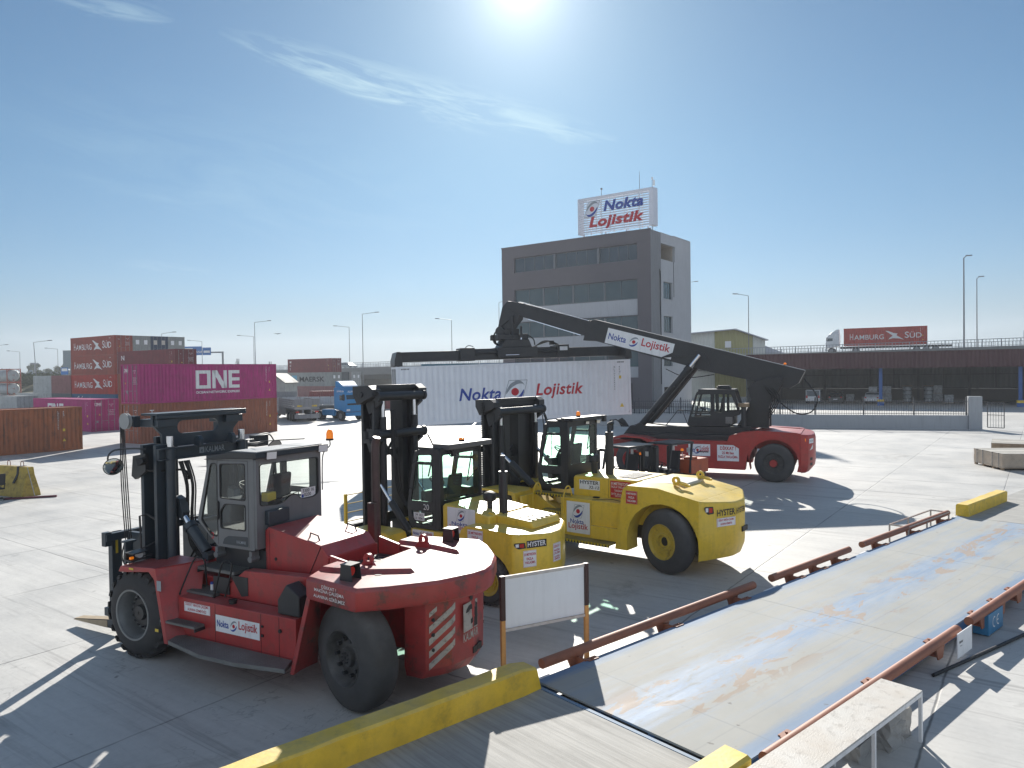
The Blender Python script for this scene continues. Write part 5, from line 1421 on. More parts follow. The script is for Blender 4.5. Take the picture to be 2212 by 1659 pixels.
# ================================================================== low wall with railings, pillar and gate leaf
LWA = Vector((35.5, 55.6, 0)); lwd = Vector((-14.6, 5.0, 0)).normalized(); lwl = 34.0
fw = thing('boundary_wall', 'low pale grey wall with dark steel railings ending in a square pillar', 'wall', tuple(LWA), atan2(lwd.y, lwd.x))
M_LW = paint('low_wall_render', (.36, .38, .40), .85, var=.08, vs=.5, streaks=.15)
q = MB(); q.box(.9, lwl, -.15, .15, 0, 1.05); q.build('low_wall', M_LW, fw)
q = MB(); q.box(-.0, .895, -.3, .3, 0, 2.5); q.build('pillar', M_LW, fw, bevel=.02)
M_FEN = paint('dark_fence_steel', (.05, .055, .065), .5, var=.1)
q = MB(); x = 1.0
while x < lwl:
    q.box(x-.012, x+.012, -.012, .012, 1.06, 2.28); x += .17
q.box(.9, lwl, -.02, .02, 1.14, 1.18); q.box(.9, lwl, -.021, .021, 2.1, 2.14)
q.build('railing', M_FEN, fw, smooth=False)
for i in range(10):
    x = 1.0 + i*3.55; q = MB(); q.box(x-.05, x+.05, -.05, .05, 1.06, 2.45); q.build('railing_post', M_FEN, fw)
gt = thing('gate_leaf', 'narrow open steel gate leaf beside the square pillar', 'gate', (35.9, 55.5, 0), -.9)
q = MB(); q.bars([(0, 0, .15), (1.1, 0, .15), (1.1, 0, 2.0), (0, 0, 2.0)], .05, closed=True); q.bar((.0, 0, 1.1), (1.1, 0, 1.1), .04); q.build('gate_frame', M_FEN, gt)
for x in (.2, .38, .56, .74, .92):
    q = MB(); q.box(x-.01, x+.01, -.01, .01, .18, 1.97); q.build('gate_bar', M_FEN, gt)
# second fence: palisade in front of the office building
fb = thing('palisade_fence', 'dark palisade fence on the yard edge in front of the office building', 'fence', (5.0, 66.3, 0), atan2(-.33, 1))
q = MB(); x = 0
while x < 19: q.box(x-.02, x+.02, -.01, .01, .1, 1.95); x += .2
q.box(0, 19, -.02, .02, .35, .40); q.box(0, 19, -.021, .021, 1.6, 1.65); q.build('palisade', M_FEN, fb, smooth=False)
for i in range(7): q = MB(); q.box(i*3-.05, i*3+.05, -.05, .05, 0, 2.05); q.build('fence_post', M_FEN, fb)

# ================================================================== far vehicles
M_TYR = M_RUB
def wheel(parent, c, R, w, rimR, rim, side=1, n=28, name='wheel', disc=True):
    """axis along y; side = +1 when the outer face looks to +y"""
    q = MB(); s = side
    q.lathe(c, (0, s, 0), [(-w, rimR), (-w, R*.93), (-w*.88, R), (-w*.1, R), (0, R*.94), (.004, R*.80), (-.004, rimR+.01), (-.02, rimR)], n)
    t = q.build(name, M_TYR, parent)
    q = MB(); q.lathe(c, (0, s, 0), [(-.01, rimR), (-.03, rimR-.03), (-w*.25, rimR*.86), (-w*.22, rimR*.5), (-w*.05, rimR*.42), (-w*.05, .01)], n, caps=True)
    q.build('rim', rim, t)
    return t
def prism_body(parent, name, prof_, y0, y1, mat, bev=.03, inset=0.):
    q = MB(); q.prism(prof_, 1, y0, y1); return q.build(name, mat, parent, bevel=bev)
def car(label, x, y, z, rz, col, L=4.3, W=1.75, H=1.5, van=False, cat='car', name='parked_car', group=None):
    o = thing(name, label, cat, (x, y, z), rz, group)
    if van: body = [(-L/2, .35), (L/2, .35), (L/2, .75), (L/2-.75, 1.0), (L/2-1.4, H*.97), (L/2-2.0, H), (-L/2+.15, H), (-L/2, 1.0)]
    else: body = [(-L/2, .32), (L/2, .32), (L/2, .68), (L/2-.95, .86), (L/2-1.6, H*.97), (L/2-2.2, H), (-L/2+.9, H*.97), (-L/2+.15, .95), (-L/2, .85)]
    q = MB(); q.prism(body, 1, -W/2, W/2, 0); q.build('body', col, o, bevel=.06)
    gl = M_WG2
    q = MB()
    zt = H-.12; zb = .92
    q.prism([(L/2-1.15, zb), (L/2-1.65, zt), (-L/2+ (.3 if van else 1.0), zt), (-L/2+(.25 if van else .55), zb)], 1, -W/2-.004, W/2+.004); q.build('window', gl, o)
    q = MB(); q.prism([(-L/2-.004 if van else -L/2+.28, 1.0), (-L/2+.06 if van else -L/2+.75, zt)] + ([(-L/2+.2, zt), (-L/2+.14, 1.0)] if van else [(-L/2+.8, zt-.02), (-L/2+.33, .98)]), 1, -W/2+.12, W/2-.12); q.build('rear_window', gl, o)
    q = MB(); q.add([(L/2-1.02, s*(W/2-.14), .93) for s in (-1, 1)] + [(L/2-1.55 if not van else L/2-1.32, s*(W/2-.2), zt+.02) for s in (1, -1)], [(0,1,2,3)]); q.build('windscreen', gl, o)
    for s in (-1, 1):
        for xx in (L/2-.8, -L/2+.8): wheel(o, (xx, s*(W/2+.01), .31), .31, .2, .19, M_STL, s, 18)
        q = MB(); q.box(L/2-.12, L/2+.012, s*(W/2-.08), s*(W/2-.42), .6, .74); q.build('headlight', M_LAMP, o)
        q = MB(); q.box(-L/2-.012, -L/2+.1, s*(W/2-.06), s*(W/2-.26), .75, 1.1 if van else .9); q.build('tail_light', M_LENS, o)
    q = MB(); q.box(-L/2-.02, -L/2+.02, -.26, .26, .5, .62); q.build('number_plate', M_WHT, o)
    return o
C_WC = paint('white_car_paint', (.62, .64, .66), .25, var=.04, coat=.5)
C_DC = paint('dark_car_paint', (.05, .055, .06), .25, var=.1, coat=.5)
C_SC = paint('silver_car_paint', (.34, .37, .36), .25, .3, var=.05, coat=.5)
car('white panel van parked under the shed with its rear to the yard', 27.5+13.4, 99.5, 0, 1.1, C_WC, 4.3, 1.8, 1.85, True, 'van', 'parked_van')
car('white saloon car parked under the shed right of the van', 47.6, 96.5, 0, .95, C_WC)
car('dark car parked under the shed between the white van and the white car', 43.9, 99.5, 0, 1.1, C_DC)
p = ovp(17, 4.5); car('silver estate car driving on the overpass right of the MAERSK stack', p.x, p.y, p.z, atan2(od.y, od.x), C_SC, 4.4, 1.75, 1.45)
p = ovp(-9, 4.5); car('dark red car on the overpass left of the MAERSK stack', p.x, p.y, p.z, atan2(od.y, od.x), paint('dark_red_car', (.2, .02, .02), .3), 4.4, 1.75, 1.45)

def truck_cab(parent, x0, W, z0, H, col, hi=True, n_='cab'):
    """forward control cab, front at x0+2.0; z0 floor of cab"""
    pr = [(x0, z0), (x0+2.0, z0-.35), (x0+2.08, z0+.2), (x0+2.02, z0+1.0), (x0+1.80, z0+H-.55), (x0+1.5, z0+H-.2), (x0+.95, z0+H-.05), (x0, z0+H-.05)]
    q = MB(); q.prism(pr, 1, -W/2, W/2); c = q.build(n_, col, parent, bevel=.07)
    if hi:
        q = MB(); q.loft([[(x0+.05, -W/2+.15, z0+H-.05), (x0+.05, W/2-.15, z0+H-.05), (x0+.05, W/2-.2, z0+H+.62), (x0+.05, -W/2+.2, z0+H+.62)], [(x0+.5, -W/2+.15, z0+H-.05), (x0+.5, W/2-.15, z0+H-.05), (x0+.5, W/2-.25, z0+H+.55), (x0+.5, -W/2+.25, z0+H+.55)], [(x0+1.7, -W/2+.3, z0+H-.32), (x0+1.7, W/2-.3, z0+H-.32), (x0+1.65, W/2-.35, z0+H-.24), (x0+1.65, -W/2+.35, z0+H-.24)]])
        q.build('roof_spoiler', col, c, bevel=.03)
    q = MB(); q.add([(x0+2.045, -W/2+.12, z0+.98), (x0+2.045, W/2-.12, z0+.98), (x0+1.86, W/2-.2, z0+H-.75), (x0+1.86, -W/2+.2, z0+H-.75)], [(0,1,2,3)]); q.build('windscreen', M_WG2, c)
    for s in (-1, 1):
        q = MB(); q.prism([(x0+1.0, z0+.9), (x0+1.85, z0+.85), (x0+1.72, z0+H-.85), (x0+1.0, z0+H-.85)], 1, s*(W/2+.004), s*(W/2-.01)); q.build('side_window', M_WG2, c)
        q = MB(); q.box(x0+1.95, x0+2.1, s*(W/2-.1), s*(W/2-.5), z0-.22, z0-.02); q.build('headlight', M_LAMP, c)
        q = MB(); q.box(x0+1.85, x0+1.95, s*(W/2+.05), s*(W/2+.28), z0+.95, z0+1.5); q.build('mirror', M_HOSE, c)
    q = MB(); q.box(x0+2.05, x0+2.10, -W/2+.2, W/2-.2, z0+.38, z0+.56); q.build('grille', M_HOSE, c)
    q = MB(); q.box(x0+1.98, x0+2.2, -W/2, W/2, z0-.75, z0-.36); q.build('bumper', col, c, bevel=.03)
    return c
# blue tractor unit
C_TB = paint('truck_blue_paint', (.01, .22, .50), .3, var=.08, dust=.15, coat=.4)
tb = thing('tractor_unit', 'blue truck tractor unit without its trailer parked beside grey trailers', 'truck', (-17.2, 77.0, 0), -.72)
W = 2.5
q = MB(); q.box(-4.2, .6, -.45, .45, .75, 1.0); q.build('chassis', M_BLK, tb)
cb = truck_cab(tb, -.75, W, 1.25, 2.25, C_TB)
q = MB(); q.box(-3.0, -.9, W/2-.05, W/2-.4, .5, 1.15); q.box(-3.0, -.9, -W/2+.05, -W/2+.4, .5, 1.15); q.build('side_skirt', C_TB, tb, bevel=.04)
q = MB(); q.cyl((-3.3, 0, 1.0), (-3.3, 0, 1.12), .5, n=20); q.build('fifth_wheel', M_BLK, tb)
for s in (-1, 1):
    wheel(tb, (.35, s*W/2, .5), .5, .32, .29, M_STL, s); wheel(tb, (-3.4, s*W/2, .5), .5, .6, .29, M_STL, s)
    q = MB(); q.prism([(-.3, .52), (-.18, .95), (.1, 1.1), (.6, 1.1), (.9, .95), (1.0, .52), (.92, .52), (.8, .88), (.55, 1.0), (.15, 1.0), (-.1, .88), (-.22, .52)], 1, s*W/2, s*(W/2-.35)); q.build('mudguard', M_BLK, tb)
q = MB(); q.text('ALLAH KORUSUN', (1.235, 0, 3.03), (0, 1, 0), (0, 0, 1), .2, 0, bold=.01, shear=.15, maxw=1.9); q.build('lettering', M_WTX, cb, recalc=False)
q = MB(); q.text('DOWER 254', (.4, -W/2-.004, 3.05), (1, 0, 0), (0, 0, 1), .16, 0, bold=.03, shear=.2, maxw=1.2); q.build('lettering', M_WTX, cb, recalc=False)
# dropside trailers
C_TRG = paint('trailer_grey', (.24, .25, .26), .5, .2, var=.12, streaks=.4, dust=.3)
C_TRW = paint('trailer_pale', (.42, .45, .48), .45, .2, var=.08, streaks=.3)
def trailer(label, x, y, rz, L, col, low=False, nside=10):
    o = thing('dropside_trailer', label, 'trailer', (x, y, 0), rz, 'flat trailers parked by the blue truck')
    W = 2.5
    q = MB(); q.box(0, L, -W/2, W/2, 1.25, 1.42); q.box(0, L, -.5, -.35, .85, 1.248); q.box(0, L, .35, .5, .85, 1.248); q.build('flatbed', C_TRG, o)
    hs = 2.35
    if not low:
        for s in (-1, 1):
            for i in range(nside):
                a = L*i/nside + .05; b = L*(i+1)/nside - .05
                q = MB()
                for k in range(4): q.box(a, b, s*(W/2-.03), s*W/2, 1.43 + k*.22, 1.62 + k*.22)
                q.box(a+.1, a+.14, s*W/2, s*(W/2+.02), 1.43, 2.3); q.box(b-.14, b-.1, s*W/2, s*(W/2+.02), 1.43, 2.3)
                q.build('side_board', col, o, smooth=False)
    q = MB(); q.box(0, .05, -W/2, W/2, 1.43, hs if not low else 1.9)
    for yy in (-.6, .6, -1.22, 1.22): q.box(-.03, -.002, yy-.04, yy+.04, 1.43, hs if not low else 1.9)
    q.box(-.02, 0, -W/2, W/2, 1.25, 1.40, 0); q.box(-.03, -.005, -1.0, -.5, 1.55, 1.72, 1); q.box(-.03, -.005, .5, 1.0, 1.55, 1.72, 1)
    q.build('tailboard', [C_TRG, M_YTX], o, smooth=False)
    q = MB(); q.box(.0, .12, -W/2, W/2, .35, .8); q.box(.1, .2, -1.0, -.9, .8, 1.25); q.box(.1, .2, .9, 1.0, .8, 1.25); q.build('underrun_bar', C_TRG, o)
    q = MB(); q.box(L-.08, L, -W/2, W/2, 1.43, 2.9); q.build('headboard', C_TRG, o)
    for s in (-1, 1):
        for xx in (1.6, 2.9, 4.2): wheel(o, (xx, s*(W/2-.03), .5), .5, .4, .29, M_STL, s, 18)
        q = MB(); q.box(5.2, 8.5 if L > 10 else 5.4, s*(W/2-.02), s*(W/2-.06), .45, 1.2); q.build('side_guard', C_TRG, o)
        q = MB(); q.box(-.02, .04, s*(W/2-.1), s*(W/2-.45), .95, 1.1); q.build('tail_light', M_LENS, o)
    return o
trailer('grey dropside trailer parked with its tailboard toward the yard', -21.0, 75.2, 2.05, 11.5, C_TRG)
trailer('low empty grey flat trailer at the left beside the magenta stack', -24.4, 72.6, 2.0, 9.5, C_TRG, low=True)
trailer('long pale dropside trailer standing behind the blue tractor unit', -31.5, 84.5, -.12, 13.2, C_TRW)
# container lorry on the overpass
tk = thing('container_lorry', 'white lorry carrying a red HAMBURG SÜD container on the overpass', 'truck', tuple(ovp(117, 13.2)), atan2(od.y, od.x)+pi)
q = MB(); q.box(-17.2, -1.0, -.5, .5, .8, 1.1); q.build('chassis', M_BLK, tk)
truck_cab(tk, -1.0+.1, 2.5, 1.25, 2.2, C_WC)
for s in (-1, 1):
    for xx in (.3, -3.4, -12.3, -13.6, -14.9): wheel(tk, (xx, s*1.25, .5), .5, .35, .29, M_STL, s, 18)
ht = [('t', 'H', .95, .95, 1.0, 0, .50, -.004), ('t', 'AMBURG', 1.6, .95, .80, 0, 4.4, .004), ('g', BIRD_GEO, 6.2, .7, 1.6, 0, 2.7), ('t', 'S', 9.0, 1.05, 1.0, 0, .6, .004), ('t', '\u00dcD', 9.7, 1.05, 1.0, 0, 1.7, .004)] + idmarks(11.2, HC, 'SUDU8012345', '45G1')
# container is laid with its near wall to the camera: x runs along the road direction
cn = ovp(117+1.6, 11.95); z_c = dz(117)+1.25
container('red HAMBURG SÜD container riding on the lorry on the overpass', (cn.x, cn.y, z_c), atan2(od.y, od.x), L40, HC, C_HMR, 'L', ht, None)
# grey gabled shed far behind
gs = thing('grey_shed', 'grey corrugated shed with sloping roof between the magenta and MAERSK stacks', 'shed', (px2dir(590)*112, 112, 0), -.1)
q = MB(); q.prism([(-3.5, 0), (1.8, 0), (1.8, 3.6), (0, 4.9), (-3.5, 5.1)], 1, 0, 5); q.build('wall', C_GRY, gs, smooth=False)
q = MB(); q.prism([(-3.7, 5.15), (.05, 4.95), (2.0, 3.5), (2.0, 3.6), (.1, 5.05), (-3.7, 5.25)], 1, -.2, 5.2); q.build('roof', M_SHW, gs, smooth=False)
# bird
q = MB(); q.add([(-.45, 0, .05), (0, .12, 0), (.45, 0, .06), (0, -.15, 0), (0, 0, -.06)], [(0,1,3),(1,2,3),(0,3,4),(3,2,4),(0,4,1),(1,4,2)])
o = q.build('bird', M_HOSE); o.location = (px2dir(602)*70, 70, CAM_H + (808-720)*70/1588); tag(o, 'small dark bird in the sky above the container stacks', 'bird')
# ================================================================== heavy forklifts: shared pieces
def P3(q, pts, m=0): q.poly(pts, m)
U_L = (-1, 0, 0); U_R = (0, -1, 0); UP = (0, 0, 1)      # lettering on left side faces and on rear faces
def heavy_wheel(parent, c, R, w, rimR, side, rimmat, style, lugs=0, rub=None, steer=0., nm='wheel', hubm=None):
    """outer face centre c, axis y; w = width"""
    s = side; rub = rub or M_RUB
    rt = Matrix.Translation(c) @ Matrix.Rotation(steer, 4, 'Z')
    q = MB(); q.T = rt
    R1 = R - (.035 if lugs else 0)
    q.lathe((0, 0, 0), (0, s, 0), [(-w-.02, rimR), (-w-.03, rimR+.08), (-w+.02, R1*.86), (-w+.07, R1*.965), (-w+.14, R1), (-.14, R1), (-.07, R1*.965), (-.02, R1*.86), (.012, rimR+.16), (.02, rimR+.08), (-.0, rimR)], 48)
    if lugs:
        for k in range(lugs):
            for h in (0, 1):
                a = 2*pi*(k + .5*h)/lugs
                y0, y1 = ((-w*.5, -.03) if h == 0 else (-w+.03, -w*.5))
                ys = [y0, (y0+y1)/2, y1] if h == 0 else [y0, (y0+y1)/2, y1]
                rings = []
                for y in ys:
                    sk = (abs(y + w/2)/(w/2))*.10*(1 if h == 0 else -1)
                    edge = abs(y + w/2)/(w/2)
                    rt_ = R - .045*max(0, edge-.55)/.45
                    wd = pi*R/lugs*.52
                    ring = []
                    for da, rr in ((-wd, R1-.05), (wd, R1-.05), (wd*.8, rt_), (-wd*.8, rt_)):
                        aa = a + da/R + sk
                        ring.append((rr*cos(aa), s*y, rr*sin(aa)))
                    rings.append(ring)
                q.loft(rings)
                # shoulder block runs down the sidewall
                yo = -.03 if h == 0 else -w+.03; dr = s*(.028 if h == 0 else -.028)
                sk = .10*(1 if h == 0 else -1); aa = a + sk; wd = pi*R/lugs*.45/R
                q.add([(r_*cos(aa+d_), s*yo + e, r_*sin(aa+d_)) for d_, r_, e in ((-wd, R-.045, 0), (wd, R-.045, 0), (wd*.7, R*.86, dr), (-wd*.7, R*.86, dr), (-wd, R-.06, -dr*2), (wd, R-.06, -dr*2))], [(0,1,2,3), (0,4,5,1)])
    t = q.build(nm, rub, parent, ang=.7)
    q = MB(); q.T = rt
    if style == 'dish':
        q.lathe((0,0,0), (0, s, 0), [(.012, rimR+.045), (.025, rimR+.04), (.02, rimR+.012), (-.02, rimR-.005), (-.06, rimR-.02), (-.10, rimR-.03), (-w*.52, rimR-.045), (-w*.55, rimR*.62), (-w*.55, .02)], 48)
        rm = q.build('rim', rimmat, t)
        q = MB(); q.T = rt
        q.lathe((0,0,0), (0, s, 0), [(-w*.54, rimR*.66), (-w*.40, rimR*.64), (-w*.36, rimR*.58), (-w*.36, rimR*.35), (-w*.24, rimR*.30), (-w*.22, .02)], 32)
        for k in range(18):
            a = 2*pi*k/18; q.box(0, 0, 0, 0, 0, 0) if False else q.cyl((rimR*.70*cos(a), -s*w*.54, rimR*.70*sin(a)), (rimR*.70*cos(a), -s*w*.40, rimR*.70*sin(a)), .026, n=6)
        q.build('hub', M_BLK, rm)
    elif style == 'cup':       # deep cup with large wheel nuts and worn paint
        q.lathe((0,0,0), (0, s, 0), [(.012, rimR+.04), (.022, rimR+.03), (.0, rimR), (-.05, rimR-.02), (-.10, rimR-.045), (-.13, rimR*.80), (-.11, rimR*.62), (-.10, rimR*.42), (-.05, rimR*.36), (-.04, .02)], 48)
        rm = q.build('rim', rimmat, t)
        q = MB(); q.T = rt
        for k in range(10):
            a = 2*pi*k/10; q.cyl((rimR*.70*cos(a), -s*.13, rimR*.70*sin(a)), (rimR*.70*cos(a), -s*.055, rimR*.70*sin(a)), .032, n=6)
        for k in range(8):
            a = 2*pi*k/8; q.cyl((rimR*.2*cos(a), -s*.04, rimR*.2*sin(a)), (rimR*.2*cos(a), -s*.02, rimR*.2*sin(a)), .014, n=6)
        q.build('wheel_nuts', M_BLK, rm)
    else:                      # flat bolted disc
        q.lathe((0,0,0), (0, s, 0), [(.012, rimR+.04), (.022, rimR+.03), (.0, rimR), (-.035, rimR-.02), (-.045, rimR-.05), (-.045, rimR*.56), (-.025, rimR*.52), (-.025, rimR*.42), (-.09, rimR*.38), (-.12, .02)], 48)
        rm = q.build('rim', rimmat, t)
        q = MB(); q.T = rt
        for k in range(20):
            if k % 5 == 4: continue
            a = 2*pi*k/20; q.cyl((rimR*.74*cos(a), -s*.047, rimR*.74*sin(a)), (rimR*.74*cos(a), -s*.02, rimR*.74*sin(a)), .02, n=6)
        q.build('wheel_nuts', rimmat, rm)
        q = MB(); q.T = rt; q.cyl((0, -s*.12, 0), (0, -s*(.10 if hubm is None else -.04), 0), rimR*.37, n=20); q.build('hub', hubm or M_HOSE, rm)
    return t
def round_poly(pts, rad, n=3):
    out = []; N_ = len(pts)
    for i in range(N_):
        p0 = Vector(pts[i-1]); p = Vector(pts[i]); p1 = Vector(pts[(i+1) % N_])
        a = (p0-p); b = (p1-p); ra = min(rad, a.length*.45, b.length*.45)
        A = p + a.normalized()*ra; B = p + b.normalized()*ra
        for k in range(n+1):
            t = k/n; q_ = A*(1-t)**2 + p*2*t*(1-t) + B*t*t; out.append((q_.x, q_.y))
    return out
def ring_panel(q, outer, holes, y0, y1, m=0, seal=None):
    """side panel in the x,z plane between y0 and y1 with polygon holes, triangulated"""
    b = bmesh.new(); loops = [outer] + holes; edges = []
    for lp in loops:
        V = [b.verts.new((p[0], 0, p[1])) for p in lp]
        for i in range(len(V)): edges.append(b.edges.new((V[i], V[(i+1) % len(V)])))
    r = bmesh.ops.triangle_fill(b, use_beauty=True, use_dissolve=False, edges=edges)
    b.verts.ensure_lookup_table()
    for i, v in enumerate(b.verts): v.index = i
    vs = [(v.co.x, v.co.z) for v in b.verts]; fs = [tuple(v.index for v in f.verts) for f in b.faces]; b.free()
    q.add([(x, y0, z) for x, z in vs], fs, m); q.add([(x, y1, z) for x, z in vs], fs, m)
    for lp in loops:
        n = len(lp)
        q.add([(x, y, z) for y in (y0, y1) for x, z in lp], [(i, (i+1) % n, n+(i+1) % n, n+i) for i in range(n)], m)
def inset_poly(pts, d):
    cx = sum(p[0] for p in pts)/len(pts); cz = sum(p[1] for p in pts)/len(pts)
    out = []
    for x, z in pts:
        l = hypot(x-cx, z-cz); k = (l-d)/l if l > 0 else 1; out.append((cx+(x-cx)*k, cz+(z-cz)*k))
    return out
def side_window(parent, poly, y, s, gl, sealm=None, nm='side_window'):
    """rubber seal round a hole plus its pane; y outer face"""
    q = MB(); inn = inset_poly(poly, .022); n = len(poly)
    ya = y + s*.006; yb = y - s*.03
    for A, B in ((poly, inn),):
        q.add([(x, ya, z) for x, z in A] + [(x, ya, z) for x, z in B], [(i, (i+1) % n, n+(i+1) % n, n+i) for i in range(n)])
        q.add([(x, ya, z) for x, z in B] + [(x, yb, z) for x, z in B], [(i, (i+1) % n, n+(i+1) % n, n+i) for i in range(n)])
        q.add([(x, ya, z) for x, z in A] + [(x, y-s*.002, z) for x, z in A], [(i, (i+1) % n, n+(i+1) % n, n+i) for i in range(n)])
    f = q.build(nm, sealm or M_HOSE, parent)
    q = MB(); q.poly([(x, y - s*.015, z) for x, z in inn]); q.build('pane', gl, f, smooth=False, recalc=False)
    return f
def plate(q, c, u, v, w, h, bg, lines, mtx, border=None, sh=0.0, bold=.012):
    """sign plate: lines = [(text, dy from centre, height, width)]"""
    n = Vector(u).normalized().cross(Vector(v).normalized()); c = Vector(c)
    q.rect(c, u, v, w, h, bg)
    if border is not None:
        q.rect(c + n*.001, u, v, w*.94, h*.94, border); q.rect(c + n*.002, u, v, w*.925, h*.925, bg)
    for t, dy, hh, ww in lines:
        q.text(t, c + n*.004 + Vector(v).normalized()*dy, u, v, hh, mtx, w=ww, bold=bold, refh=None)
def logo_plate(parent, c, u, v, w, h, name='sign_plate', stacked=False, worn=False):
    q = MB(); n = Vector(u).normalized().cross(Vector(v).normalized()); c = Vector(c); u_ = Vector(u).normalized(); v_ = Vector(v).normalized()
    q.rect(c, u, v, w, h, 0)
    if stacked:
        emblem(q, c + n*.003 + v_*h*.20, u, v, h*.42, 3, 1, 2)
        q.text('Nokta', c + n*.004 - v_*h*.13 - u_*w*.05, u, v, h*.14, 1, w=w*.58, bold=.012)
        q.text('Lojistik', c + n*.004 - v_*h*.33, u, v, h*.17, 2, w=w*.84, bold=.012)
    else:
        q.text('Nokta', c + n*.004 - u_*w*.33, u, v, h*.40, 1, w=w*.27, bold=.015)
        emblem(q, c + n*.003 - u_*w*.08, u, v, h*.66, 3, 1, 2, frame=False)
        q.text('Lojistik', c + n*.004 + u_*w*.245 - v_*h*.03, u, v, h*.48, 2, w=w*.42, bold=.015)
    return q.build(name, [M_WHT, M_BLU, M_RDT, M_GTX], parent, smooth=False, recalc=False)
def steering_wheel(parent, c, ax, R=.2):
    q = MB(); a = Vector(ax).normalized(); p = a.orthogonal().normalized(); b = a.cross(p); c = Vector(c)
    q.tube([tuple(c + (p*cos(t*pi/8) + b*sin(t*pi/8))*R) for t in range(17)], .016, 6)
    for k in range(3): q.bar(tuple(c), tuple(c + (p*cos(k*2.1) + b*sin(k*2.1))*R), .02)
    q.cyl(tuple(c - a*.35), tuple(c), .035, n=8); q.build('steering_wheel', M_HOSE, parent)
def seat(parent, x, y, z):
    q = MB(); q.box(x-.25, x+.25, y-.24, y+.24, z, z+.13); q.box(x-.1, x+.1, y-.1, y+.1, z-.3, z); s_ = q.build('seat', M_SEAT, parent, bevel=.04)
    q = MB(); q.prism([(x-.22, z+.1), (x-.10, z+.1), (x-.22, z+.80), (x-.31, z+.80)], 1, y-.23, y+.23); q.build('backrest', M_SEAT, s_, bevel=.06)
def beacon(parent, x, y, z, r=.06, h=.14):
    q = MB(); q.cyl((x, y, z), (x, y, z+.035), r*1.1); b_ = q.build('beacon', M_HOSE, parent)
    q = MB(); q.lathe((x, y, z+.036), UP, [(0, r), (h*.55, r*.97), (h*.85, r*.75), (h, r*.3), (h+.002, .005)], 18, caps=True); q.build('amber_lens', M_ORG, b_)
def work_lamp(parent, c, d, s=.11):
    q = MB(); c = Vector(c); d = Vector(d).normalized(); u = d.cross(Vector(UP)).normalized(); v = u.cross(d)
    q.loft([[tuple(c + u*i*s*k + v*j*s*.7*k + d*t) for i, j in ((-1,-1),(1,-1),(1,1),(-1,1))] for t, k in ((-.09, .5), (-.02, .95), (.0, 1))])
    l = q.build('work_lamp', M_HOSE, parent)
    q = MB(); q.rect(c + d*.003, u*-1 if u.cross(v).dot(d) < 0 else u, v, s*1.8, s*1.2, 0); q.build('lens', M_LAMP, l, recalc=False)

# ================================================================== red forklift (nearest)
K = thing('heavy_forklift', 'large red heavy forklift numbered 3 with grey cab, nearest in the row', 'forklift', (-5.62, 13.81, 0), atan2(1, -1.85), 'heavy forklifts parked in a row')
M_RIMG = paint('rim_worn_grey', (.22, .23, .23), .5, .3, var=.25, dust=.4, dcol=(.12, .11, .10))
M_RIMK = paint('rim_worn_black', (.06, .06, .06), .45, .3, var=.5, vs=7, dust=.3, dcol=(.3, .28, .25), dscale=5)
for s in (1, -1):
    heavy_wheel(K, (.31, s*1.5, .78), .79, .46, .40, s, M_RIMG, 'dish', 22)
    heavy_wheel(K, (.31, s*.98, .78), .79, .46, .40, s, M_RIMG, 'dish', 22, nm='inner_wheel')
heavy_wheel(K, (-4.31, 1.40, .79), .79, .48, .37, 1, M_RIMK, 'cup', 0, M_RUBD, steer=-.26)
heavy_wheel(K, (-4.36, -1.40, .79), .79, .48, .37, -1, M_RIMK, 'cup', 0, M_RUBD, steer=-.26)
q = MB(); q.cyl((.31, -1.0, .78), (.31, 1.0, .78), .22); q.box(.05, .6, -.45, .45, .45, 1.1); q.build('front_axle', M_BLK, K)
q = MB(); q.box(-4.5, -4.15, -.95, .95, .6, .95); q.cyl((-4.3, -.5, 1.0), (-4.3, .5, 1.0), .12); q.build('steer_axle', M_BLK, K)
# chassis
q = MB()
q.box(-3.35, .1, -1.28, -.55, .42, 1.30); q.box(-3.2, .2, -.54, .74, .5, 1.42); q.box(-5.25, -3.36, -.6, .6, .75, 1.62)
q.box(-3.2, -.85, -1.25, .93, 1.43, 1.46)
q.build('chassis', M_RED, K, bevel=.01)
# left tank and locker wall under the deck
q = MB()
q.prism([(-.62, .45), (-3.30, .45), (-3.30, 1.17), (-.62, 1.17)], 1, .95, 1.3)
q.build('locker', M_RED, K, bevel=.012)
q = MB()
for x in (-1.52, -2.56, -2.95): q.box(x-.004, x+.004, 1.301, 1.303, .47, 1.16)
q.box(-.66, -3.28, 1.301, 1.303, .555, .56)
q.build('seam', M_KTX, K)
q = MB(); q.prism([(-1.05, 1.17), (-3.25, 1.17), (-3.18, 1.40), (-3.26, 1.72), (-1.82, 1.66), (-1.40, 1.36), (-1.05, 1.36)], 1, .75, .949); q.build('upper_locker', M_RED, K, bevel=.012)
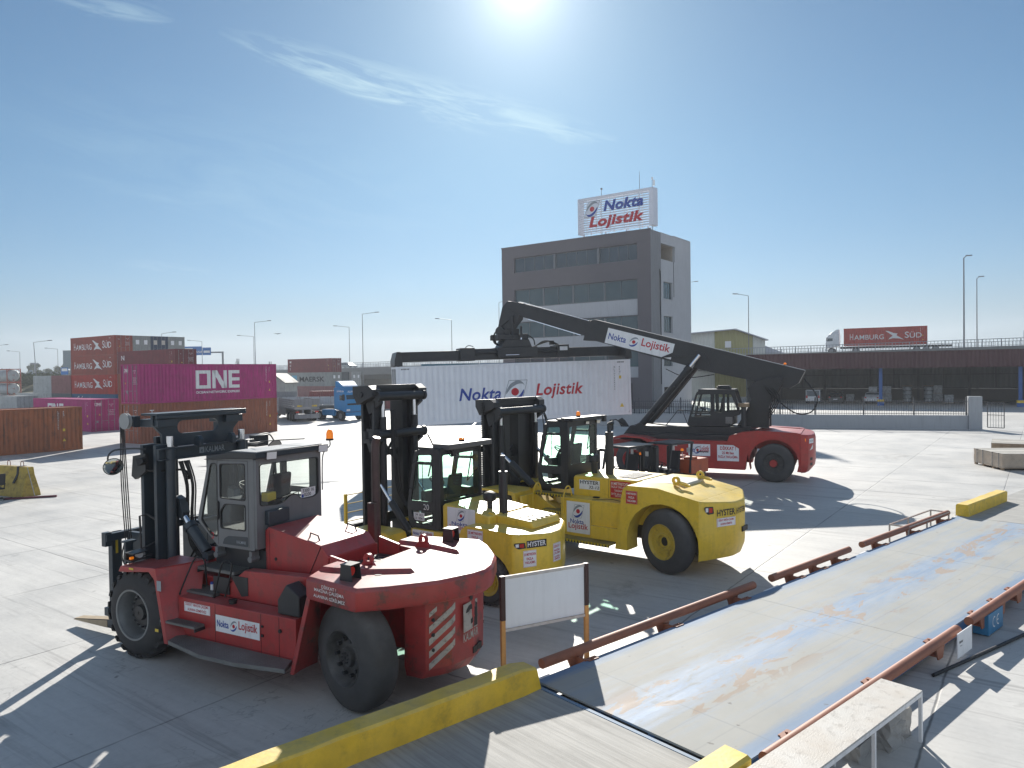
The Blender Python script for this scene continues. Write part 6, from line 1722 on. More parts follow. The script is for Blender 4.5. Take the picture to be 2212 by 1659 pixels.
# front mudguards
for s in (1, -1):
    q = MB()
    o_ = [(.66, 1.50), (.60, 1.60), (-.24, 1.66), (-.34, 1.66), (-.62, .42), (-.52, .42), (-.30, 1.46), (-.16, 1.58), (.55, 1.50)]
    q.prism(o_, 1, s*.93, s*1.52)
    q.build('mudguard', M_RED, K, bevel=.008)
    q = MB(); q.add([(-.34, s*1.52, 1.655), (-.62, s*1.52, .42), (-.86, s*1.30, .42), (-.80, s*1.0, 1.1), (-.58, s*.72, 1.655)], [(0, 1, 2, 3, 4)])
    q.prism([(-.345, s*1.505), (-.60, s*.72), (.1, s*.72), (.1, s*.929)] if s > 0 else [(-.345, s*1.505), (-.60, s*.72), (.1, s*.72), (.1, s*.929)], 2, 1.64, 1.662)
    q.build('guard_panel', M_RED, K)
q = MB(); q.rect((-.43, 1.5265, 1.38), U_L, UP, .11, .17, 0); q.rect((-.35, 1.5265, .62), U_L, UP, .09, .05, 1); q.rect((.3, 1.525, 1.585), U_L, UP, .12, .035, 1)
q.build('sticker', [M_GTX, M_YTX], K, recalc=False)
# steps
def step(x0, x1, y0, y1, z, t=.035):
    q = MB(); q.box(x0, x1, y0, y1, z-t, z)
    n = int(abs(x1-x0)/.045)
    for i in range(n): x = min(x0, x1) + (i+.5)*abs(x1-x0)/n; q.box(x-.008, x+.008, min(y0, y1)+.01, max(y0, y1)-.01, z+.001, z+.007)
    q.build('step', M_GRT, K)
    q = MB()
    for sx in (x0, x1): q.box(sx-.012, sx+.012, y0, y1, z-t-.05, z-t-.001)
    q.build('step_bracket', M_BLK, K)
step(-.40, -1.26, 1.303, 1.50, .80); step(-.44, -1.22, .70, 1.10, 1.215); step(-.66, -1.56, .56, .94, 1.60, .05)
q = MB(); brd = [(-.64, 1.31), (-.76, 1.62), (-1.72, 1.80), (-2.5, 1.78), (-3.38, 1.62), (-3.22, 1.31)]
q.prism(brd, 2, .48, .545)
r = random.Random(2)
for i in range(46):
    for j in range(8):
        x = -.8 - i*.053; y = 1.345 + j*.045
        if y < 1.60 + .19*min(1, (-.7-x)/1.0)*(1 if x > -2.4 else max(0, (3.3+x)/.9)): q.cyl((x, y, .546), (x, y, .552), .011, n=5)
q.build('running_board', M_GRT, K, bevel=.004)
q = MB(); q.tube([(-.60, 1.24, 1.20), (-.62, 1.26, 1.24), (-.78, 1.12, 1.74), (-.88, 1.08, 1.80), (-.98, 1.05, 1.74), (-.90, .95, 1.3)], .014, 8, smooth=4); q.build('grab_handle', M_HOSE, K)
q = MB(); q.tube([(-1.28, 1.10, 1.19), (-1.30, 1.12, 1.25), (-1.46, 1.10, 1.76), (-1.56, 1.06, 1.82), (-1.64, 1.05, 1.72), (-1.52, 1.10, 1.22)], .014, 8, smooth=4); q.build('grab_handle', M_HOSE, K)
q = MB(); q.prism([(-1.5, 1.55), (-1.9, 1.55), (-1.9, 1.25), (-1.75, 1.22)], 1, .95, .96); q.box(-1.1, -1.48, .96, .98, 1.22, 1.5); q.build('hatch_cover', M_BLK, K)
# black fuse box, cap, bottle
q = MB(); q.prism([(-2.86, 1.18), (-3.32, 1.18), (-3.32, 1.50), (-3.05, 1.66), (-2.86, 1.40)], 1, .96, 1.24); q.build('battery_cover', M_BLK, K, bevel=.02)
q = MB(); q.cyl((-1.78, 1.16, 1.172), (-1.78, 1.16, 1.21), .06); q.cyl((-1.78, 1.16, 1.211), (-1.78, 1.16, 1.235), .07, n=10); q.build('filler_cap', M_HOSE, K)
bt = thing('bottle', 'small blue and white bottle standing on the step of the red forklift', 'bottle', (-5.62 + (-.98)*-.8797 - .90*.4755, 13.81 + (-.98)*.4755 - .90*.8797, 1.223))
q = MB(); q.cyl((0, 0, 0), (0, 0, .10), .035); q.build('bottle_body', M_WHT, bt); q = MB(); q.cyl((0, 0, .101), (0, 0, .135), .036); q.build('bottle_cap', M_BLU, bt)
# signs on the locker
logo_plate(K, (-2.035, 1.306, .865), U_L, UP, 1.0, .27)
q = MB(); plate(q, (-1.09, 1.306, 1.03), U_L, UP, .63, .155, 0, (('D\u0130KKAT ! MAK\u0130NA \u00c7ALI\u015eMA', .035, .045, .56), ('ALANINA G\u0130RMEY\u0130N\u0130Z', -.035, .042, .46)), 1, border=1); q.build('sign_plate', [M_WHT, M_RDT], K, smooth=False, recalc=False)
q = MB(); q.box(-2.62, -2.58, 1.304, 1.32, .95, .98); q.box(-2.62, -2.58, 1.304, 1.32, .80, .84); q.cyl((-2.98, 1.30, .95), (-2.98, 1.325, .95), .03); q.build('latch', M_HOSE, K)
# under cab block
q = MB(); q.box(-2.0, -.75, -.55, .62, 1.47, 1.93); q.build('cab_mount', M_BLK, K)
for x in (-.95, -1.78):
    q = MB(); q.cyl((x, .55, 1.80), (x, .80, 1.80), .05); q.box(x-.03, x+.03, .62, .78, 1.80, 1.93); q.build('cab_bearing', M_GRY, K)
# cab: door side to x = -1.88, then the big rear window in the plane x = -1.88
cab = MB(); RX = -1.88
out = [(-.47, 2.36), (-.78, 3.44), (RX, 3.50), (RX, 1.95), (-.98, 1.95)]
w_front = [(-.56, 2.36), (-.83, 3.38), (-.985, 3.39), (-.985, 2.10), (-.82, 2.12)]
w_up = [(-1.05, 2.78), (-1.05, 3.38), (-1.68, 3.41), (-1.68, 2.77)]
w_lo = [(-1.05, 2.26), (-1.05, 2.56), (-1.16, 2.70), (-1.68, 2.71), (-1.68, 2.26)]
w_re = [(.70, 2.69), (.70, 3.40), (-.70, 3.38), (-.70, 2.72), (-.58, 2.66), (-.28, 2.66), (-.14, 2.77), (.0, 2.77), (.15, 2.68), (.30, 2.66)]
holes = [round_poly(h, .05) for h in (w_front, w_up, w_lo)]
for s in (1, -1): ring_panel(cab, round_poly(out, .03), holes, s*.73, s*.77)
t_ = MB(); wr = round_poly(w_re, .05); ring_panel(t_, round_poly([(.765, 1.97), (.765, 3.49), (-.765, 3.49), (-.765, 1.97)], .03), [wr], 0, .05)
cab.add([(RX - .05 + y, x, z) for x, y, z in t_.v], t_.f)
cab.box(RX+.02, -1.0, -.71, .71, 1.95, 1.99); cab.bar((-.80, -.71, 3.43), (-.80, .71, 3.43), .06); cab.bar((-.49, -.71, 2.34), (-.49, .71, 2.34), .06)
cab.add([(-.47, -.71, 2.35), (-.47, .71, 2.35), (-.96, .71, 1.96), (-.96, -.71, 1.96)], [(0,1,2,3)])
CB = cab.build('cab', M_GRY, K, bevel=.006)
for s in (1, -1):
    for h, nm in zip(holes, ('front_quarter_window', 'door_window', 'lower_door_window')): side_window(CB, h, s*.77, s, M_GLS, nm=nm)
t_ = MB(); inn = inset_poly(wr, .025); n = len(wr)
t_.add([(RX-.056, y, z) for y, z in wr] + [(RX-.056, y, z) for y, z in inn] + [(RX-.02, y, z) for y, z in inn], [(i, (i+1) % n, n+(i+1) % n, n+i) for i in range(n)] + [(n+i, n+(i+1) % n, 2*n+(i+1) % n, 2*n+i) for i in range(n)])
rw = t_.build('rear_window', M_HOSE, CB); t_ = MB(); t_.poly([(RX-.03, y, z) for y, z in inn]); t_.build('pane', M_GLS, rw, recalc=False)
q = MB(); q.add([(-.485, -.70, 2.38), (-.485, .70, 2.38), (-.775, .70, 3.40), (-.775, -.70, 3.40)], [(0,1,2,3)]); q.build('windscreen', M_GLS, CB, recalc=False)
q = MB()
for a, b in (((-1.0, 1.99), (-1.0, 3.43)), ((-1.74, 1.99), (-1.74, 3.45)), ((-1.0, 3.43), (-1.74, 3.45))): q.bar((a[0], .7715, a[1]), (b[0], .7715, b[1]), .008, .004)
q.prism(round_poly([(-1.005, 2.40), (-1.035, 2.44), (-1.045, 2.7), (-1.02, 2.74), (-1.0, 2.70)], .01), 1, .772, .80)
q.tube([(RX-.06, .5, 2.74), (RX-.07, .10, 2.78), (RX-.08, -.15, 2.82), (RX-.07, -.2, 2.70)], .008, 5); q.build('door_handle', M_HOSE, CB)
q = MB(); q.prism(round_poly([(-1.10, 2.0), (-1.15, 2.10), (-1.25, 2.15), (-1.72, 2.17), (-1.72, 2.0)], .03), 1, .7705, .774, 0)
q.text('KALMAR', (-1.56, .7755, 2.065), U_L, UP, .05, 1, w=.22); q.text('3', (-.86, .7755, 2.12), U_L, UP, .11, 2)
q.build('lettering', [M_DKB, M_GTX, M_RDT], CB, recalc=False)
q = MB(); q.box(RX-.052, RX-.15, .12, .60, 2.36, 2.60); q.build('rear_box', M_DKB, CB, bevel=.015)
q = MB()
q.prism([(-.70, 3.44), (-1.35, 3.60), (-1.98, 3.60), (-2.0, 3.50), (-1.3, 3.48), (-.95, 3.44)], 1, -.82, .82); rf = q.build('roof', M_BLK, CB, bevel=.01)
q = MB(); q.box(-1.38, -1.96, -.78, .78, 3.602, 3.615); q.build('roof_skin', paint('pale_roof_skin', (.45, .45, .44), .4, var=.1, dust=.3), rf)
work_lamp(CB, (-2.02, .50, 3.53), (-1, .25, -.15), .10); work_lamp(CB, (-2.02, -.74, 3.53), (-1, .3, -.15), .10)
q = MB(); q.tube([(-1.93, -.80, 2.75), (-1.94, -.80, 3.30), (-1.97, -.84, 3.48), (-2.02, -.92, 3.56), (-2.02, -.92, 3.66)], .012, 6, smooth=3); q.build('beacon_bracket', M_STL, CB)
beacon(CB, -2.02, -.92, 3.66, .065, .17)
q = MB(); q.rect((RX-.034, -.45, 2.76), U_R, UP, .36, .17, 0); q.text('3300 16', (RX-.037, -.45, 2.80), U_R, UP, .06, 1, w=.28); q.text('0200', (RX-.037, -.43, 2.725), U_R, UP, .06, 1, w=.17); q.rect((RX-.036, -.31, 2.71), U_R, UP, .05, .055, 2)
q.build('number_plate', [M_WTX, M_KTX, M_BLU], CB, recalc=False)
q = MB(); q.box(-.98, -.62, -.5, .5, 2.28, 2.68); q.build('dashboard', M_DKB, CB, bevel=.03)
q = MB(); q.box(-1.2, -1.8, -.70, -.42, 2.0, 2.66); q.box(-1.5, -1.8, .40, .66, 2.0, 2.64); q.box(-1.62, -1.78, .18, .38, 2.70, 2.86, 1); q.build('console', [M_GRY, M_YTX], CB, bevel=.02)
seat(CB, -1.45, .0, 2.36); steering_wheel(CB, (-1.02, .12, 2.88), (-.55, 0, .85), .17)
q = MB(); q.cyl((-.9, -.70, 2.4), (-.82, -.70, 3.42), .02); q.box(-1.02, -.96, -.73, -.70, 2.1, 3.4); q.build('inner_pillar', M_GRY, CB)
# bonnet
q = MB()
q.prism([(-1.96, 1.47), (-1.96, 2.28), (-2.04, 2.34), (-3.20, 2.14), (-3.36, 1.96), (-3.30, 1.60), (-2.95, 1.60), (-2.9, 1.47)], 1, -.56, .62)
bn = q.build('bonnet', M_RED, K, bevel=.012)
for y, x in ((.45, -2.9), (-.4, -2.95)):
    q = MB(); q.tube([(x+.1, y, 2.20), (x+.08, y, 2.28), (x-.08, y, 2.25), (x-.12, y, 2.16)], .013, 6); q.build('bonnet_handle', M_HOSE, bn)
q = MB(); q.bar((-2.06, .621, 1.52), (-2.06, .621, 2.30), .006, .004); q.bar((-3.20, .621, 2.12), (-2.93, .621, 1.62), .018, .008); q.cyl((-2.2, .615, 1.82), (-2.2, .628, 1.82), .03, n=8); q.build('seam', M_KTX, bn)
# radiator well behind the bonnet
q = MB()
q.prism([(-3.37, 1.62), (-3.37, 2.0), (-3.72, 1.94), (-3.72, 1.62)], 1, .56, .62); q.prism([(-3.37, 1.62), (-3.37, 2.06), (-3.80, 1.96), (-3.80, 1.62)], 1, -.68, -.62); q.box(-3.3, -3.36, -.60, .60, 1.62, 1.95)
q.build('radiator_frame', M_RED, K, bevel=.01)
q = MB()
for i in range(9): y = -.5 + i*.125; q.box(-3.45, -3.98, y-.045, y+.045, 1.76, 1.79)
q.box(-3.5, -3.98, -.54, .58, 1.63, 1.66); q.build('radiator_grille', M_BLK, K)
q = MB(); q.cyl((-3.12, -.88, 1.6), (-3.12, -.88, 3.62), .075, n=16); q.lathe((-3.12, -.88, 3.62), (-.3, 0, 1), [(0, .075), (.14, .070)], 16, caps=True); q.box(-3.2, -3.05, -.80, -.72, 1.7, 2.6)
q.build('exhaust_stack', paint('burnt_exhaust', (.07, .045, .045), .35, .4, var=.3, vs=4, streaks=.4), K)
# counterweight
deck = [(-3.72, 1.50), (-4.80, 1.68), (-5.43, 1.05), (-5.74, .55), (-5.92, .0), (-5.74, -.55), (-5.43, -1.05), (-4.80, -1.68), (-3.72, -1.50), (-3.62, -1.2), (-3.62, -.72), (-4.08, -.60), (-4.08, .60), (-3.62, .72), (-3.62, 1.2)]
def arc_round(pts):
    out = []
    for i, p in enumerate(pts):
        out.append(p)
        if 1 <= i <= 6:
            n = pts[i+1]; mx_, my = (p[0]+n[0])/2, (p[1]+n[1])/2; l = hypot(mx_+4.2, my); out.append((mx_ + (mx_+4.2)/l*.035, my + my/l*.035))
    return out
dk = arc_round(deck)
q = MB()
low = [(x + (.03 if x < -4.5 else 0), y*.99) for x, y in dk]
q.loft([[(x, y, 1.60) for x, y in low], [(x, y, 1.66) for x, y in dk], [(x, y, 1.88) for x, y in dk], [(-4.6 + (x+4.6)*.975, y*.975, 1.93) for x, y in dk]])
M_CW = paint('chipped_red_counterweight', (.36, .03, .03), .4, var=.25, dust=.5, dcol=(.34, .22, .20), grime=.8, dscale=1.3, bump=.1, bs=9)
cw = q.build('counterweight', M_CW, K, ang=.5, bevel=.012)
q = MB()   # tail block between the rear wheels
tb_ = [(-4.95, .80), (-5.33, .80), (-5.56, .45), (-5.66, 0), (-5.56, -.45), (-5.33, -.80), (-4.95, -.80)]
q.loft([[(x + (.10 if x < -5.2 else 0), y*.94, .42) for x, y in tb_], [(x, y, .58) for x, y in tb_], [(x-.02, y, 1.5) for x, y in tb_], [(x-.04, y, 1.598) for x, y in tb_]])
tl = q.build('tail_block', M_CW, K, ang=.35, bevel=.01)
def tail_pt(y, z, off=.006):
    """point on the tail's rear face"""
    xs = [(.80, -5.33), (.45, -5.56), (0, -5.66), (-.45, -5.56), (-.80, -5.33)]
    for (a, xa_), (b, xb_) in zip(xs, xs[1:]):
        if b <= y <= a:
            t = (a-y)/(a-b); x = xa_ + (xb_-xa_)*t; nrm = Vector((-(a-b), (xb_-xa_)*-1*-1, 0)).normalized(); break
    else: x = -5.33
    return (x - .02*(z-.58)/.92 - off - .004, y, z)
M_STR = paint('worn_reflector_stripe', (.40, .38, .35), .5, var=.2, vs=6, grime=.5, dscale=4)
q = MB()
def stripe(ya, za, yb, zb, w):
    n = 6
    for i in range(n):
        a = (ya + (yb-ya)*i/n, za + (zb-za)*i/n); b = (ya + (yb-ya)*(i+1)/n, za + (zb-za)*(i+1)/n)
        q.add([tail_pt(a[0], a[1]-w/2), tail_pt(b[0], b[1]-w/2), tail_pt(b[0], b[1]+w/2), tail_pt(a[0], a[1]+w/2)], [(0,1,2,3)])
for z in (.62, .80, .98, 1.16): stripe(.76, z, .40, z+.30, .10)
stripe(.76, 1.38, .66, 1.46, .07)
for z in (.62, .80, .98, 1.16): stripe(-.76, z, -.56, z+.22, .09)
q.build('warning_stripes', M_STR, tl, smooth=False, recalc=False)
for y, z in ((.70, 1.30), (.70, 1.08), (.70, .86), (-.68, 1.3), (-.68, 1.08), (-.68, .86)):
    q = MB(); p_ = Vector(tail_pt(y, z, 0)); q.cyl(tuple(p_ + Vector((.02, 0, 0))), tuple(p_ + Vector((-.012, 0, 0))), .028, n=12); q.cyl(tuple(p_ + Vector((-.012, 0, 0))), tuple(p_ + Vector((-.02, 0, 0))), .014, n=8); q.build('bolt', M_BLK, tl)
q = MB()
for y, z, r_ in ((.06, 1.50, .05),): p_ = Vector(tail_pt(y, z, 0)); q.cyl(tuple(p_), tuple(p_ + Vector((-.004, 0, 0))), r_, n=16)
q.box(-5.67, -5.62, .02, -.10, .62, .72); q.box(-5.65, -5.60, -.14, -.26, .62, .72); q.build('tow_pocket', M_HOSE, tl)
q = MB(); c_ = (-5.668, .08, 1.20)
pn = Vector((-.15, .0, 0))
q.rect((-5.665, .08, 1.22), U_R, UP, .40, .42, 0); 
def rp(y, z, m, x=-5.669): return (x, y, z)
pts = [(.08 + .15*cos(a), 1.24 + .15*sin(a)) for a in [radians(20 + 250*i/16) for i in range(17)]] + [(.08 + .085*cos(a), 1.24 + .075*sin(a)) for a in [radians(270 - 230*i/16) for i in range(17)]]
q.poly([(-5.669, y, z) for y, z in pts], 1)
q.poly([(-5.669, y, z) for y, z in ((-.06, 1.40), (-.11, 1.36), (-.11, 1.03), (.02, 1.03), (.0, 1.14), (-.05, 1.22))], 1)
q.poly([(-5.670, y, z) for y, z in ((.02, 1.30), (-.0, 1.30), (-.03, 1.18), (.0, 1.16))], 2)
q.build('badge', [M_STR, M_KTX, M_RDT], tl, smooth=False, recalc=False)
q = MB(); q.text('KALMAR', (-5.668, .08, .93), U_R, UP, .12, 0, w=.42, bold=.02); q.build('lettering', M_STR, tl, recalc=False)
# warning text on the side of the counterweight
a_, b_ = Vector((-3.72, 1.50, 0)), Vector((-4.80, 1.68, 0)); uu = (b_-a_).normalized(); nn_ = Vector((-uu.y, uu.x, 0)); nn_ = nn_ if nn_.y > 0 else -nn_
c_ = (a_ + b_)/2 + uu*-.02 + nn_*.004 + Vector((0, 0, 1.77))
q = MB()
for t_, dz_, w_ in (('D\u0130KKAT !', .075, .32), ('MAK\u0130NA \u00c7ALI\u015eMA', 0, .66), ('ALANINA G\u0130R\u0130LMEZ', -.075, .70)): q.text(t_, c_ + Vector((0, 0, dz_)), uu, UP, .045, 0, w=w_, bold=.01)
q.build('lettering', M_WTX, cw, smooth=False, recalc=False)
for s in (1, -1):
    q = MB(); q.add([(-3.72, s*1.50, 1.62), (-3.36, s*1.50, .42), (-3.30, s*1.30, .42), (-3.33, s*.96, .42), (-3.45, s*.96, 1.62), (-3.80, s*1.50, 1.62), (-3.44, s*1.50, .42), (-3.38, s*1.30, .42), (-3.41, s*.96, .42), (-3.53, s*.96, 1.62)], [(0,1,2,3,4), (9,8,7,6,5), (0,5,6,1), (1,6,7,2), (2,7,8,3), (3,8,9,4), (4,9,5,0)])
    q.build('wheel_skirt', M_CW, cw, bevel=.008)
# fins, eyes, holes and lamp boxes on top
for s in (1, -1):
    q = MB(); q.prism([(-3.66, s*.74), (-3.66, s*1.18), (-3.9, s*1.16), (-4.5, s*1.02), (-5.05, s*.62), (-4.5, s*.66), (-4.05, s*.72)], 2, 1.925, 1.99, off=[(-3.70, s*.80), (-3.70, s*1.12), (-3.9, s*1.10), (-4.4, s*.96), (-4.98, s*.63), (-4.5, s*.74), (-4.1, s*.80)])
    q.build('deck_rib', M_CW, cw, ang=.3)
    q = MB(); n = 20; yc = s*.72; xc = -4.25
    ou = [(xc + .085*cos(a), 2.07 + .085*sin(a)) for a in [2*pi*i/n for i in range(n)]]; inn = [(xc + .045*cos(a), 2.07 + .045*sin(a)) for a in [2*pi*i/n for i in range(n)]]
    ring_panel(q, ou, [inn], yc-.03, yc+.03); q.prism([(xc-.17, 1.93), (xc+.17, 1.93), (xc+.08, 2.04), (xc-.08, 2.04)], 1, yc-.02, yc+.02); q.build('lifting_eye', M_RED, cw)
    for x, y in ((-4.62, .95), (-3.75, .9)):
        q = MB(); q.cyl((x, s*y, 1.9305), (x, s*y, 1.936), .055, n=18); q.build('deck_hole', M_HOSE, cw)
    q = MB(); xc, yc = -4.40, s*1.32
    for sy in (-1, 1): q.prism([(xc-.13, 1.93), (xc+.10, 1.93), (xc+.08, 2.15), (xc-.10, 2.15)], 1, yc+sy*.095, yc+sy*.105)
    q.box(xc-.11, xc+.09, yc-.104, yc+.104, 2.15, 2.165); q.box(xc+.06, xc+.08, yc-.094, yc+.094, 1.97, 2.149); bx_ = q.build('lamp_guard', M_BLK, cw)
    q = MB(); q.cyl((xc+.03, yc+.02, 2.06), (xc-.06, yc+.02, 2.06), .065, n=16); q.build('tail_lamp', M_LENS, bx_)
    q = MB(); q.box(xc-.05, xc+.02, yc+.055, yc+.09, 2.02, 2.07); q.build('indicator', M_ORG, bx_)
# mast
q = MB()
for s in (1, -1):
    q.prism([(.30, s*.70), (.30, s*1.0), (.38, s*1.0), (.38, s*.78), (.66, s*.78), (.66, s*1.0), (.74, s*1.0), (.74, s*.70)], 2, .45, 3.66)
q.build('outer_mast', M_DKB, K, bevel=.006)
q = MB()
for s in (1, -1):
    q.prism([(.42, s*.46), (.42, s*.69), (.50, s*.69), (.50, s*.54), (.72, s*.54), (.72, s*.69), (.80, s*.69), (.80, s*.46)], 2, .55, 3.78)
q.build('inner_mast', M_DKB, K, bevel=.006)
q = MB()   # top beam with slotted opening
ou = [(-.98, 4.20), (-.98, 4.02), (-.80, 3.84), (-.78, 3.60), (.78, 3.60), (.80, 3.84), (.98, 4.02), (.98, 4.20)]
n = 10; hl_ = [(.36 + .0 + .12*cos(a), 3.95 + .12*sin(a)) for a in [radians(-90 + 180*i/n) for i in range(n+1)]] + [(-.32 + .12*cos(a), 3.95 + .12*sin(a)) for a in [radians(90 + 180*i/n) for i in range(n+1)]]
t_ = MB(); ring_panel(t_, ou, [hl_], .40, .46); q.add([(y, x, z) for x, y, z in t_.v], t_.f)
q.box(.25, .70, -1.0, 1.0, 4.19, 4.23); q.box(.25, .30, -1.0, 1.0, 4.13, 4.188)
for s in (1, -1): q.box(.30, .80, s*.55, s*.95, 3.98, 4.12); q.box(.5, .62, s*.5, s*.62, 3.7, 3.98)
q.build('mast_head', M_DKB, K, bevel=.006)
q = MB(); q.box(.22, .29, -1.0, 1.0, 3.40, 3.60); q.box(.10, .22, -1.05, 1.05, 3.59, 3.61); q.box(.12, .22, -1.02, 1.02, 3.39, 3.41)
for y in (.25, -.50): q.prism([(.05, 3.58), (.05, 3.72), (.10, 3.78), (.17, 3.78), (.22, 3.72), (.22, 3.58)], 1, y-.06, y+.02)
xb_ = q.build('cross_beam', M_DKB, K, bevel=.005)
q = MB(); q.text('KALMAR', (.216, -.20, 3.50), U_R, UP, .11, 0, w=.44, bold=.012); q.rect((.216, .10, 3.50), U_R, UP, .11, .11, 0); q.text('e', (.213, .10, 3.50), U_R, UP, .07, 1); q.build('lettering', [M_GTX, M_DKB], xb_, recalc=False)
q = MB(); q.box(.22, .29, -.95, .95, 1.1, 1.4); q.box(.22, .29, -.95, .95, .55, .75); q.build('lower_tie', M_DKB, K)
for s in (1, -1):
    q = MB(); q.cyl((.18, s*.80, .5), (.18, s*.80, 3.62), .085, n=18); cy = q.build('lift_cylinder', M_DKB, K)
    q = MB(); q.cyl((.18, s*.80, 3.63), (.18, s*.80, 3.82), .06, n=18); q.build('piston_rod', M_CHR, cy)
    q = MB()
    for i in range(58):       # leaf chain behind the head
        z = .8 + i*.052; q.box(.57, .63, s*.60-.022, s*.60+.022, z, z+.04)
    q.build('lift_chain', M_HOSE, K)
    q = MB(); z = 2.02   # tilt cylinder
    q.cyl((-.50, s*.60, 1.76), (-.08, s*.60, 2.16), .10, n=20); q.cyl((-.10, s*.60, 2.14), (-.03, s*.60, 2.21), .12, n=20); q.cyl((-.56, s*.50, 1.70), (-.56, s*.70, 1.70), .08); tc_ = q.build('tilt_cylinder', M_DKB, K)
    q = MB(); q.cyl((-.03, s*.60, 2.21), (.10, s*.60, 2.34), .055, n=18); q.build('piston_rod', M_CHR, tc_)
    q = MB(); q.prism([(.08, 2.30), (.24, 2.36), (.29, 2.62), (.27, 2.72), (.12, 2.66), (.04, 2.42)], 1, s*.52, s*.68); q.build('rod_bracket', M_DKB, tc_, bevel=.01)
    q = MB(); q.prism([(-.42, 1.47), (-.95, 1.47), (-.68, 1.84), (-.50, 1.84)], 1, s*.50, s*.535); q.build('tilt_bracket', M_RED, K)
# hoses and cables
r = random.Random(5)
q = MB()
for i in range(7):
    y = .34 + i*.035; q.tube([(.15, y+.1, 3.35), (.10, y+r.uniform(-.03, .03), 2.9), (.12, y+r.uniform(-.03, .03), 2.3), (.08, y-.05, 1.8), (-.15, y-.15, 1.5)], .014, 6, smooth=4)
for i in range(5):
    q.tube([(.1, .5-.1*i, 1.55), (-.1, .45-.12*i, 1.75+r.uniform(0, .1)), (-.35, .3-.1*i, 1.66), (-.55, .2-.1*i, 1.5)], .018, 6, smooth=5)
q.tube([(.75, .98, 3.45), (.6, 1.05, 3.25), (.35, .95, 3.2), (.15, .55, 3.18), (.14, .45, 3.0)], .02, 6, smooth=5)
q.build('hydraulic_hoses', M_HOSE, K)
q = MB(); q.prism([(.80, 4.18), (.80, 3.98), (1.02, 4.02), (1.10, 4.10), (1.02, 4.18)], 1, .94, 1.06); q.cyl((1.05, .93, 4.11), (1.05, .90, 4.11), .05); sh = q.build('sheave_arm', M_DKB, K)
q = MB(); q.lathe((.98, 1.07, 4.09), (0, 1, 0), [(0, .145), (.02, .145), (.035, .12), (.05, .145), (.07, .145)], 28, caps=True); q.build('hose_sheave', paint('sheave_nylon', (.30, .31, .31), .5, var=.15), sh)
q = MB()
for i in range(4): q.tube([(1.13, 1.08+.018*i-.03, 4.08), (1.13+.006*i, 1.05+.035*i-.05, 3.0), (1.08+.004*i, 1.02+.035*i-.04, 1.92)], .010, 6, smooth=3)
for i in range(3): q.tube([(1.08, 1.02+.04*i, 1.9), (1.14+.03*i, 1.05+.02*i, 1.6), (1.06, 1.08, 1.42), (.98, 1.0, 1.52)], .013, 6, smooth=4)
q.build('hose_reel_lines', M_HOSE, K)
q = MB(); q.box(.98, 1.12, .95, 1.16, 1.88, 1.91); q.box(1.03, 1.08, .98, 1.13, 1.5, 1.88); q.build('hose_clamp', M_DKB, K)
# carriage and forks
q = MB(); q.box(1.60, 1.72, -1.12, 1.12, 1.83, 1.97); q.box(1.60, 1.72, -1.12, 1.12, .45, .60)
for s in (1, -1): q.box(1.0, 1.6, s*.60, s*.70, 1.2, 1.95); q.box(.86, 1.6, s*.50, s*.68, .5, 1.9); q.cyl((.75, s*.62, 1.7), (.75, s*.75, 1.7), .07)
q.box(1.62, 1.74, 1.0, 1.13, 1.74, 2.0)
q.build('carriage', M_DKB, K, bevel=.006)
M_FORK = paint('worn_fork_steel', (.42, .33, .22), .5, .2, var=.2, vs=5)
for s in (1, -1):
    q = MB(); q.prism([(1.75, 1.98), (1.87, 1.92), (1.87, .28), (3.02, .135), (3.03, .12), (1.75, .12)], 1, s*.72, s*.92); f_ = q.build('fork', [M_DKB], K, bevel=.008)
    q = MB(); q.prism([(1.90, .2795), (3.02, .140), (3.02, .145), (1.90, .2845)], 1, s*.73, s*.91); q.prism([(1.95, .122), (3.02, .122), (3.02, .135), (1.95, .262)], 1, s*.921, s*.925); q.build('fork_wear_face', M_FORK, f_)
q = MB(); q.rect((1.742, .83, 1.70), U_R, UP, .05, .30, 0); q.build('sticker', M_YTX, K, recalc=False)
# lamps, mirrors
q = MB(); q.prism([(.42, 1.665), (.62, 1.665), (.62, 1.69), (.60, 1.82), (.35, 1.82), (.35, 1.80), (.56, 1.80), (.58, 1.69), (.42, 1.69)], 1, 1.14, 1.44); lb_ = q.build('lamp_guard', M_BLK, K)
q = MB(); q.cyl((.48, 1.22, 1.74), (.56, 1.22, 1.74), .055); q.build('headlamp', M_LAMP, lb_); q = MB(); q.box(.46, .50, 1.36, 1.42, 1.70, 1.74); q.build('indicator', M_ORG, lb_)
q = MB(); q.tube([(.55, .95, 1.68), (.62, 1.10, 1.68), (.62, 1.12, 2.40), (.55, 1.02, 2.42), (.35, .95, 2.3)], .02, 6); q.tube([(.62, 1.12, 1.80), (.40, .90, 1.95), (.3, .8, 2.2)], .013, 6); ma = q.build('mirror_arm', M_BLK, K)
q = MB(); q.loft([[(.36 + .02*k, .78 - .09*i, 2.14 + .17*j) for i, j in ((-1,-1),(1,-1),(1,1),(-1,1))] for k in (0, 1)]); q.build('side_mirror', M_DKB, ma, bevel=.01)
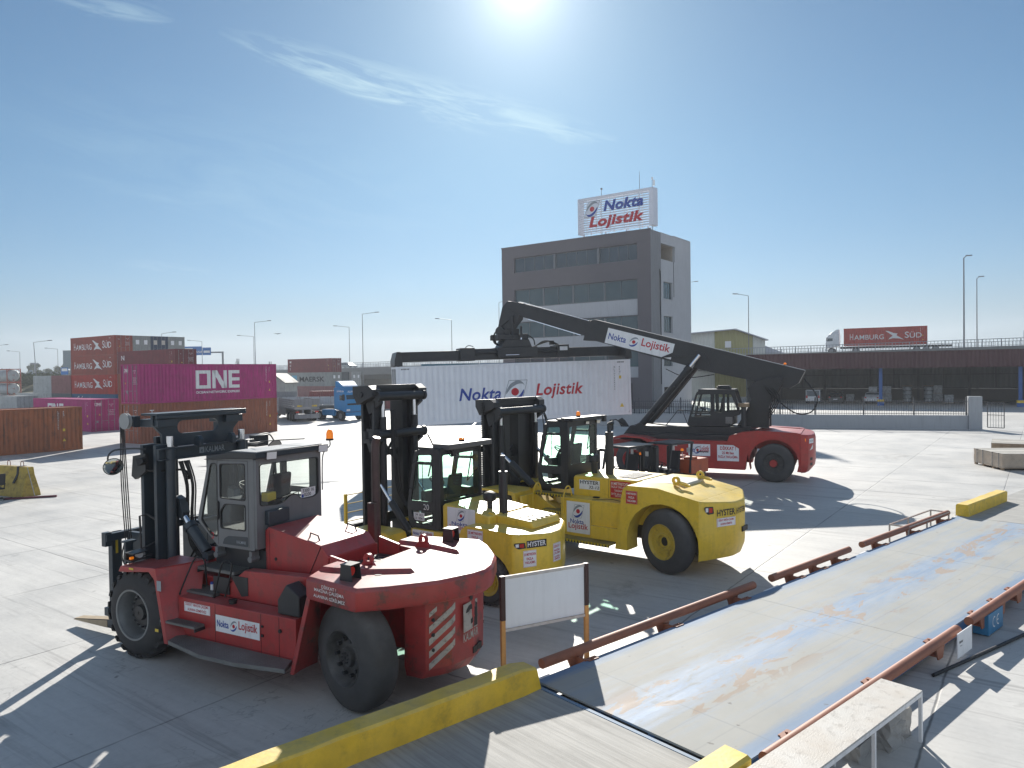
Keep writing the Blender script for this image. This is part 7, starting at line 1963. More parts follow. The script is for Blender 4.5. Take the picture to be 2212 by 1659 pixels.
for s, yy in ((1, 1.27), (-1, -2.35)):
    q = MB()
    if s > 0: q.tube([(.6, .98, 3.58), (.8, 1.08, 3.60), (1.05, 1.28, 3.58), (1.12, 1.36, 3.48), (1.12, 1.36, 3.36)], .016, 6, smooth=3)
    else: q.tube([(.5, -1.0, 3.45), (.75, -1.6, 3.58), (.85, -2.0, 3.62), (.88, -2.2, 3.58), (.9, -2.33, 3.44)], .016, 6, smooth=3)
    a__ = q.build('mirror_arm', M_BLK, K)
    c0 = Vector((1.12, yy, 3.28)) if s > 0 else Vector((.9, yy, 3.30)); ax_ = Vector((-.82, .35, -.35)) if s > 0 else Vector((-.85, .2, -.45))
    q = MB(); q.lathe(tuple(c0), tuple(ax_), [(-.05, .03), (-.045, .10), (-.01, .165), (.004, .17), (.008, .16)], 28, caps=True); m_ = q.build('round_mirror', M_BLK, a__)
    q = MB(); q.lathe(tuple(c0 + ax_.normalized()*.009), tuple(ax_), [(0, .158), (.02, .11), (.03, .02)], 28, caps=True); q.build('mirror_glass', M_MIR if s > 0 else paint('pale_mirror_back', (.42, .40, .35), .5), m_)
work_lamp(K, (.55, 1.12, 3.38), (1, .2, -.3), .10); 
q = MB(); q.box(.6, .8, -1.55, -1.9, 3.38, 3.62); q.box(.45, .6, -1.0, -1.7, 3.42, 3.50); q.build('lamp_box', M_BLK, K, bevel=.01)
q = MB(); q.prism([(.5, 3.52), (.85, 3.46), (.9, 3.1), (.8, 3.04), (.5, 3.2)], 1, 1.0, 1.07); q.build('lamp_bracket', M_BLK, K)
q = MB(); q.tube([(-1.6, .4, 3.69), (-1.2, .2, 3.66), (-1.0, -.3, 3.66)], .01, 5); q.tube([(-1.8, -.5, 3.72), (-1.3, -.4, 3.69), (-1.1, -.1, 3.68)], .01, 5); q.build('cable', M_HOSE, CB)
# ================================================================== yellow forklifts
M_HAZ = paint('step_edge_yellow', (.60, .45, .02), .5)
M_WRIM = paint('rim_yellow', (.60, .42, .04), .5, var=.2, dust=.5, dcol=(.22, .17, .08), grime=.4)
M_RSG2 = M_RBX
def hyster_cab(o, dx, dz_, gl, num=None, plate_=None):
    """local cab numbers: door side x -.50..-1.48, big rear window in the plane x = -1.48"""
    X = lambda x: x + dx
    Z = lambda z: z + dz_
    RX = -1.48
    out = [(-.50, 2.25), (-.72, 3.38), (-.84, 3.52), (RX, 3.56), (RX, 1.72), (-.60, 1.72), (-.52, 1.9)]
    wh = [[(-.79, 3.24), (-.82, 3.40), (-1.30, 3.43), (-1.30, 3.25)], [(-.60, 2.32), (-.78, 3.20), (-1.30, 3.21), (-1.30, 2.33)], [(-.64, 1.98), (-.60, 2.12), (-1.30, 2.14), (-1.30, 1.80), (-.75, 1.82)]]
    out = [(X(x), Z(z)) for x, z in out]; wh = [round_poly([(X(x), Z(z)) for x, z in h], .05) for h in wh]
    q = MB()
    for s in (1, -1): ring_panel(q, round_poly(out, .04), wh, s*.69, s*.75)
    q.box(X(RX+.02), X(-.62), -.68, .68, Z(1.72), Z(1.76)); q.box(X(RX-.03), X(-.80), -.70, .70, Z(3.52), Z(3.58))
    q.bar((X(-.73), -.69, Z(3.44)), (X(-.73), .69, Z(3.44)), .08); q.bar((X(-.51), -.69, Z(2.22)), (X(-.51), .69, Z(2.22)), .08); q.bar((X(-.56), -.69, Z(1.8)), (X(-.56), .69, Z(1.8)), .08)
    # rear frame, drawn in (y, z) and turned to face back
    t = MB(); wr = round_poly([(-.66, Z(2.38)), (.62, Z(2.38)), (.66, Z(3.42)), (-.66, Z(3.42))], .06)
    ring_panel(t, round_poly([(-.745, Z(1.74)), (.745, Z(1.74)), (.745, Z(3.55)), (-.745, Z(3.55))], .03), [wr], 0, .05)
    q.add([(X(RX) - .05 + y, x, z) for x, y, z in t.v], t.f)
    c = q.build('cab', M_BLK, o, bevel=.008)
    for s in (1, -1):
        for h, nm in zip(wh, ('top_door_window', 'door_window', 'lower_door_window')): side_window(c, h, s*.75, s, gl, nm=nm)
    q = MB(); q.add([(X(-.52), -.65, Z(2.27)), (X(-.52), .65, Z(2.27)), (X(-.72), .65, Z(3.4)), (X(-.72), -.65, Z(3.4))], [(0,1,2,3)]); q.build('windscreen', gl, c, recalc=False)
    q = MB(); q.poly([(X(RX-.03), y, z) for y, z in wr]); q.build('rear_window', gl, c, recalc=False)
    q = MB(); q.bar((X(-.98), .735, Z(2.35)), (X(-.98), .735, Z(3.2)), .015); q.bar((X(-1.38), .7525, Z(1.76)), (X(-1.38), .7525, Z(3.5)), .012, .004); q.box(X(-1.0), X(-1.06), .753, .775, Z(2.2), Z(2.23)); q.tube([(X(-.68), .77, Z(2.6)), (X(-.64), .84, Z(2.65)), (X(-.74), .84, Z(3.2)), (X(-.78), .77, Z(3.25))], .012, 6)
    q.bar((X(RX-.07), -.35, Z(3.4)), (X(RX-.09), -.15, Z(2.75)), .02); q.bar((X(RX-.09), -.15, Z(2.75)), (X(RX-.09), -.55, Z(3.0)), .015)
    q.build('door_trim', M_HOSE, c)
    seat(c, X(-1.08), 0, Z(2.12)); steering_wheel(c, (X(-.80), .05, Z(2.72)), (-.5, 0, .86), .18)
    q = MB(); q.box(X(-.58), X(-.74), -.4, .4, Z(1.9), Z(2.5)); q.box(X(-.9), X(-1.4), -.62, -.38, Z(1.9), Z(2.55)); q.box(X(-.75), X(-.85), -.1, .15, Z(1.8), Z(2.6)); q.build('console', M_BLK, c, bevel=.03)
    if num: q = MB(); q.text(num, (X(-1.10), .757, Z(2.22)), U_L, UP, .13, 0, bold=.0); q.build('lettering', M_WTX, c, recalc=False)
    py_, pz_, pw, t1, t2, side = plate_
    q = MB(); n_ = U_L if side else U_R; C0 = Vector((py_, .744, pz_)) if side else Vector((X(RX-.02), py_, pz_)); off = Vector((0, .003, 0)) if side else Vector((-.003, 0, 0))
    q.rect(C0, n_, UP, pw, .18, 0); q.text(t1, C0 + off + Vector((0, 0, .04)), n_, UP, .055, 1, maxw=pw*.9); q.text(t2, C0 + off - Vector((0, 0, .04)), n_, UP, .055, 1, maxw=pw*.9); q.build('number_plate', [M_WTX, M_KTX], c, recalc=False)
    q = MB(); q.tube([(X(-.9), .3, Z(3.60)), (X(-1.1), .1, Z(3.61)), (X(-1.0), -.2, Z(3.60)), (X(-1.3), -.1, Z(3.61)), (X(-1.4), .2, Z(3.60))], .01, 5, smooth=3); q.build('cable', M_HOSE, c)
    return c
def rail_mast(o, x, ya, yb, zt, ztube, rt, zb=.5, tubes=1, head=True):
    q = MB()
    for s in (1, -1): q.prism([(x-.2, s*(yb-.28)), (x-.2, s*yb), (x-.12, s*yb), (x-.12, s*(yb-.2)), (x+.18, s*(yb-.2)), (x+.18, s*yb), (x+.26, s*yb), (x+.26, s*(yb-.28))], 2, zb, zt-.35)
    q.build('outer_mast', M_BLK, o, bevel=.006)
    q = MB()
    for s in (1, -1): q.prism([(x-.1, s*ya), (x-.1, s*(yb-.29)), (x, s*(yb-.29)), (x, s*(ya+.1)), (x+.25, s*(ya+.1)), (x+.25, s*(yb-.29)), (x+.33, s*(yb-.29)), (x+.33, s*ya)], 2, zb+.05, zt-.2)
    q.build('inner_mast', M_BLK, o, bevel=.006)
    for k in range(tubes):
        z = ztube - k*.92
        q = MB(); q.cyl((rt, -yb+.02, z), (rt, yb-.02, z), .11, n=22)
        for s in (1, -1):
            q.cyl((rt, s*(yb-.02), z), (rt, s*(yb+.06), z), .13, n=22)
            q.prism([(rt-.05, z-.16), (x, z-.45), (x+.1, z-.2), (x+.1, z+.14), (rt, z+.12)], 1, s*(yb-.12), s*(yb-.02))
        q.build('cross_tube', M_BLK, o)
    q = MB(); q.box(x-.15, x+.30, -yb-.02, yb+.02, zt-.20, zt-.04)
    for s in (1, -1):
        q.prism([(x-.35, zt-.24), (x+.2, zt-.45), (x+.35, zt-.2), (x+.35, zt), (x-.2, zt+.02), (x-.35, zt-.08)], 1, s*(yb-.10), s*(yb+.18)); q.box(x-.25, x+.1, s*(ya+.02), s*(yb-.12), zt-.35, zt-.21)
        q.cyl((x+.05, s*(yb+.17), zt-.2), (x+.05, s*(yb+.21), zt-.2), .07)
    q.box(x-.24, x-.18, -yb+.1, yb-.1, zt-.06, zt+.03); q.build('mast_head', M_BLK, o, bevel=.008)
    q = MB(); q.box(x+.1, x+.16, -yb+.3, yb-.3, 1.2, 1.4); q.box(x+.1, x+.16, -yb+.3, yb-.3, zt-1.75, zt-1.6)
    for s in (1, -1): q.bar((x+.12, s*(yb-.3), zt-1.0), (x+.12, -s*(yb-.3), zt-2.2), .05)
    q.build('cross_brace', M_BLK, o)
    for s in (1, -1):
        q = MB(); q.cyl((x-.28, s*(yb-.22), .6), (x-.28, s*(yb-.22), zt-.75), .08, n=16); c = q.build('lift_cylinder', M_BLK, o)
        q = MB(); q.cyl((x-.28, s*(yb-.22), zt-.75), (x-.28, s*(yb-.22), zt-.21), .05, n=14); q.build('piston_rod', M_CHR, c)
        q = MB()
        n = int((zt-1.4)/.055)
        for i in range(n): z = 1.0 + i*.055; q.box(x+.30, x+.36, s*.07-.025, s*.07+.025, z, z+.043)
        q.build('lift_chain', M_HOSE, o)
def rear_eye(cw, x, y, z, mat):
    q = MB(); n = 18
    t = MB(); ou = [(x + .10*cos(2*pi*i/n), z+.12 + .10*sin(2*pi*i/n)) for i in range(n)]; inn = [(x + .045*cos(2*pi*i/n), z+.12 + .045*sin(2*pi*i/n)) for i in range(n)]
    ring_panel(q, ou, [inn], y-.035, y+.035); q.box(x-.06, x+.06, y-.05, y+.05, z, z+.04); q.build('lifting_eye', mat, cw, bevel=.008)
def tail_plan(HW, xe, xr):
    d = xe-xr; h = [(xe+.012, HW), (xe-d*.25, HW*.93), (xr+.06, HW*.35), (xr, HW*.18)]; return h + [(x, -y) for x, y in h[::-1]]
def hyster(o, p):
    Y = M_YEL; HW = p['hw']; yc = p['yc']; YT = Matrix.Translation((0, yc, 0)); xa, xr, xs = p['xa'], p['xr'], p['xs']   # axle, rear face, skirt
    R = p['R']; zt0, zt1 = p['zt']; zb = p['zb']; AR = R*1.22; ac = R*.95
    # side plates with a wheel arch
    n = 16
    arch = [(xa + AR*cos(a), max(zb, ac + AR*sin(a))) for a in [radians(-35 + 250*i/n) for i in range(n+1)]]
    arch = [q_ for q_ in arch if q_[1] > zb]
    xe = xa - AR - p.get('tailpad', .14)
    side = [(xs, zb)] + [(xs - p['lean']*.8, zt0-.30), (xs-p['lean'], zt0-.10), (xs-p['lean']-.12, zt0-.0), (xa+.1, zt0), (xe, zt1)] + [(xe, zb)] + [(xa - AR*.98, zb)] + arch[::-1] + [(xa+AR*.98, zb)]
    sd = MB(); sd.T = YT
    for s in (1, -1):
        b = MB(); ring_panel(b, side, [], s*(HW-.52), s*HW); sd.add(b.v, b.f)
    cw = sd.build('counterweight', Y, o, bevel=.03, ang=.5)
    q = MB(); q.T = YT; q.prism([(xs-p['lean']-.1, zt0-.001), (xa+.1, zt0-.001), (xe+.01, zt1-.001), (xe+.01, 1.0), (xs-p['lean']-.1, 1.0)], 1, -HW+.521, HW-.521); q.build('counterweight_core', Y, cw)
    pl_ = tail_plan(HW, xe, xr)
    q = MB(); q.T = YT; dzr = p.get('drop', .10)
    def ringz(z, k, lip=0): return [(xe + (x-xe)*k, y*(1 if x > xe else (1-(1-k)*.5)), z + (lip*(x-xe)/(xr-xe) if x < xe else 0)) for x, y in pl_]
    q.loft([ringz(zb, .80), ringz(zb+.22, .97), ringz(zb+.35, 1), ringz(zt1-.05, 1, -dzr), ringz(zt1, .95, -dzr)])
    tl = q.build('tail', Y, cw, ang=.75, bevel=.02)
    # rear wheels
    for s in (1, -1): heavy_wheel(o, (xa, yc + s*(HW-.01), R), R, .42 if R > .7 else .32, R*.5, s, M_WRIM, 'bolt', p['lugs'], M_RUBD, steer=p['steer'])
    for s in (1, -1):
        heavy_wheel(o, (p['xf'], yc + s*(HW+.10), R), R, .42 if R > .7 else .32, R*.5, s, M_WRIM, 'dish', 0, M_RUBD)
    q = MB(); q.cyl((p['xf'], -HW+.3, R), (p['xf'], HW-.3, R), .2); q.box(xa-.15, xa+.15, -HW+.5, HW-.5, R-.15, R+.15); q.box(xa, p['xf'], -.5, .5, .55, 1.0); q.build('chassis', M_BLK, o)
    for s in (1, -1):
        xf = p['xf']; zf = p['zf']
        q = MB(); q.prism([(xf+.75, zf-.12), (xf+.55, zf), (xf-.45, zf), (xf-.60, zf-.05), (xf-.85, .5), (xf-.78, .5), (xf-.5, zf-.12), (xf+.5, zf-.06)], 1, yc + s*.5, yc + s*(HW+.12)); q.build('mudguard', Y, o, bevel=.008)
    return cw, tl
def hood_box(o, x0, x1, y, z0, z1, z1b):
    q = MB(); q.prism([(x0, z0), (x0, z1-.06), (x0-.06, z1), (x1, z1b), (x1, z0)], 1, -y, y); return q.build('bonnet', M_YEL, o, bevel=.035)
def striped_step(o, x0, x1, y0, y1, z, teeth=True):
    q = MB(); q.box(x0, x1, y0, y1, z-.04, z, 0)
    n = int(abs(x1-x0)/.09)
    for i in range(n):
        a = min(x0, x1) + (i+.5)*abs(x1-x0)/n; q.box(a-.021, a+.021, y1+.001, y1+.008, z-.075, z-.005, 1)
    q.box(x0, x1, y1-.02, y1, z-.08, z-.041, 2)
    for i in range(n*2): a = min(x0, x1) + (i+.5)*abs(x1-x0)/n/2; q.box(a-.01, a+.01, y0+.01, y1-.01, z+.001, z+.006, 0)
    q.build('step', [M_YGR, M_HAZ, M_KTX], o)
M_YGR = paint('yellow_step_grating', (.34, .27, .04), .5, .2, var=.3, dust=.4, bump=.4, bs=80)

# --- the larger one
Y2 = thing('heavy_forklift', 'large yellow forklift lettered HYSTER 32-12, farther of the two yellow ones', 'forklift', (1.04, 21.29, 0), atan2(1, -1.25), 'heavy forklifts parked in a row')
XE2 = -4.33 - .775*1.22 - .0
cw, tl = hyster(Y2, dict(hw=1.24, yc=.22, xa=-4.33, xr=-5.78, xs=-3.05, R=.775, zt=(2.05, 1.84), zb=.44, lean=.24, lugs=0, steer=-.28, xf=.65, zf=1.60, tailpad=0.))
hb = hood_box(Y2, -1.38, -3.35, .80, 1.45, 2.08, 2.07)
q = MB(); q.box(-3.35, -4.50, -.60, .62, 1.95, 2.058); q.build('bonnet_cover', paint('pale_top_cover', (.50, .50, .44), .35, var=.08, dust=.3), hb, bevel=.02)
q = MB()
for i in range(12): q.box(-2.58-i*.045, -2.60-i*.045, -.42, .52, 2.082, 2.094)
q.box(-2.56, -3.12, -.45, .55, 2.074, 2.081); q.build('bonnet_grille', M_HOSE, hb)
q = MB(); q.box(-1.30, -3.30, .98, 1.30, .56, 1.55); q.box(-1.42, -3.30, .801, .979, 1.2, 1.555); tk_ = q.build('side_tank', M_YEL, Y2, bevel=.02)
q = MB(); q.box(-2.32, -3.24, 1.20, 1.42, .60, .92); q.box(-1.3, -3.28, 1.301, 1.304, 1.535, 1.542, 0); q.build('tool_box', M_YEL, tk_, bevel=.01)
q = MB(); q.bar((-2.26, 1.304, .64), (-2.26, 1.304, 1.52), .008, .004); q.tube([(-2.3, 1.31, 1.565), (-2.7, 1.0, 1.57), (-3.2, 1.2, 1.58)], .008, 5); q.box(-2.12, -2.28, .9, 1.0, 1.557, 1.585); q.bar((-2.48, .803, 1.56), (-2.48, .803, 2.05), .008, .004); q.build('seam', M_KTX, tk_)
striped_step(Y2, -1.15, -3.0, 1.31, 1.66, .57); striped_step(Y2, -.65, -1.28, .9, 1.25, 1.15); striped_step(Y2, -.20, -1.35, .76, 1.02, 1.56)
q = MB(); q.prism([(-.05, .5), (-.20, 1.52), (-1.25, 1.0), (-1.30, .55)], 1, .62, 1.0); q.box(-.12, -.20, 1.0, 1.55, .8, 1.5); q.build('step_wall', M_YEL, Y2, bevel=.01)
for x in (-.40, -1.40):
    q = MB(); q.tube([(x, 1.30, 1.10), (x-.02, 1.34, 1.50), (x-.08, 1.30, 1.80), (x-.14, 1.22, 1.83), (x-.16, 1.16, 1.65), (x-.12, 1.1, 1.57)], .02, 8, smooth=4); q.build('grab_handle', M_YEL, Y2)
hyster_cab(Y2, .35, -.07, M_GLG, None, (-.05, 2.42, .3, '34 UU 17', '1 2 2006', False))
q = MB(); q.box(-.95, -1.36, -.86, .76, 3.50, 3.60); q.box(-.75, -1.0, -.8, .7, 3.515, 3.57); q.box(-1.30, -1.42, -.90, -.78, 3.42, 3.60); q.build('sun_roof_visor', M_BLK, Y2, bevel=.02)
beacon(Y2, -1.10, .10, 3.60, .06, .12); work_lamp(Y2, (-1.24, -.16, 3.42), (-1, .4, -.2), .06); work_lamp(Y2, (-1.24, -.74, 3.42), (-1, .3, -.2), .07)
q = MB(); q.cyl((-2.14, .17, 2.07), (-2.14, .17, 3.22), .11, n=24); q.cyl((-2.14, .17, 3.221), (-2.14, .17, 3.46), .055, n=16); q.cyl((-2.14, .17, 3.44), (-2.27, .17, 3.48), .05, n=12); q.build('exhaust_stack', M_BLK, Y2)
q = MB(); q.cyl((-1.67, .19, 2.08), (-1.67, .19, 2.36), .085, n=20); q.lathe((-1.67, .19, 2.36), UP, [(0, .09), (.02, .14), (.16, .15), (.22, .12), (.25, .03)], 22, caps=True); q.build('air_intake', M_BLK, Y2)
q = MB(); q.rect((-1.90, .806, 1.85), U_L, UP, .64, .25, 0); q.text('HYSTER', (-1.90, .810, 1.91), U_L, UP, .09, 1, w=.58, bold=.02); q.text('32-12', (-2.04, .810, 1.79), U_L, UP, .075, 1, w=.32, bold=.012, shear=.15); q.build('name_plate', [M_WHT, M_KTX], hb, smooth=False, recalc=False)
logo_plate(tk_, (-1.86, 1.306, 1.06), U_L, UP, .72, .82, stacked=True)
q = MB(); q.rect((-2.84, .806, 1.80), U_L, UP, .60, .44, 0)
for t_, dz_, h_ in (("8 METRE'DEN", .15, .07), ('FAZLA YAKLA\u015eMAK', .05, .055), ('YASAKTIR', -.03, .055), ('\u0130ST\u0130F ARALARINDA', -.12, .045), ('DOLA\u015eMAK', -.18, .04)): q.text(t_, (-2.84, .810, 1.80+dz_), U_L, UP, h_, 1, maxw=.54, bold=.012)
q.build('sign_plate', [M_RBX, M_WTX], hb, smooth=False, recalc=False)
q = MB(); q.rect((-2.84, .990, 1.50), U_L, UP, .56, .09, 0); q.text('YASAK', (-2.80, .994, 1.50), U_L, UP, .07, 1, maxw=.3, bold=.02, shear=.15); q.rect((-2.95, .990, 1.34), U_L, UP, .2, .22, 2); q.build('sign_plate', [M_RBX, M_WTX, M_WHT], tk_, smooth=False, recalc=False)
def sign_on(parent, c, w, h, lines, bg, tx, u=U_L, border=True, name='sign_plate'):
    q = MB(); q_n = Vector(u).cross(Vector(UP)); c = Vector(c)
    q.rect(c, u, UP, w, h, 0)
    if border: q.rect(c + q_n*.0015, u, UP, w*.95, h*.95, 1); q.rect(c + q_n*.003, u, UP, w*.93, h*.93, 0)
    for t_, dy, hh, ww in lines: q.text(t_, c + q_n*.005 + Vector((0, 0, dy)), u, UP, hh, 1, w=ww, bold=.025)
    return q.build(name, [bg, tx], parent, smooth=False, recalc=False)
sign_on(cw, (-3.54, 1.476, 1.77), .32, .32, (('8 METREDEN', .09, .045, .26), ('FAZLA', 0, .05, .16), ('YAKLA\u015eMA', -.10, .05, .25)), M_RBX, M_WTX)
# marks on the curved tail: one flat plate on each facet
def facet(p, i, HW, xe, xr):
    pl_ = [(x, y + (.22 if HW > 1 else .21)) for x, y in tail_plan(HW, xe, xr)]
    a, b = Vector((*pl_[i], 0)), Vector((*pl_[i+1], 0)); u = (b-a).normalized(); n = u.cross(Vector(UP)); return a, b, u, n
xe2 = XE2
def tail_plate(tl_, i, t, HW, xe, xr, z, w, h, lines, bg, tx, border=True, lift=.008, name='sign_plate'):
    a, b, u, n = facet(None, i, HW, xe, xr); c = a + (b-a)*t + n*lift + Vector((0, 0, z)); return sign_on(tl_, c, w, h, lines, bg, tx, tuple(u), border, name)
def tail_lamp(tl_, i, t, HW, xe, xr, z, w, h):
    a, b, u, n = facet(None, i, HW, xe, xr); c = a + (b-a)*t + n*.006 + Vector((0, 0, z))
    q = MB(); pts = round_poly([(-w/2, h*.35), (-w*.38, h/2), (w*.42, h*.42), (w/2, -h*.45), (-w*.1, -h/2), (-w*.40, -h*.1)], .02); q.place2d(pts, [tuple(range(len(pts)))], c, u, UP, 0); L_ = q.build('tail_lamp', M_HOSE, tl_, recalc=False)
    q = MB(); q.rect(c + n*.004 - u*w*.22 + Vector((0, 0, h*.08)), u, UP, w*.26, h*.5, 0); q.rect(c + n*.004 + u*w*.16, u, UP, w*.34, h*.6, 1); q.build('lens', [M_LAMP, M_LENS], L_, recalc=False)
tail_lamp(tl, 1, .14, 1.24, xe2, -5.78, 1.62, .30, .19)
tail_plate(tl, 1, .80, 1.24, xe2, -5.78, 1.53, .60, .19, (('HYSTER', 0, .14, .56),), M_YTX, M_KTX, False)
tail_plate(tl, 1, .80, 1.24, xe2, -5.78, 1.31, .58, .20, (('D\u0130KKAT ! MAK\u0130NA \u00c7ALI\u015eMA', .035, .045, .47), ('ALANINA G\u0130RMEY\u0130N', -.04, .045, .36)), M_WHT, M_RDT)
tail_plate(tl, 3, .5, 1.47, xe2, -5.78, 1.52, .55, .17, (('HYSTER', 0, .12, .5),), M_YTX, M_KTX, False)
q = MB(); q.box(-5.81, -5.77, -.16, .16, .98, 1.10); q.build('tow_pocket', M_HOSE, tl)
rear_eye(cw, -4.36, .72, 2.04, M_YEL); rear_eye(cw, -4.42, -.55, 2.04, M_YEL)
for y in (.72, -.55):
    q = MB(); q.tube([(-4.44, y, 2.13), (-4.57, y-.05, 2.09), (-4.70, y-.02, 2.06), (-4.72, y+.07, 2.06), (-4.57, y+.08, 2.09), (-4.44, y+.04, 2.13)], .028, 8, smooth=4); q.build('shackle', M_YEL, cw)
rail_mast(Y2, 1.38, .20, 1.05, 4.08, 3.73, 1.0)
for s in (1, -1):
    q = MB(); q.cyl((-.06, s*.85, 1.68), (.72, s*.85, 2.26), .10, n=18); c = q.build('tilt_cylinder', M_BLK, Y2); q = MB(); q.cyl((.72, s*.85, 2.26), (1.15, s*.85, 2.58), .05, n=14); q.build('piston_rod', M_CHR, c)
    q = MB(); q.prism([(.2, 1.5), (-.4, 1.5), (-.05, 1.82)], 1, s*.78, s*.80); q.build('tilt_bracket', M_YEL, Y2)
    q = MB()
    for i in range(56): z = 1.1 + i*.052; q.box(1.40, 1.47, s*1.27-.02, s*1.27+.02, z, z+.04)
    q.build('side_chain', M_HOSE, Y2)
q = MB(); r = random.Random(8)
for i in range(5): q.tube([(1.15, .7+.03*i, 3.9), (1.1+r.uniform(-.05, .05), .7+.04*i, 3.0), (1.05, .65+.05*i, 2.2), (.7, .5, 1.7)], .016, 6, smooth=4)
for i in range(4): q.tube([(1.1, -1.1-.03*i, 3.8), (.95+r.uniform(-.1, .1), -1.15-.04*i, 3.2), (1.0, -1.1, 2.4)], .014, 6, smooth=4)
q.build('hydraulic_hoses', M_HOSE, Y2)
q = MB(); q.box(1.85, 2.0, -1.4, 1.4, 1.3, 1.5); q.box(1.85, 2.0, -1.4, 1.4, .4, .55); q.box(1.7, 1.85, -.8, .8, .45, 1.45); q.build('carriage', M_BLK, Y2)
for s in (1, -1): q = MB(); q.prism([(2.0, 1.5), (2.1, 1.45), (2.1, .2), (4.1, .1), (4.1, .07), (2.0, .07)], 1, s*.6, s*.8); q.build('fork', M_DKB, Y2)

# --- the smaller one with number 20
Y1 = thing('heavy_forklift', 'smaller yellow HYSTER forklift numbered 20 between the red and the larger yellow one', 'forklift', (-2.53, 18.08, 0), atan2(1, -1.35), 'heavy forklifts parked in a row')
cw1, tl1 = hyster(Y1, dict(hw=.95, yc=.21, xa=-3.28, xr=-4.40, xs=-2.25, R=.54, zt=(1.63, 1.60), zb=.42, lean=.35, lugs=20, steer=0., xf=.10, zf=1.22, tailpad=0., drop=.06))
hb1 = hood_box(Y1, -1.72, -3.05, .76, 1.10, 1.96, 1.80)
q = MB(); q.prism([(-3.05, 1.45), (-3.05, 1.78), (-3.15, 1.80), (-3.95, 1.74), (-4.05, 1.60)], 1, -.55, .50); cv = q.build('rear_cowl', M_YEL, hb1, bevel=.03)
q = MB()
for j in range(3):
    for i in range(5): y = -.37 + i*.17; q.prism([(-3.24-.25*j, 1.7975-.0139*j), (-3.42-.25*j, 1.7875-.0139*j), (-3.42-.25*j, 1.7915-.0139*j), (-3.24-.25*j, 1.8015-.0139*j)], 1, y-.06, y+.06)
q.build('cowl_slots', M_HOSE, cv)
q = MB(); q.box(-1.3, -2.5, .765, 1.08, .62, 1.08); q.build('side_tank', M_YEL, Y1, bevel=.02)
striped_step(Y1, -1.15, -2.2, 1.085, 1.26, .85)
hyster_cab(Y1, -.12, -.40, M_GLG, '20', (-.98, 1.58, .34, '34  UU', '13 13061', True))
q = MB(); q.box(-1.30, -1.80, -.98, .60, 3.14, 3.26); q.build('sun_roof_visor', paint('grey_visor', (.10, .10, .105), .4, var=.1), Y1, bevel=.012)
q = MB()
for y_ in (.38, -.72): q.tube([(-1.74, y_, 3.13), (-1.76, y_+.06, 2.98), (-1.72, y_+.12, 3.04), (-1.72, y_+.10, 3.13)], .012, 5, smooth=3); q.box(-1.70, -1.76, y_-.05, y_+.05, 2.98, 3.10)
q.build('lamp_wiring', M_HOSE, Y1)
beacon(Y1, -1.45, -.25, 3.26, .07, .05)
q = MB(); q.cyl((-3.0, .18, 1.78), (-3.0, .18, 2.70), .10, n=24); q.cyl((-3.0, .18, 2.701), (-3.0, .18, 3.05), .05, n=16); q.build('exhaust_stack', M_BLK, Y1)
q = MB(); q.cyl((-2.62, .18, 1.84), (-2.62, .18, 2.0), .07, n=18); q.lathe((-2.62, .18, 2.0), UP, [(0, .08), (.02, .14), (.13, .155), (.19, .13), (.22, .08), (.23, .02)], 22, caps=True); q.build('air_intake', M_BLK, Y1)
logo_plate(hb1, (-2.27, .766, 1.62), U_L, UP, .80, .56, stacked=True)
logo_plate(Y1, (-1.15, .806, 1.20), U_L, UP, .66, .17)
q = MB(); q.box(-.78, -1.72, .60, .80, 1.085, 1.30); q.build('cab_sill', M_YEL, Y1, bevel=.01)
sign_on(cw1, (-3.0, 1.176, 1.43), .42, .30, (('25 METREDEN', .08, .05, .36), ('FAZLA', 0, .05, .17), ('YAKLA\u015eMA', -.08, .05, .30)), M_WHT, M_RDT)
xe1 = -3.28 - .54*1.22
tail_lamp(tl1, 1, .06, .95, xe1, -4.40, 1.36, .28, .13)
tail_plate(tl1, 1, .68, .95, xe1, -4.40, 1.37, .46, .15, (('HYSTER', 0, .10, .42),), M_KTX, M_WTX, False)
tail_plate(tl1, 1, .42, .95, xe1, -4.40, 1.08, .30, .34, (('25 METREDEN', .09, .05, .27), ('FAZLA', 0, .05, .15), ('YAKLA\u015eMA', -.09, .05, .24)), M_WHT, M_RDT)
tail_plate(tl1, 3, .5, .95, xe1, -4.40, 1.12, .28, .38, (('D\u0130KKAT !', .12, .05, .24), ('MAK\u0130NA', .04, .04, .2), ('\u00c7ALI\u015eMA', -.03, .04, .22), ('ALANINA', -.09, .035, .2), ('G\u0130RMEY\u0130N', -.14, .035, .2)), M_WHT, M_RDT)
rear_eye(cw1, -2.95, .55, 1.63, M_YEL); rear_eye(cw1, -3.05, -.60, 1.62, M_YEL)
rail_mast(Y1, .65, .29, .76, 4.58, 4.33, .30, zb=.35, tubes=2)
for s in (1, -1):
    q = MB(); q.cyl((-.55, s*.62, 1.15), (.05, s*.62, 1.80), .085, n=18); c = q.build('tilt_cylinder', M_BLK, Y1); q = MB(); q.cyl((.05, s*.62, 1.80), (.40, s*.62, 2.18), .04, n=14); q.build('piston_rod', M_CHR, c)
q = MB(); r = random.Random(18)
for i in range(4): q.tube([(.2, .3+.05*i, 4.0), (.15+r.uniform(-.05, .05), .3+.05*i, 3.0), (.1, .2+.05*i, 2.0), (-.2, .1, 1.4)], .014, 6, smooth=4)
q.tube([(.3, -.95, 3.3), (.25, -1.1, 2.9), (.3, -.95, 2.2)], .018, 6, smooth=4); q.build('hydraulic_hoses', M_HOSE, Y1)
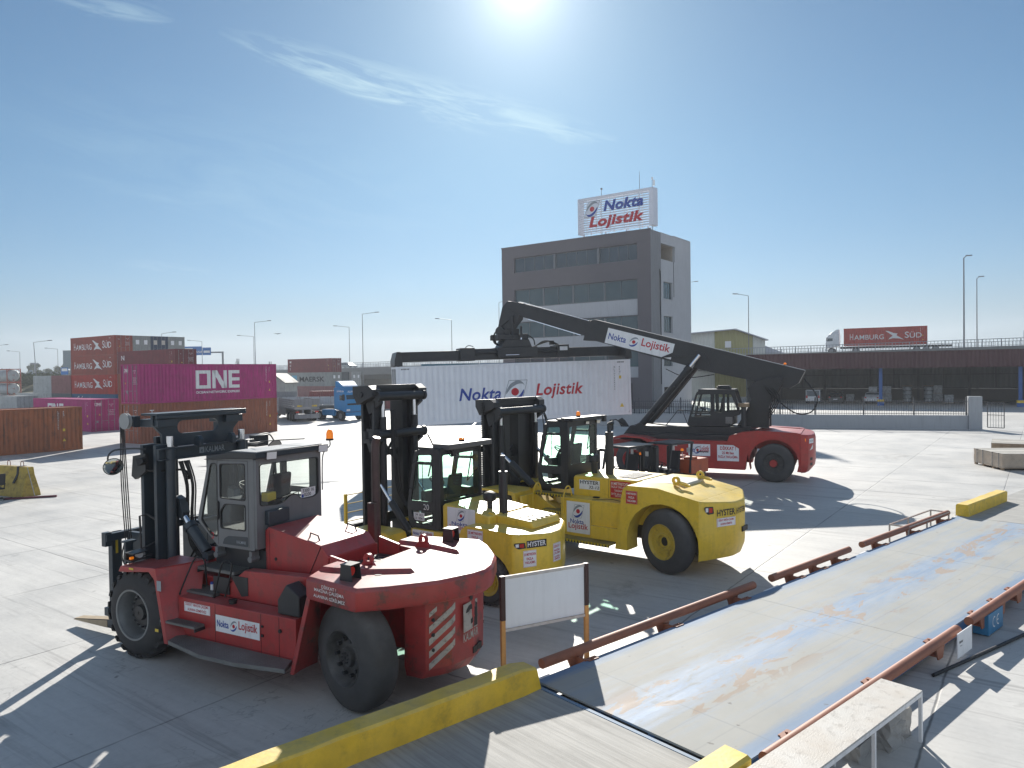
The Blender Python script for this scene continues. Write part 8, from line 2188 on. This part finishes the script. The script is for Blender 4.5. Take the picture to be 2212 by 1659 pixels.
q = MB(); q.box(1.25, 1.35, -1.1, 1.1, 1.0, 1.15); q.box(1.25, 1.35, -1.1, 1.1, .4, .5)
q.build('carriage', M_BLK, Y1)
q = MB(); q.box(1.38, 1.44, .83, .90, .9, 1.9); q.box(1.38, 1.44, -1.17, -1.1, .9, 1.9)
for z in (1.2, 1.42, 1.64, 1.86): q.box(1.4, 1.42, -1.1, .83, z, z+.02)
q.build('load_backrest', M_YEL, Y1)
q = MB(); q.box(.35, .6, .76, 1.02, 3.22, 3.32); q.box(.45, .55, .95, 1.05, 3.33, 3.5); q.build('mast_bracket', M_BLK, Y1)
for s in (1, -1): q = MB(); q.prism([(1.35, 1.1), (1.42, 1.05), (1.42, .15), (3.2, .09), (3.2, .06), (1.35, .06)], 1, s*.45, s*.6); q.build('fork', M_DKB, Y1)
# ================================================================== reach stacker
RA = atan2(1, -2.2)
RS = thing('reach_stacker', 'red and black reach stacker holding the white container with its long lettered boom', 'reach stacker', (6.27, 35.14, 0), RA)
for s in (1, -1):
    heavy_wheel(RS, (-6.0, s*1.62, .82), .82, .5, .42, s, M_RIMK, 'bolt', 0, M_RUBD, steer=-.1, hubm=M_RSRED)
    heavy_wheel(RS, (0, s*2.05, .82), .82, .5, .42, s, M_RSRED, 'dish', 0, M_RUBD); heavy_wheel(RS, (0, s*1.45, .82), .82, .5, .42, s, M_RSRED, 'dish', 0, M_RUBD, nm='inner_wheel')
q = MB(); q.cyl((0, -1.5, .82), (0, 1.5, .82), .25); q.box(-6.2, -5.8, -1.1, 1.1, .6, 1.0); q.build('axle', M_BLK, RS)
q = MB()
for s in (1, -1):
    q.prism([(-1.0, .52), (-4.84, .48), (-4.88, .8), (-5.0, 1.3), (-5.1, 1.72), (-1.0, 1.72)], 1, s*1.15, s*1.60)
    q.prism([(-1.0, 1.5), (-1.0, 1.72), (-.5, 1.86), (.5, 1.92), (.95, 1.80), (1.1, 1.72), (.9, 1.74), (.4, 1.82), (-.4, 1.78)], 1, s*1.2, s*2.1)
q.box(-5.0, 1.2, -1.149, 1.149, .8, 1.64)
q.build('chassis', M_RSRED, RS, bevel=.015)
q = MB(); q.prism([(.9, 1.65), (.4, 2.27), (-5.0, 2.30), (-5.0, 1.65)], 1, -.95, .95); q.box(-4.4, .1, .951, 1.35, 1.73, 1.95); q.build('main_frame', M_BLK, RS, bevel=.01)
q = MB()
for x in (-.6, -1.7, -2.8): q.box(x, x-.5, 1.36, 1.62, 1.2, 1.24)
q.prism([(.9, 2.2), (1.05, 2.5), (.85, 2.62), (.7, 2.5), (.5, 2.2)], 1, .70, .76); q.build('frame_bracket', M_BLK, RS)
# counterweight
n = 14; AR = 1.0
arch = [(-6.0 + AR*cos(a), .84 + AR*sin(a)) for a in [radians(-20 + 220*i/n) for i in range(n+1)]]
side = [(-4.95, 1.2), (-4.1, 1.70), (-4.2, 1.95), (-4.7, 2.12), (-5.4, 2.2), (-6.9, 2.14), (-7.1, 2.1), (-7.1, .48)] + arch[::-1] + [(-5.0, 1.0)]
q = MB()
for s in (1, -1): ring_panel(q, side, [], s*1.05, s*1.62)
cw = q.build('counterweight', M_RSRED, RS, bevel=.06, ang=.6)
q = MB(); q.prism([(-4.3, 1.9), (-5.4, 2.19), (-7.09, 2.10), (-7.09, .9), (-4.3, 1.66)], 1, -1.049, 1.049); q.build('counterweight_core', M_RSRED, cw)
pl_ = [(-7.08, 1.62), (-7.38, 1.45), (-7.55, .9), (-7.62, 0), (-7.55, -.9), (-7.38, -1.45), (-7.08, -1.62)]
q = MB(); q.loft([[(-7.08 + (x+7.08)*k, y*(1 - .05*(1-k)), z + d*(x+7.08)/-.54) for x, y in pl_] for z, k, d in ((.45, .6, 0), (.65, .92, 0), (.9, 1, 0), (1.9, 1, -.05), (2.08, .93, -.07))])
tl = q.build('tail', M_RSRED, cw, ang=.8, bevel=.03)
def rs_face(i, t, lift=.008):
    a, b = Vector((*pl_[i], 0)), Vector((*pl_[i+1], 0)); u = (b-a).normalized(); n_ = u.cross(Vector(UP)); return a + (b-a)*t + n_*lift, u, n_
c, u, n_ = rs_face(1, .55); sign_on(tl, tuple(c + Vector((0, 0, 1.78))), .50, .20, (('34 UU 3302', 0, .07, .38),), M_WHT, M_GTX, tuple(u))
q = MB(); q.place2d([(-.2, -.12), (.18, -.06), (.2, .14), (.08, .05)], [(0,1,2,3)], c + Vector((0, 0, 1.5)), u, UP, 0); q.build('tail_lamp', M_LAMP, tl, recalc=False)
q = MB(); q.box(-7.2, -7.28, 1.50, 1.52, 1.78, 1.9); q.build('marker_lamp', M_ORG, tl)
for z in (.8, 1.02): q = MB(); q.rect(c + Vector((0, 0, z)), u, UP, .26, .12, 0); q.build('tail_slot', M_HOSE, tl, recalc=False)
sign_on(RS, (-4.13, 1.607, 1.20), .92, .70, (('D\u0130KKAT !', .20, .14, .66), ("25 Mt'den", 0, .11, .50), ('FAZLA YAKLA\u015eMA', -.20, .11, .82)), M_WHT, M_RDT, border=False)
logo_plate(RS, (-2.90, 1.607, 1.30), U_L, UP, .95, .52)
# tower and boom
BY = .42
q = MB()
for s in (1, -1): q.prism([(-4.35, 2.25), (-4.75, 2.9), (-5.0, 3.5), (-4.85, 4.0), (-5.1, 4.25), (-5.7, 4.45), (-6.3, 4.5), (-6.3, 4.2), (-5.75, 3.2), (-5.75, 2.25)], 1, s*.44, s*.62)
q.box(-5.0, -5.7, -.439, .439, 2.3, 3.6); q.cyl((-6.1, -.7, 4.35), (-6.1, .7, 4.35), .14); q.build('boom_tower', M_BLK, RS, bevel=.01)
q = MB(); q.prism([(-7.22, 4.74), (2.25, 7.33), (2.60, 7.30), (2.85, 6.35), (2.2, 6.30), (-3.25, 4.72), (-5.9, 4.15), (-6.55, 3.95), (-6.95, 4.2)], 1, -BY, BY); bo = q.build('outer_boom', M_BLK, RS, bevel=.012)
q = MB(); q.prism([(-7.2, 4.745), (2.3, 7.345), (2.3, 7.365), (-7.2, 4.765)], 1, -BY-.03, BY+.03); q.build('boom_top_plate', paint('worn_boom_top', (.16, .16, .165), .35, .3, var=.25, dust=.4), bo)
q = MB(); q.prism([(2.4, 7.24), (6.35, 8.40), (6.9, 8.48), (7.0, 8.2), (6.05, 7.62), (2.5, 6.50)], 1, -.33, .33); ib = q.build('inner_boom', M_BLK, RS, bevel=.01)
q = MB(); q.prism([(2.6, 7.305), (6.3, 8.42), (6.3, 8.435), (2.6, 7.32)], 1, -.30, .30); q.prism([(3.0, 6.60), (5.8, 7.50), (5.8, 7.54), (3.0, 6.64)], 1, .331, .336); q.build('wear_strip', M_CHR, ib)
# boom sign, slanted along the boom
ud = Vector((-1, 0, -.273)).normalized(); vd = Vector((-.273, 0, 1)).normalized()
logo_plate(bo, (.07, BY+.006, 6.13), tuple(ud), tuple(vd), 3.30, .74)
q = MB(); q.prism([(-.9, 5.42), (-2.6, 5.50), (-3.2, 5.0), (-3.0, 5.6), (-2.5, 5.75), (-1.6, 5.68)], 1, BY+.001, BY+.05); q.box(-2.75, -3.0, BY, BY+.012, 4.85, 5.5); q.build('boom_gusset', M_BLK, bo)
beacon(bo, -6.4, .25, 4.99, .06, .08)
for s in (1, -1):
    q = MB(); q.cyl((-.05, s*.78, 2.24), (-2.30, s*.62, 4.92), .155, n=22); q.cyl((-2.18, s*.63, 4.78), (-2.36, s*.62, 4.99), .185, n=22); q.cyl((-.05, s*.6, 2.2), (-.05, s*.96, 2.2), .2); c_ = q.build('lift_cylinder', M_BLK, RS)
    q = MB(); q.cyl((-2.36, s*.62, 4.99), (-2.78, s*.60, 5.52), .10, n=18); q.build('piston_rod', M_CHR, c_)
    q = MB(); q.tube([(-.4, s*.98, 2.45), (-.75, s*1.0, 2.85), (-1.5, s*.92, 3.75), (-2.2, s*.85, 4.6), (-2.35, s*.7, 4.8)], .03, 6, smooth=3)
    for t in (.25, .7): q.cyl((-.05-2.25*t, s*.75, 2.24+2.68*t), (-.15-2.25*t, s*1.02, 2.16+2.68*t), .03)
    q.build('cylinder_line', M_HOSE, c_)
# cab
dx = -1.42
out = [(-2.28, 2.32), (-2.30, 2.55), (-2.66, 3.78), (-2.80, 3.92), (-4.30, 3.92), (-4.36, 3.82), (-4.60, 2.85), (-4.30, 2.75), (-4.10, 2.32)]
wh = [[(-2.48, 2.90), (-2.72, 3.74), (-3.32, 3.76), (-3.32, 2.90)], [(-3.46, 2.92), (-3.46, 3.76), (-3.84, 3.76), (-3.84, 2.92)], [(-3.92, 2.95), (-3.92, 3.76), (-4.22, 3.74), (-4.48, 2.98)], [(-2.42, 2.72), (-2.44, 2.86), (-3.32, 2.86), (-3.32, 2.72)]]
q = MB(); wh = [round_poly(h, .03) for h in wh]
for y in (.95, -.35): ring_panel(q, round_poly(out, .06), wh, y-.03, y+.03)
q.box(-4.32, -2.75, -.32, .92, 3.88, 3.96); q.box(-4.1, -2.30, -.32, .92, 2.30, 2.36); q.add([(-2.29, -.32, 2.34), (-2.29, .92, 2.34), (-2.32, .92, 2.6), (-2.32, -.32, 2.6)], [(0,1,2,3)]); q.box(-4.2, -4.3, -.3, .9, 2.4, 2.85)
cb = q.build('cab', M_BLK, RS, bevel=.01)
for h, nm in zip(wh, ('door_window', 'side_window', 'rear_quarter_window', 'lower_door_window')): side_window(cb, h, .98, 1, M_GLS, nm=nm); side_window(cb, h, -.38, -1, M_GLS, nm=nm)
q = MB(); q.add([(-2.34, -.3, 2.62), (-2.34, .9, 2.62), (-2.68, .9, 3.85), (-2.68, -.3, 3.85)], [(0,1,2,3)]); q.build('windscreen', M_GLS, cb, recalc=False)
q = MB(); q.add([(-4.55, -.3, 2.9), (-4.55, .9, 2.9), (-4.34, .9, 3.82), (-4.34, -.3, 3.82)], [(0,1,2,3)]); q.build('rear_window', M_GLS, cb, recalc=False)
q = MB(); q.box(-3.5, -4.1, .05, .60, 3.965, 4.06); q.box(-3.55, -4.05, .1, .55, 4.061, 4.12); q.build('roof_unit', M_BLK, cb, bevel=.02)
q = MB()
for i in range(6): q.box(-3.95, -4.25, .982, .99, 2.45+i*.05, 2.48+i*.05)
q.build('vent', M_STL, cb)
seat(cb, -3.5, .3, 2.75); steering_wheel(cb, (-2.85, .3, 3.05), (-.4, 0, .9))
q = MB(); q.bars([(-1.9, 1.2, 3.02), (-2.9, 1.2, 2.98)], .05); q.bar((-1.35, 1.25, 2.33), (-1.9, 1.2, 3.02), .035); q.bar((-2.1, 1.2, 3.0), (-2.35, 1.2, 2.34), .03); q.build('handrail', M_BLK, RS)
q = MB(); q.cyl((-4.75, 1.15, 2.3), (-4.75, 1.15, 3.2), .11, n=16); a_ = q.build('air_intake', M_BLK, RS); q = MB(); q.cyl((-4.75, 1.15, 3.2), (-4.75, 1.15, 3.36), .24, n=20); q.build('intake_cap', paint('tan_cap', (.28, .20, .12), .6), a_)
q = MB(); q.tube([(-5.6, .7, 4.1), (-6.2, .75, 3.4), (-6.9, .7, 2.9), (-7.5, .65, 3.0), (-7.7, .6, 3.6), (-7.2, .5, 4.4)], .03, 6, smooth=6)
for i in range(4): q.tube([(-5.6-.1*i, .66, 4.0), (-5.9-.1*i, .72, 3.5), (-5.7, .68, 2.9-.1*i)], .025, 6, smooth=4)
q.tube([(-1.2, .45, 4.9), (-2.2, .6, 4.5), (-3.4, .46, 4.62)], .02, 5, smooth=4)
q.build('hydraulic_hoses', M_HOSE, RS)
q = MB(); q.tube([(.6, 1.1, 2.25), (.9, 1.6, 2.6), (1.05, 1.75, 2.55)], .03, 6); q.box(1.0, 1.12, 1.62, 1.88, 2.1, 2.6); q.build('front_mirror', M_BLK, RS, bevel=.02)
# head and spreader, laid out from the container they hold
RSM = Matrix.Translation((6.27, 35.14, 0)) @ Matrix.Rotation(RA, 4, 'Z')
CM = Matrix.Translation((-5.545, 35.52, 2.28)) @ Matrix.Rotation(WTH, 4, 'Z') @ Matrix.Rotation(-.022, 4, 'Y')
TT = RSM.inverted() @ CM
q = MB(); q.prism([(6.15, 8.35), (6.95, 8.5), (7.25, 8.2), (7.5, 7.2), (7.65, 6.85), (7.35, 6.6), (6.85, 6.6), (6.75, 7.1), (6.35, 7.55)], 1, -.30, .30); q.cyl((7.35, -.42, 6.95), (7.35, .42, 6.95), .26, n=20); hd = q.build('boom_head', M_BLK, RS, bevel=.02)
q = MB(); q.cyl((6.65, .36, 6.6), (6.65, .36, 7.7), .07); q.cyl((6.2, .30, 6.6), (6.2, .30, 7.2), .06); q.build('damping_cylinder', M_BLK, hd)
q = MB(); q.cyl((6.65, .36, 6.7), (6.65, .36, 7.1), .045); q.cyl((6.2, .30, 6.5), (6.2, .30, 7.0), .04); q.build('piston_rod', M_CHR, hd)
q = MB(); r = random.Random(6)
for i in range(6): q.tube([(6.9, .3-.05*i, 7.5), (7.5+r.uniform(0, .2), .35-.1*i, 6.9), (7.8, .2-.05*i, 6.4), (7.4, .3-.1*i, 6.2)], .025, 6, smooth=4)
for i in range(5): q.box(7.7+.05*i, 7.76+.05*i, .1, .3, 6.5, 6.75+.04*(i % 2))
q.build('head_hoses', M_HOSE, hd)
q = MB(); q.T = TT; X = 6.1
q.cyl((X, 1.22, 3.78), (X, 1.22, 4.10), .62, n=28); q.box(X-.85, X+.75, .55, 1.9, 4.10, 4.38); q.prism([(X-.7, 3.72), (X+.9, 3.72), (X+.75, 4.1), (X-.5, 4.1)], 1, .45, 2.0); q.box(X-.45, X+.35, .8, 1.65, 4.38, 4.66); q.build('rotator', M_BLK, RS, bevel=.02)
q = MB(); q.T = TT
q.box(3.35, 9.05, .72, 1.72, 3.12, 3.68); q.box(3.3, 4.05, .60, 1.84, 3.08, 3.74); q.box(8.4, 9.05, .60, 1.84, 3.10, 3.78); q.box(5.2, 7.3, .45, 2.0, 3.20, 3.72); sp = q.build('spreader_beam', M_BLK, RS, bevel=.015)
for sx, a, b in ((1, .12, 3.29), (-1, 9.06, 12.07)):
    q = MB(); q.T = TT; q.box(a, b, .80, 1.62, 3.12, 3.62); ar = q.build('spreader_arm', M_BLK, sp, bevel=.01)
    q = MB(); q.T = TT; x = .12 if sx > 0 else 12.07
    q.prism([(x-.16, 2.93), (x-.16, 3.2), (x-.04, 3.62), (x+.14, 3.62), (x+.22, 3.2), (x+.22, 2.93)], 1, 0.0, 2.44)
    for y in (.09, 2.35): q.cyl((x+.03, y, 2.90), (x+.03, y, 2.97), .06, n=8)
    q.build('end_beam', M_BLK, ar, bevel=.01)
q = MB(); q.T = TT
q.cyl((4.1, .66, 3.5), (5.2, .66, 3.5), .09); q.cyl((7.3, .66, 3.46), (8.4, .66, 3.46), .08); q.build('telescope_cylinder', M_BLK, sp)
q = MB(); q.T = TT; q.cyl((5.6, .42, 3.32), (6.3, .42, 3.32), .03); q.rect((8.75, .595, 3.58), (1, 0, 0), UP, .42, .2, 1); q.build('name_plate', [M_CHR, M_WHT], sp, recalc=False)
q = MB(); q.T = TT; r = random.Random(3)
for i in range(5): q.tube([(7.3, .9+.1*i, 3.72), (7.7+.1*i, .8+.1*i, 3.98), (8.2, .9+.1*i, 3.96), (8.6, 1.0+.08*i, 3.8)], .025, 6, smooth=4)
q.tube([(3.6, .8, 3.75), (3.75, .7, 3.86), (4.0, .75, 3.8)], .02, 5, smooth=3); q.tube([(6.8, .5, 4.3), (7.1, .5, 4.1), (7.2, .6, 3.8)], .03, 6, smooth=4)
q.box(8.1, 8.3, .8, 1.0, 3.79, 4.0); q.build('spreader_hoses', M_HOSE, sp)

# ================================================================== two small forklifts
M_ORP = paint('orange_truck_paint', (.50, .085, .02), .4, var=.15, dust=.3, grime=.3, streaks=.2)
def small_fl(label, x, y, rz, col, mesh_roof, mesh_label, big_cw):
    o = thing('small_forklift', label, 'forklift', (x, y, 0), rz, 'small forklifts behind the yellow one')
    for s in (1, -1):
        heavy_wheel(o, (.75, s*.62, .36), .36, .26, .19, s, M_STL, 'cup', 0, M_RUB); heavy_wheel(o, (-.85, s*.55, .30), .30, .22, .16, s, M_STL, 'cup', 0, M_RUB)
    q = MB(); q.box(-.8, .75, -.35, .35, .25, .70); q.prism([(.2, .5), (.2, .62), (.5, .80), (1.05, .80), (1.1, .6), (1.0, .7), (.55, .72)], 1, .40, .64); q.prism([(.2, .5), (.2, .62), (.5, .80), (1.05, .80), (1.1, .6), (1.0, .7), (.55, .72)], 1, -.64, -.40); q.build('chassis', col, o)
    if big_cw:
        q = MB(); q.box(-1.85, -.75, -.56, .56, .95, 1.48); cw = q.build('counterweight', col, o, bevel=.025)
        q = MB(); q.box(-1.75, -.8, -.5, .5, .35, .949); q.build('counterweight_base', M_BLK, cw)
        for y0 in (.15, -.5): q = MB(); q.box(-1.25-.2*(y0 < 0), -.80-.2*(y0 < 0), y0, y0+.32, 1.482, 1.56); q.build('lid', col, cw, bevel=.01)
        q = MB(); q.tube([(-.65, -.45, 1.0), (-.66, -.46, 1.75), (-.70, -.48, 1.95)], .045, 10); q.build('exhaust', M_HOSE, o)
    else:
        q = MB(); q.prism([(-.55, .4), (-.55, 1.1), (-1.15, 1.15), (-1.3, .9), (-1.25, .4)], 1, -.52, .52); q.build('counterweight', col, o, bevel=.06)
    q = MB(); q.box(-.5, .1, -.38, .38, .701, 1.0); q.build('engine_cover', M_BLK, o, bevel=.03)
    seat(o, -.25, 0, 1.02); steering_wheel(o, (.32, 0, 1.38), (-.6, 0, .8), .17)
    q = MB(); q.prism([(.55, .7), (.62, 1.25), (.72, 1.25), (.75, .7)], 1, -.35, .35); q.build('dashboard', M_BLK, o)
    g = MB(); H = 2.15
    for s in (1, -1):
        g.bar((.72, s*.50, .8), (.42, s*.50, H), .07, .06); g.bar((-.72, s*.50, 1.0), (-.85, s*.50, H), .07, .06); g.bar((.46, s*.50, H), (-.95, s*.50, H-.03), .06, .06)
    g.bar((.43, -.5, H), (.43, .5, H), .07, .06); g.bar((-.95, -.5, H-.03), (-.95, .5, H-.03), .07, .06)
    gd = g.build('overhead_guard', M_BLK, o)
    q = MB()
    if mesh_roof:
        for i in range(22): x_ = .40-i*.062; q.box(x_-.006, x_+.006, -.48, .48, H+.015, H+.027)
        for i in range(14): y_ = -.45+i*.07; q.box(-.93, .42, y_-.005, y_+.005, H+.028, H+.036)
        for x_ in (.1, -.25, -.6): q.box(x_-.02, x_+.02, -.49, .49, H-.02, H+.012)
        q.build('roof_mesh', M_STL, gd)
    else:
        q.box(-.97, .45, -.54, .54, H+.035, H+.05); q.build('roof_sheet', paint('pale_roof_sheet', (.42, .38, .33), .5, var=.15, dust=.3), gd)
    q = MB(); q.rect((-.985, -.38, H-.12), U_R, UP, .26, .20, 0); q.build('number_plate', [M_WTX], gd, recalc=False)
    beacon(gd, -.80, .1, 1.75, .06, .10)
    q = MB(); q.box(-.78, -.84, -.35, -.27, 1.62, 1.95); q.box(-.8, -.84, .3, .42, 1.75, 1.92); q.cyl((-.80, .1, 1.1), (-.80, .1, 1.75), .015); q.build('lamp', M_LAMP, gd)
    if mesh_label: q = MB(); q.text(mesh_label, (-.988, .18, H), U_R, UP, .06, 0, bold=.01); q.build('lettering', M_WTX, gd, recalc=False)
    q = MB()
    for s in (1, -1): q.box(1.05, 1.2, s*.28, s*.40, .12, 2.1); q.box(1.12, 1.24, s*.17, s*.27, .15, 2.12)
    for z in (.4, 1.2, 2.05): q.box(1.05, 1.1, -.39, .39, z, z+.1)
    q.build('mast', M_BLK, o)
    q = MB(); q.box(1.26, 1.32, -.5, .5, .15, .55)
    for s in (1, -1): q.prism([(1.32, .5), (1.37, .5), (1.37, .12), (2.4, .08), (2.4, .05), (1.32, .05)], 1, s*.2, s*.32)
    q.build('forks', M_DKB, o)
    return o
small_fl('small orange forklift with mesh roof guard and big orange rear box', 5.75, 27.35, radians(222), M_ORP, True, None, True)
small_fl('small dark red forklift with a pale flat roof, left of the orange one', 4.0, 26.3, radians(222), paint('small_truck_dark_red', (.22, .02, .02), .4, dust=.3), False, 'GP 70s', False)
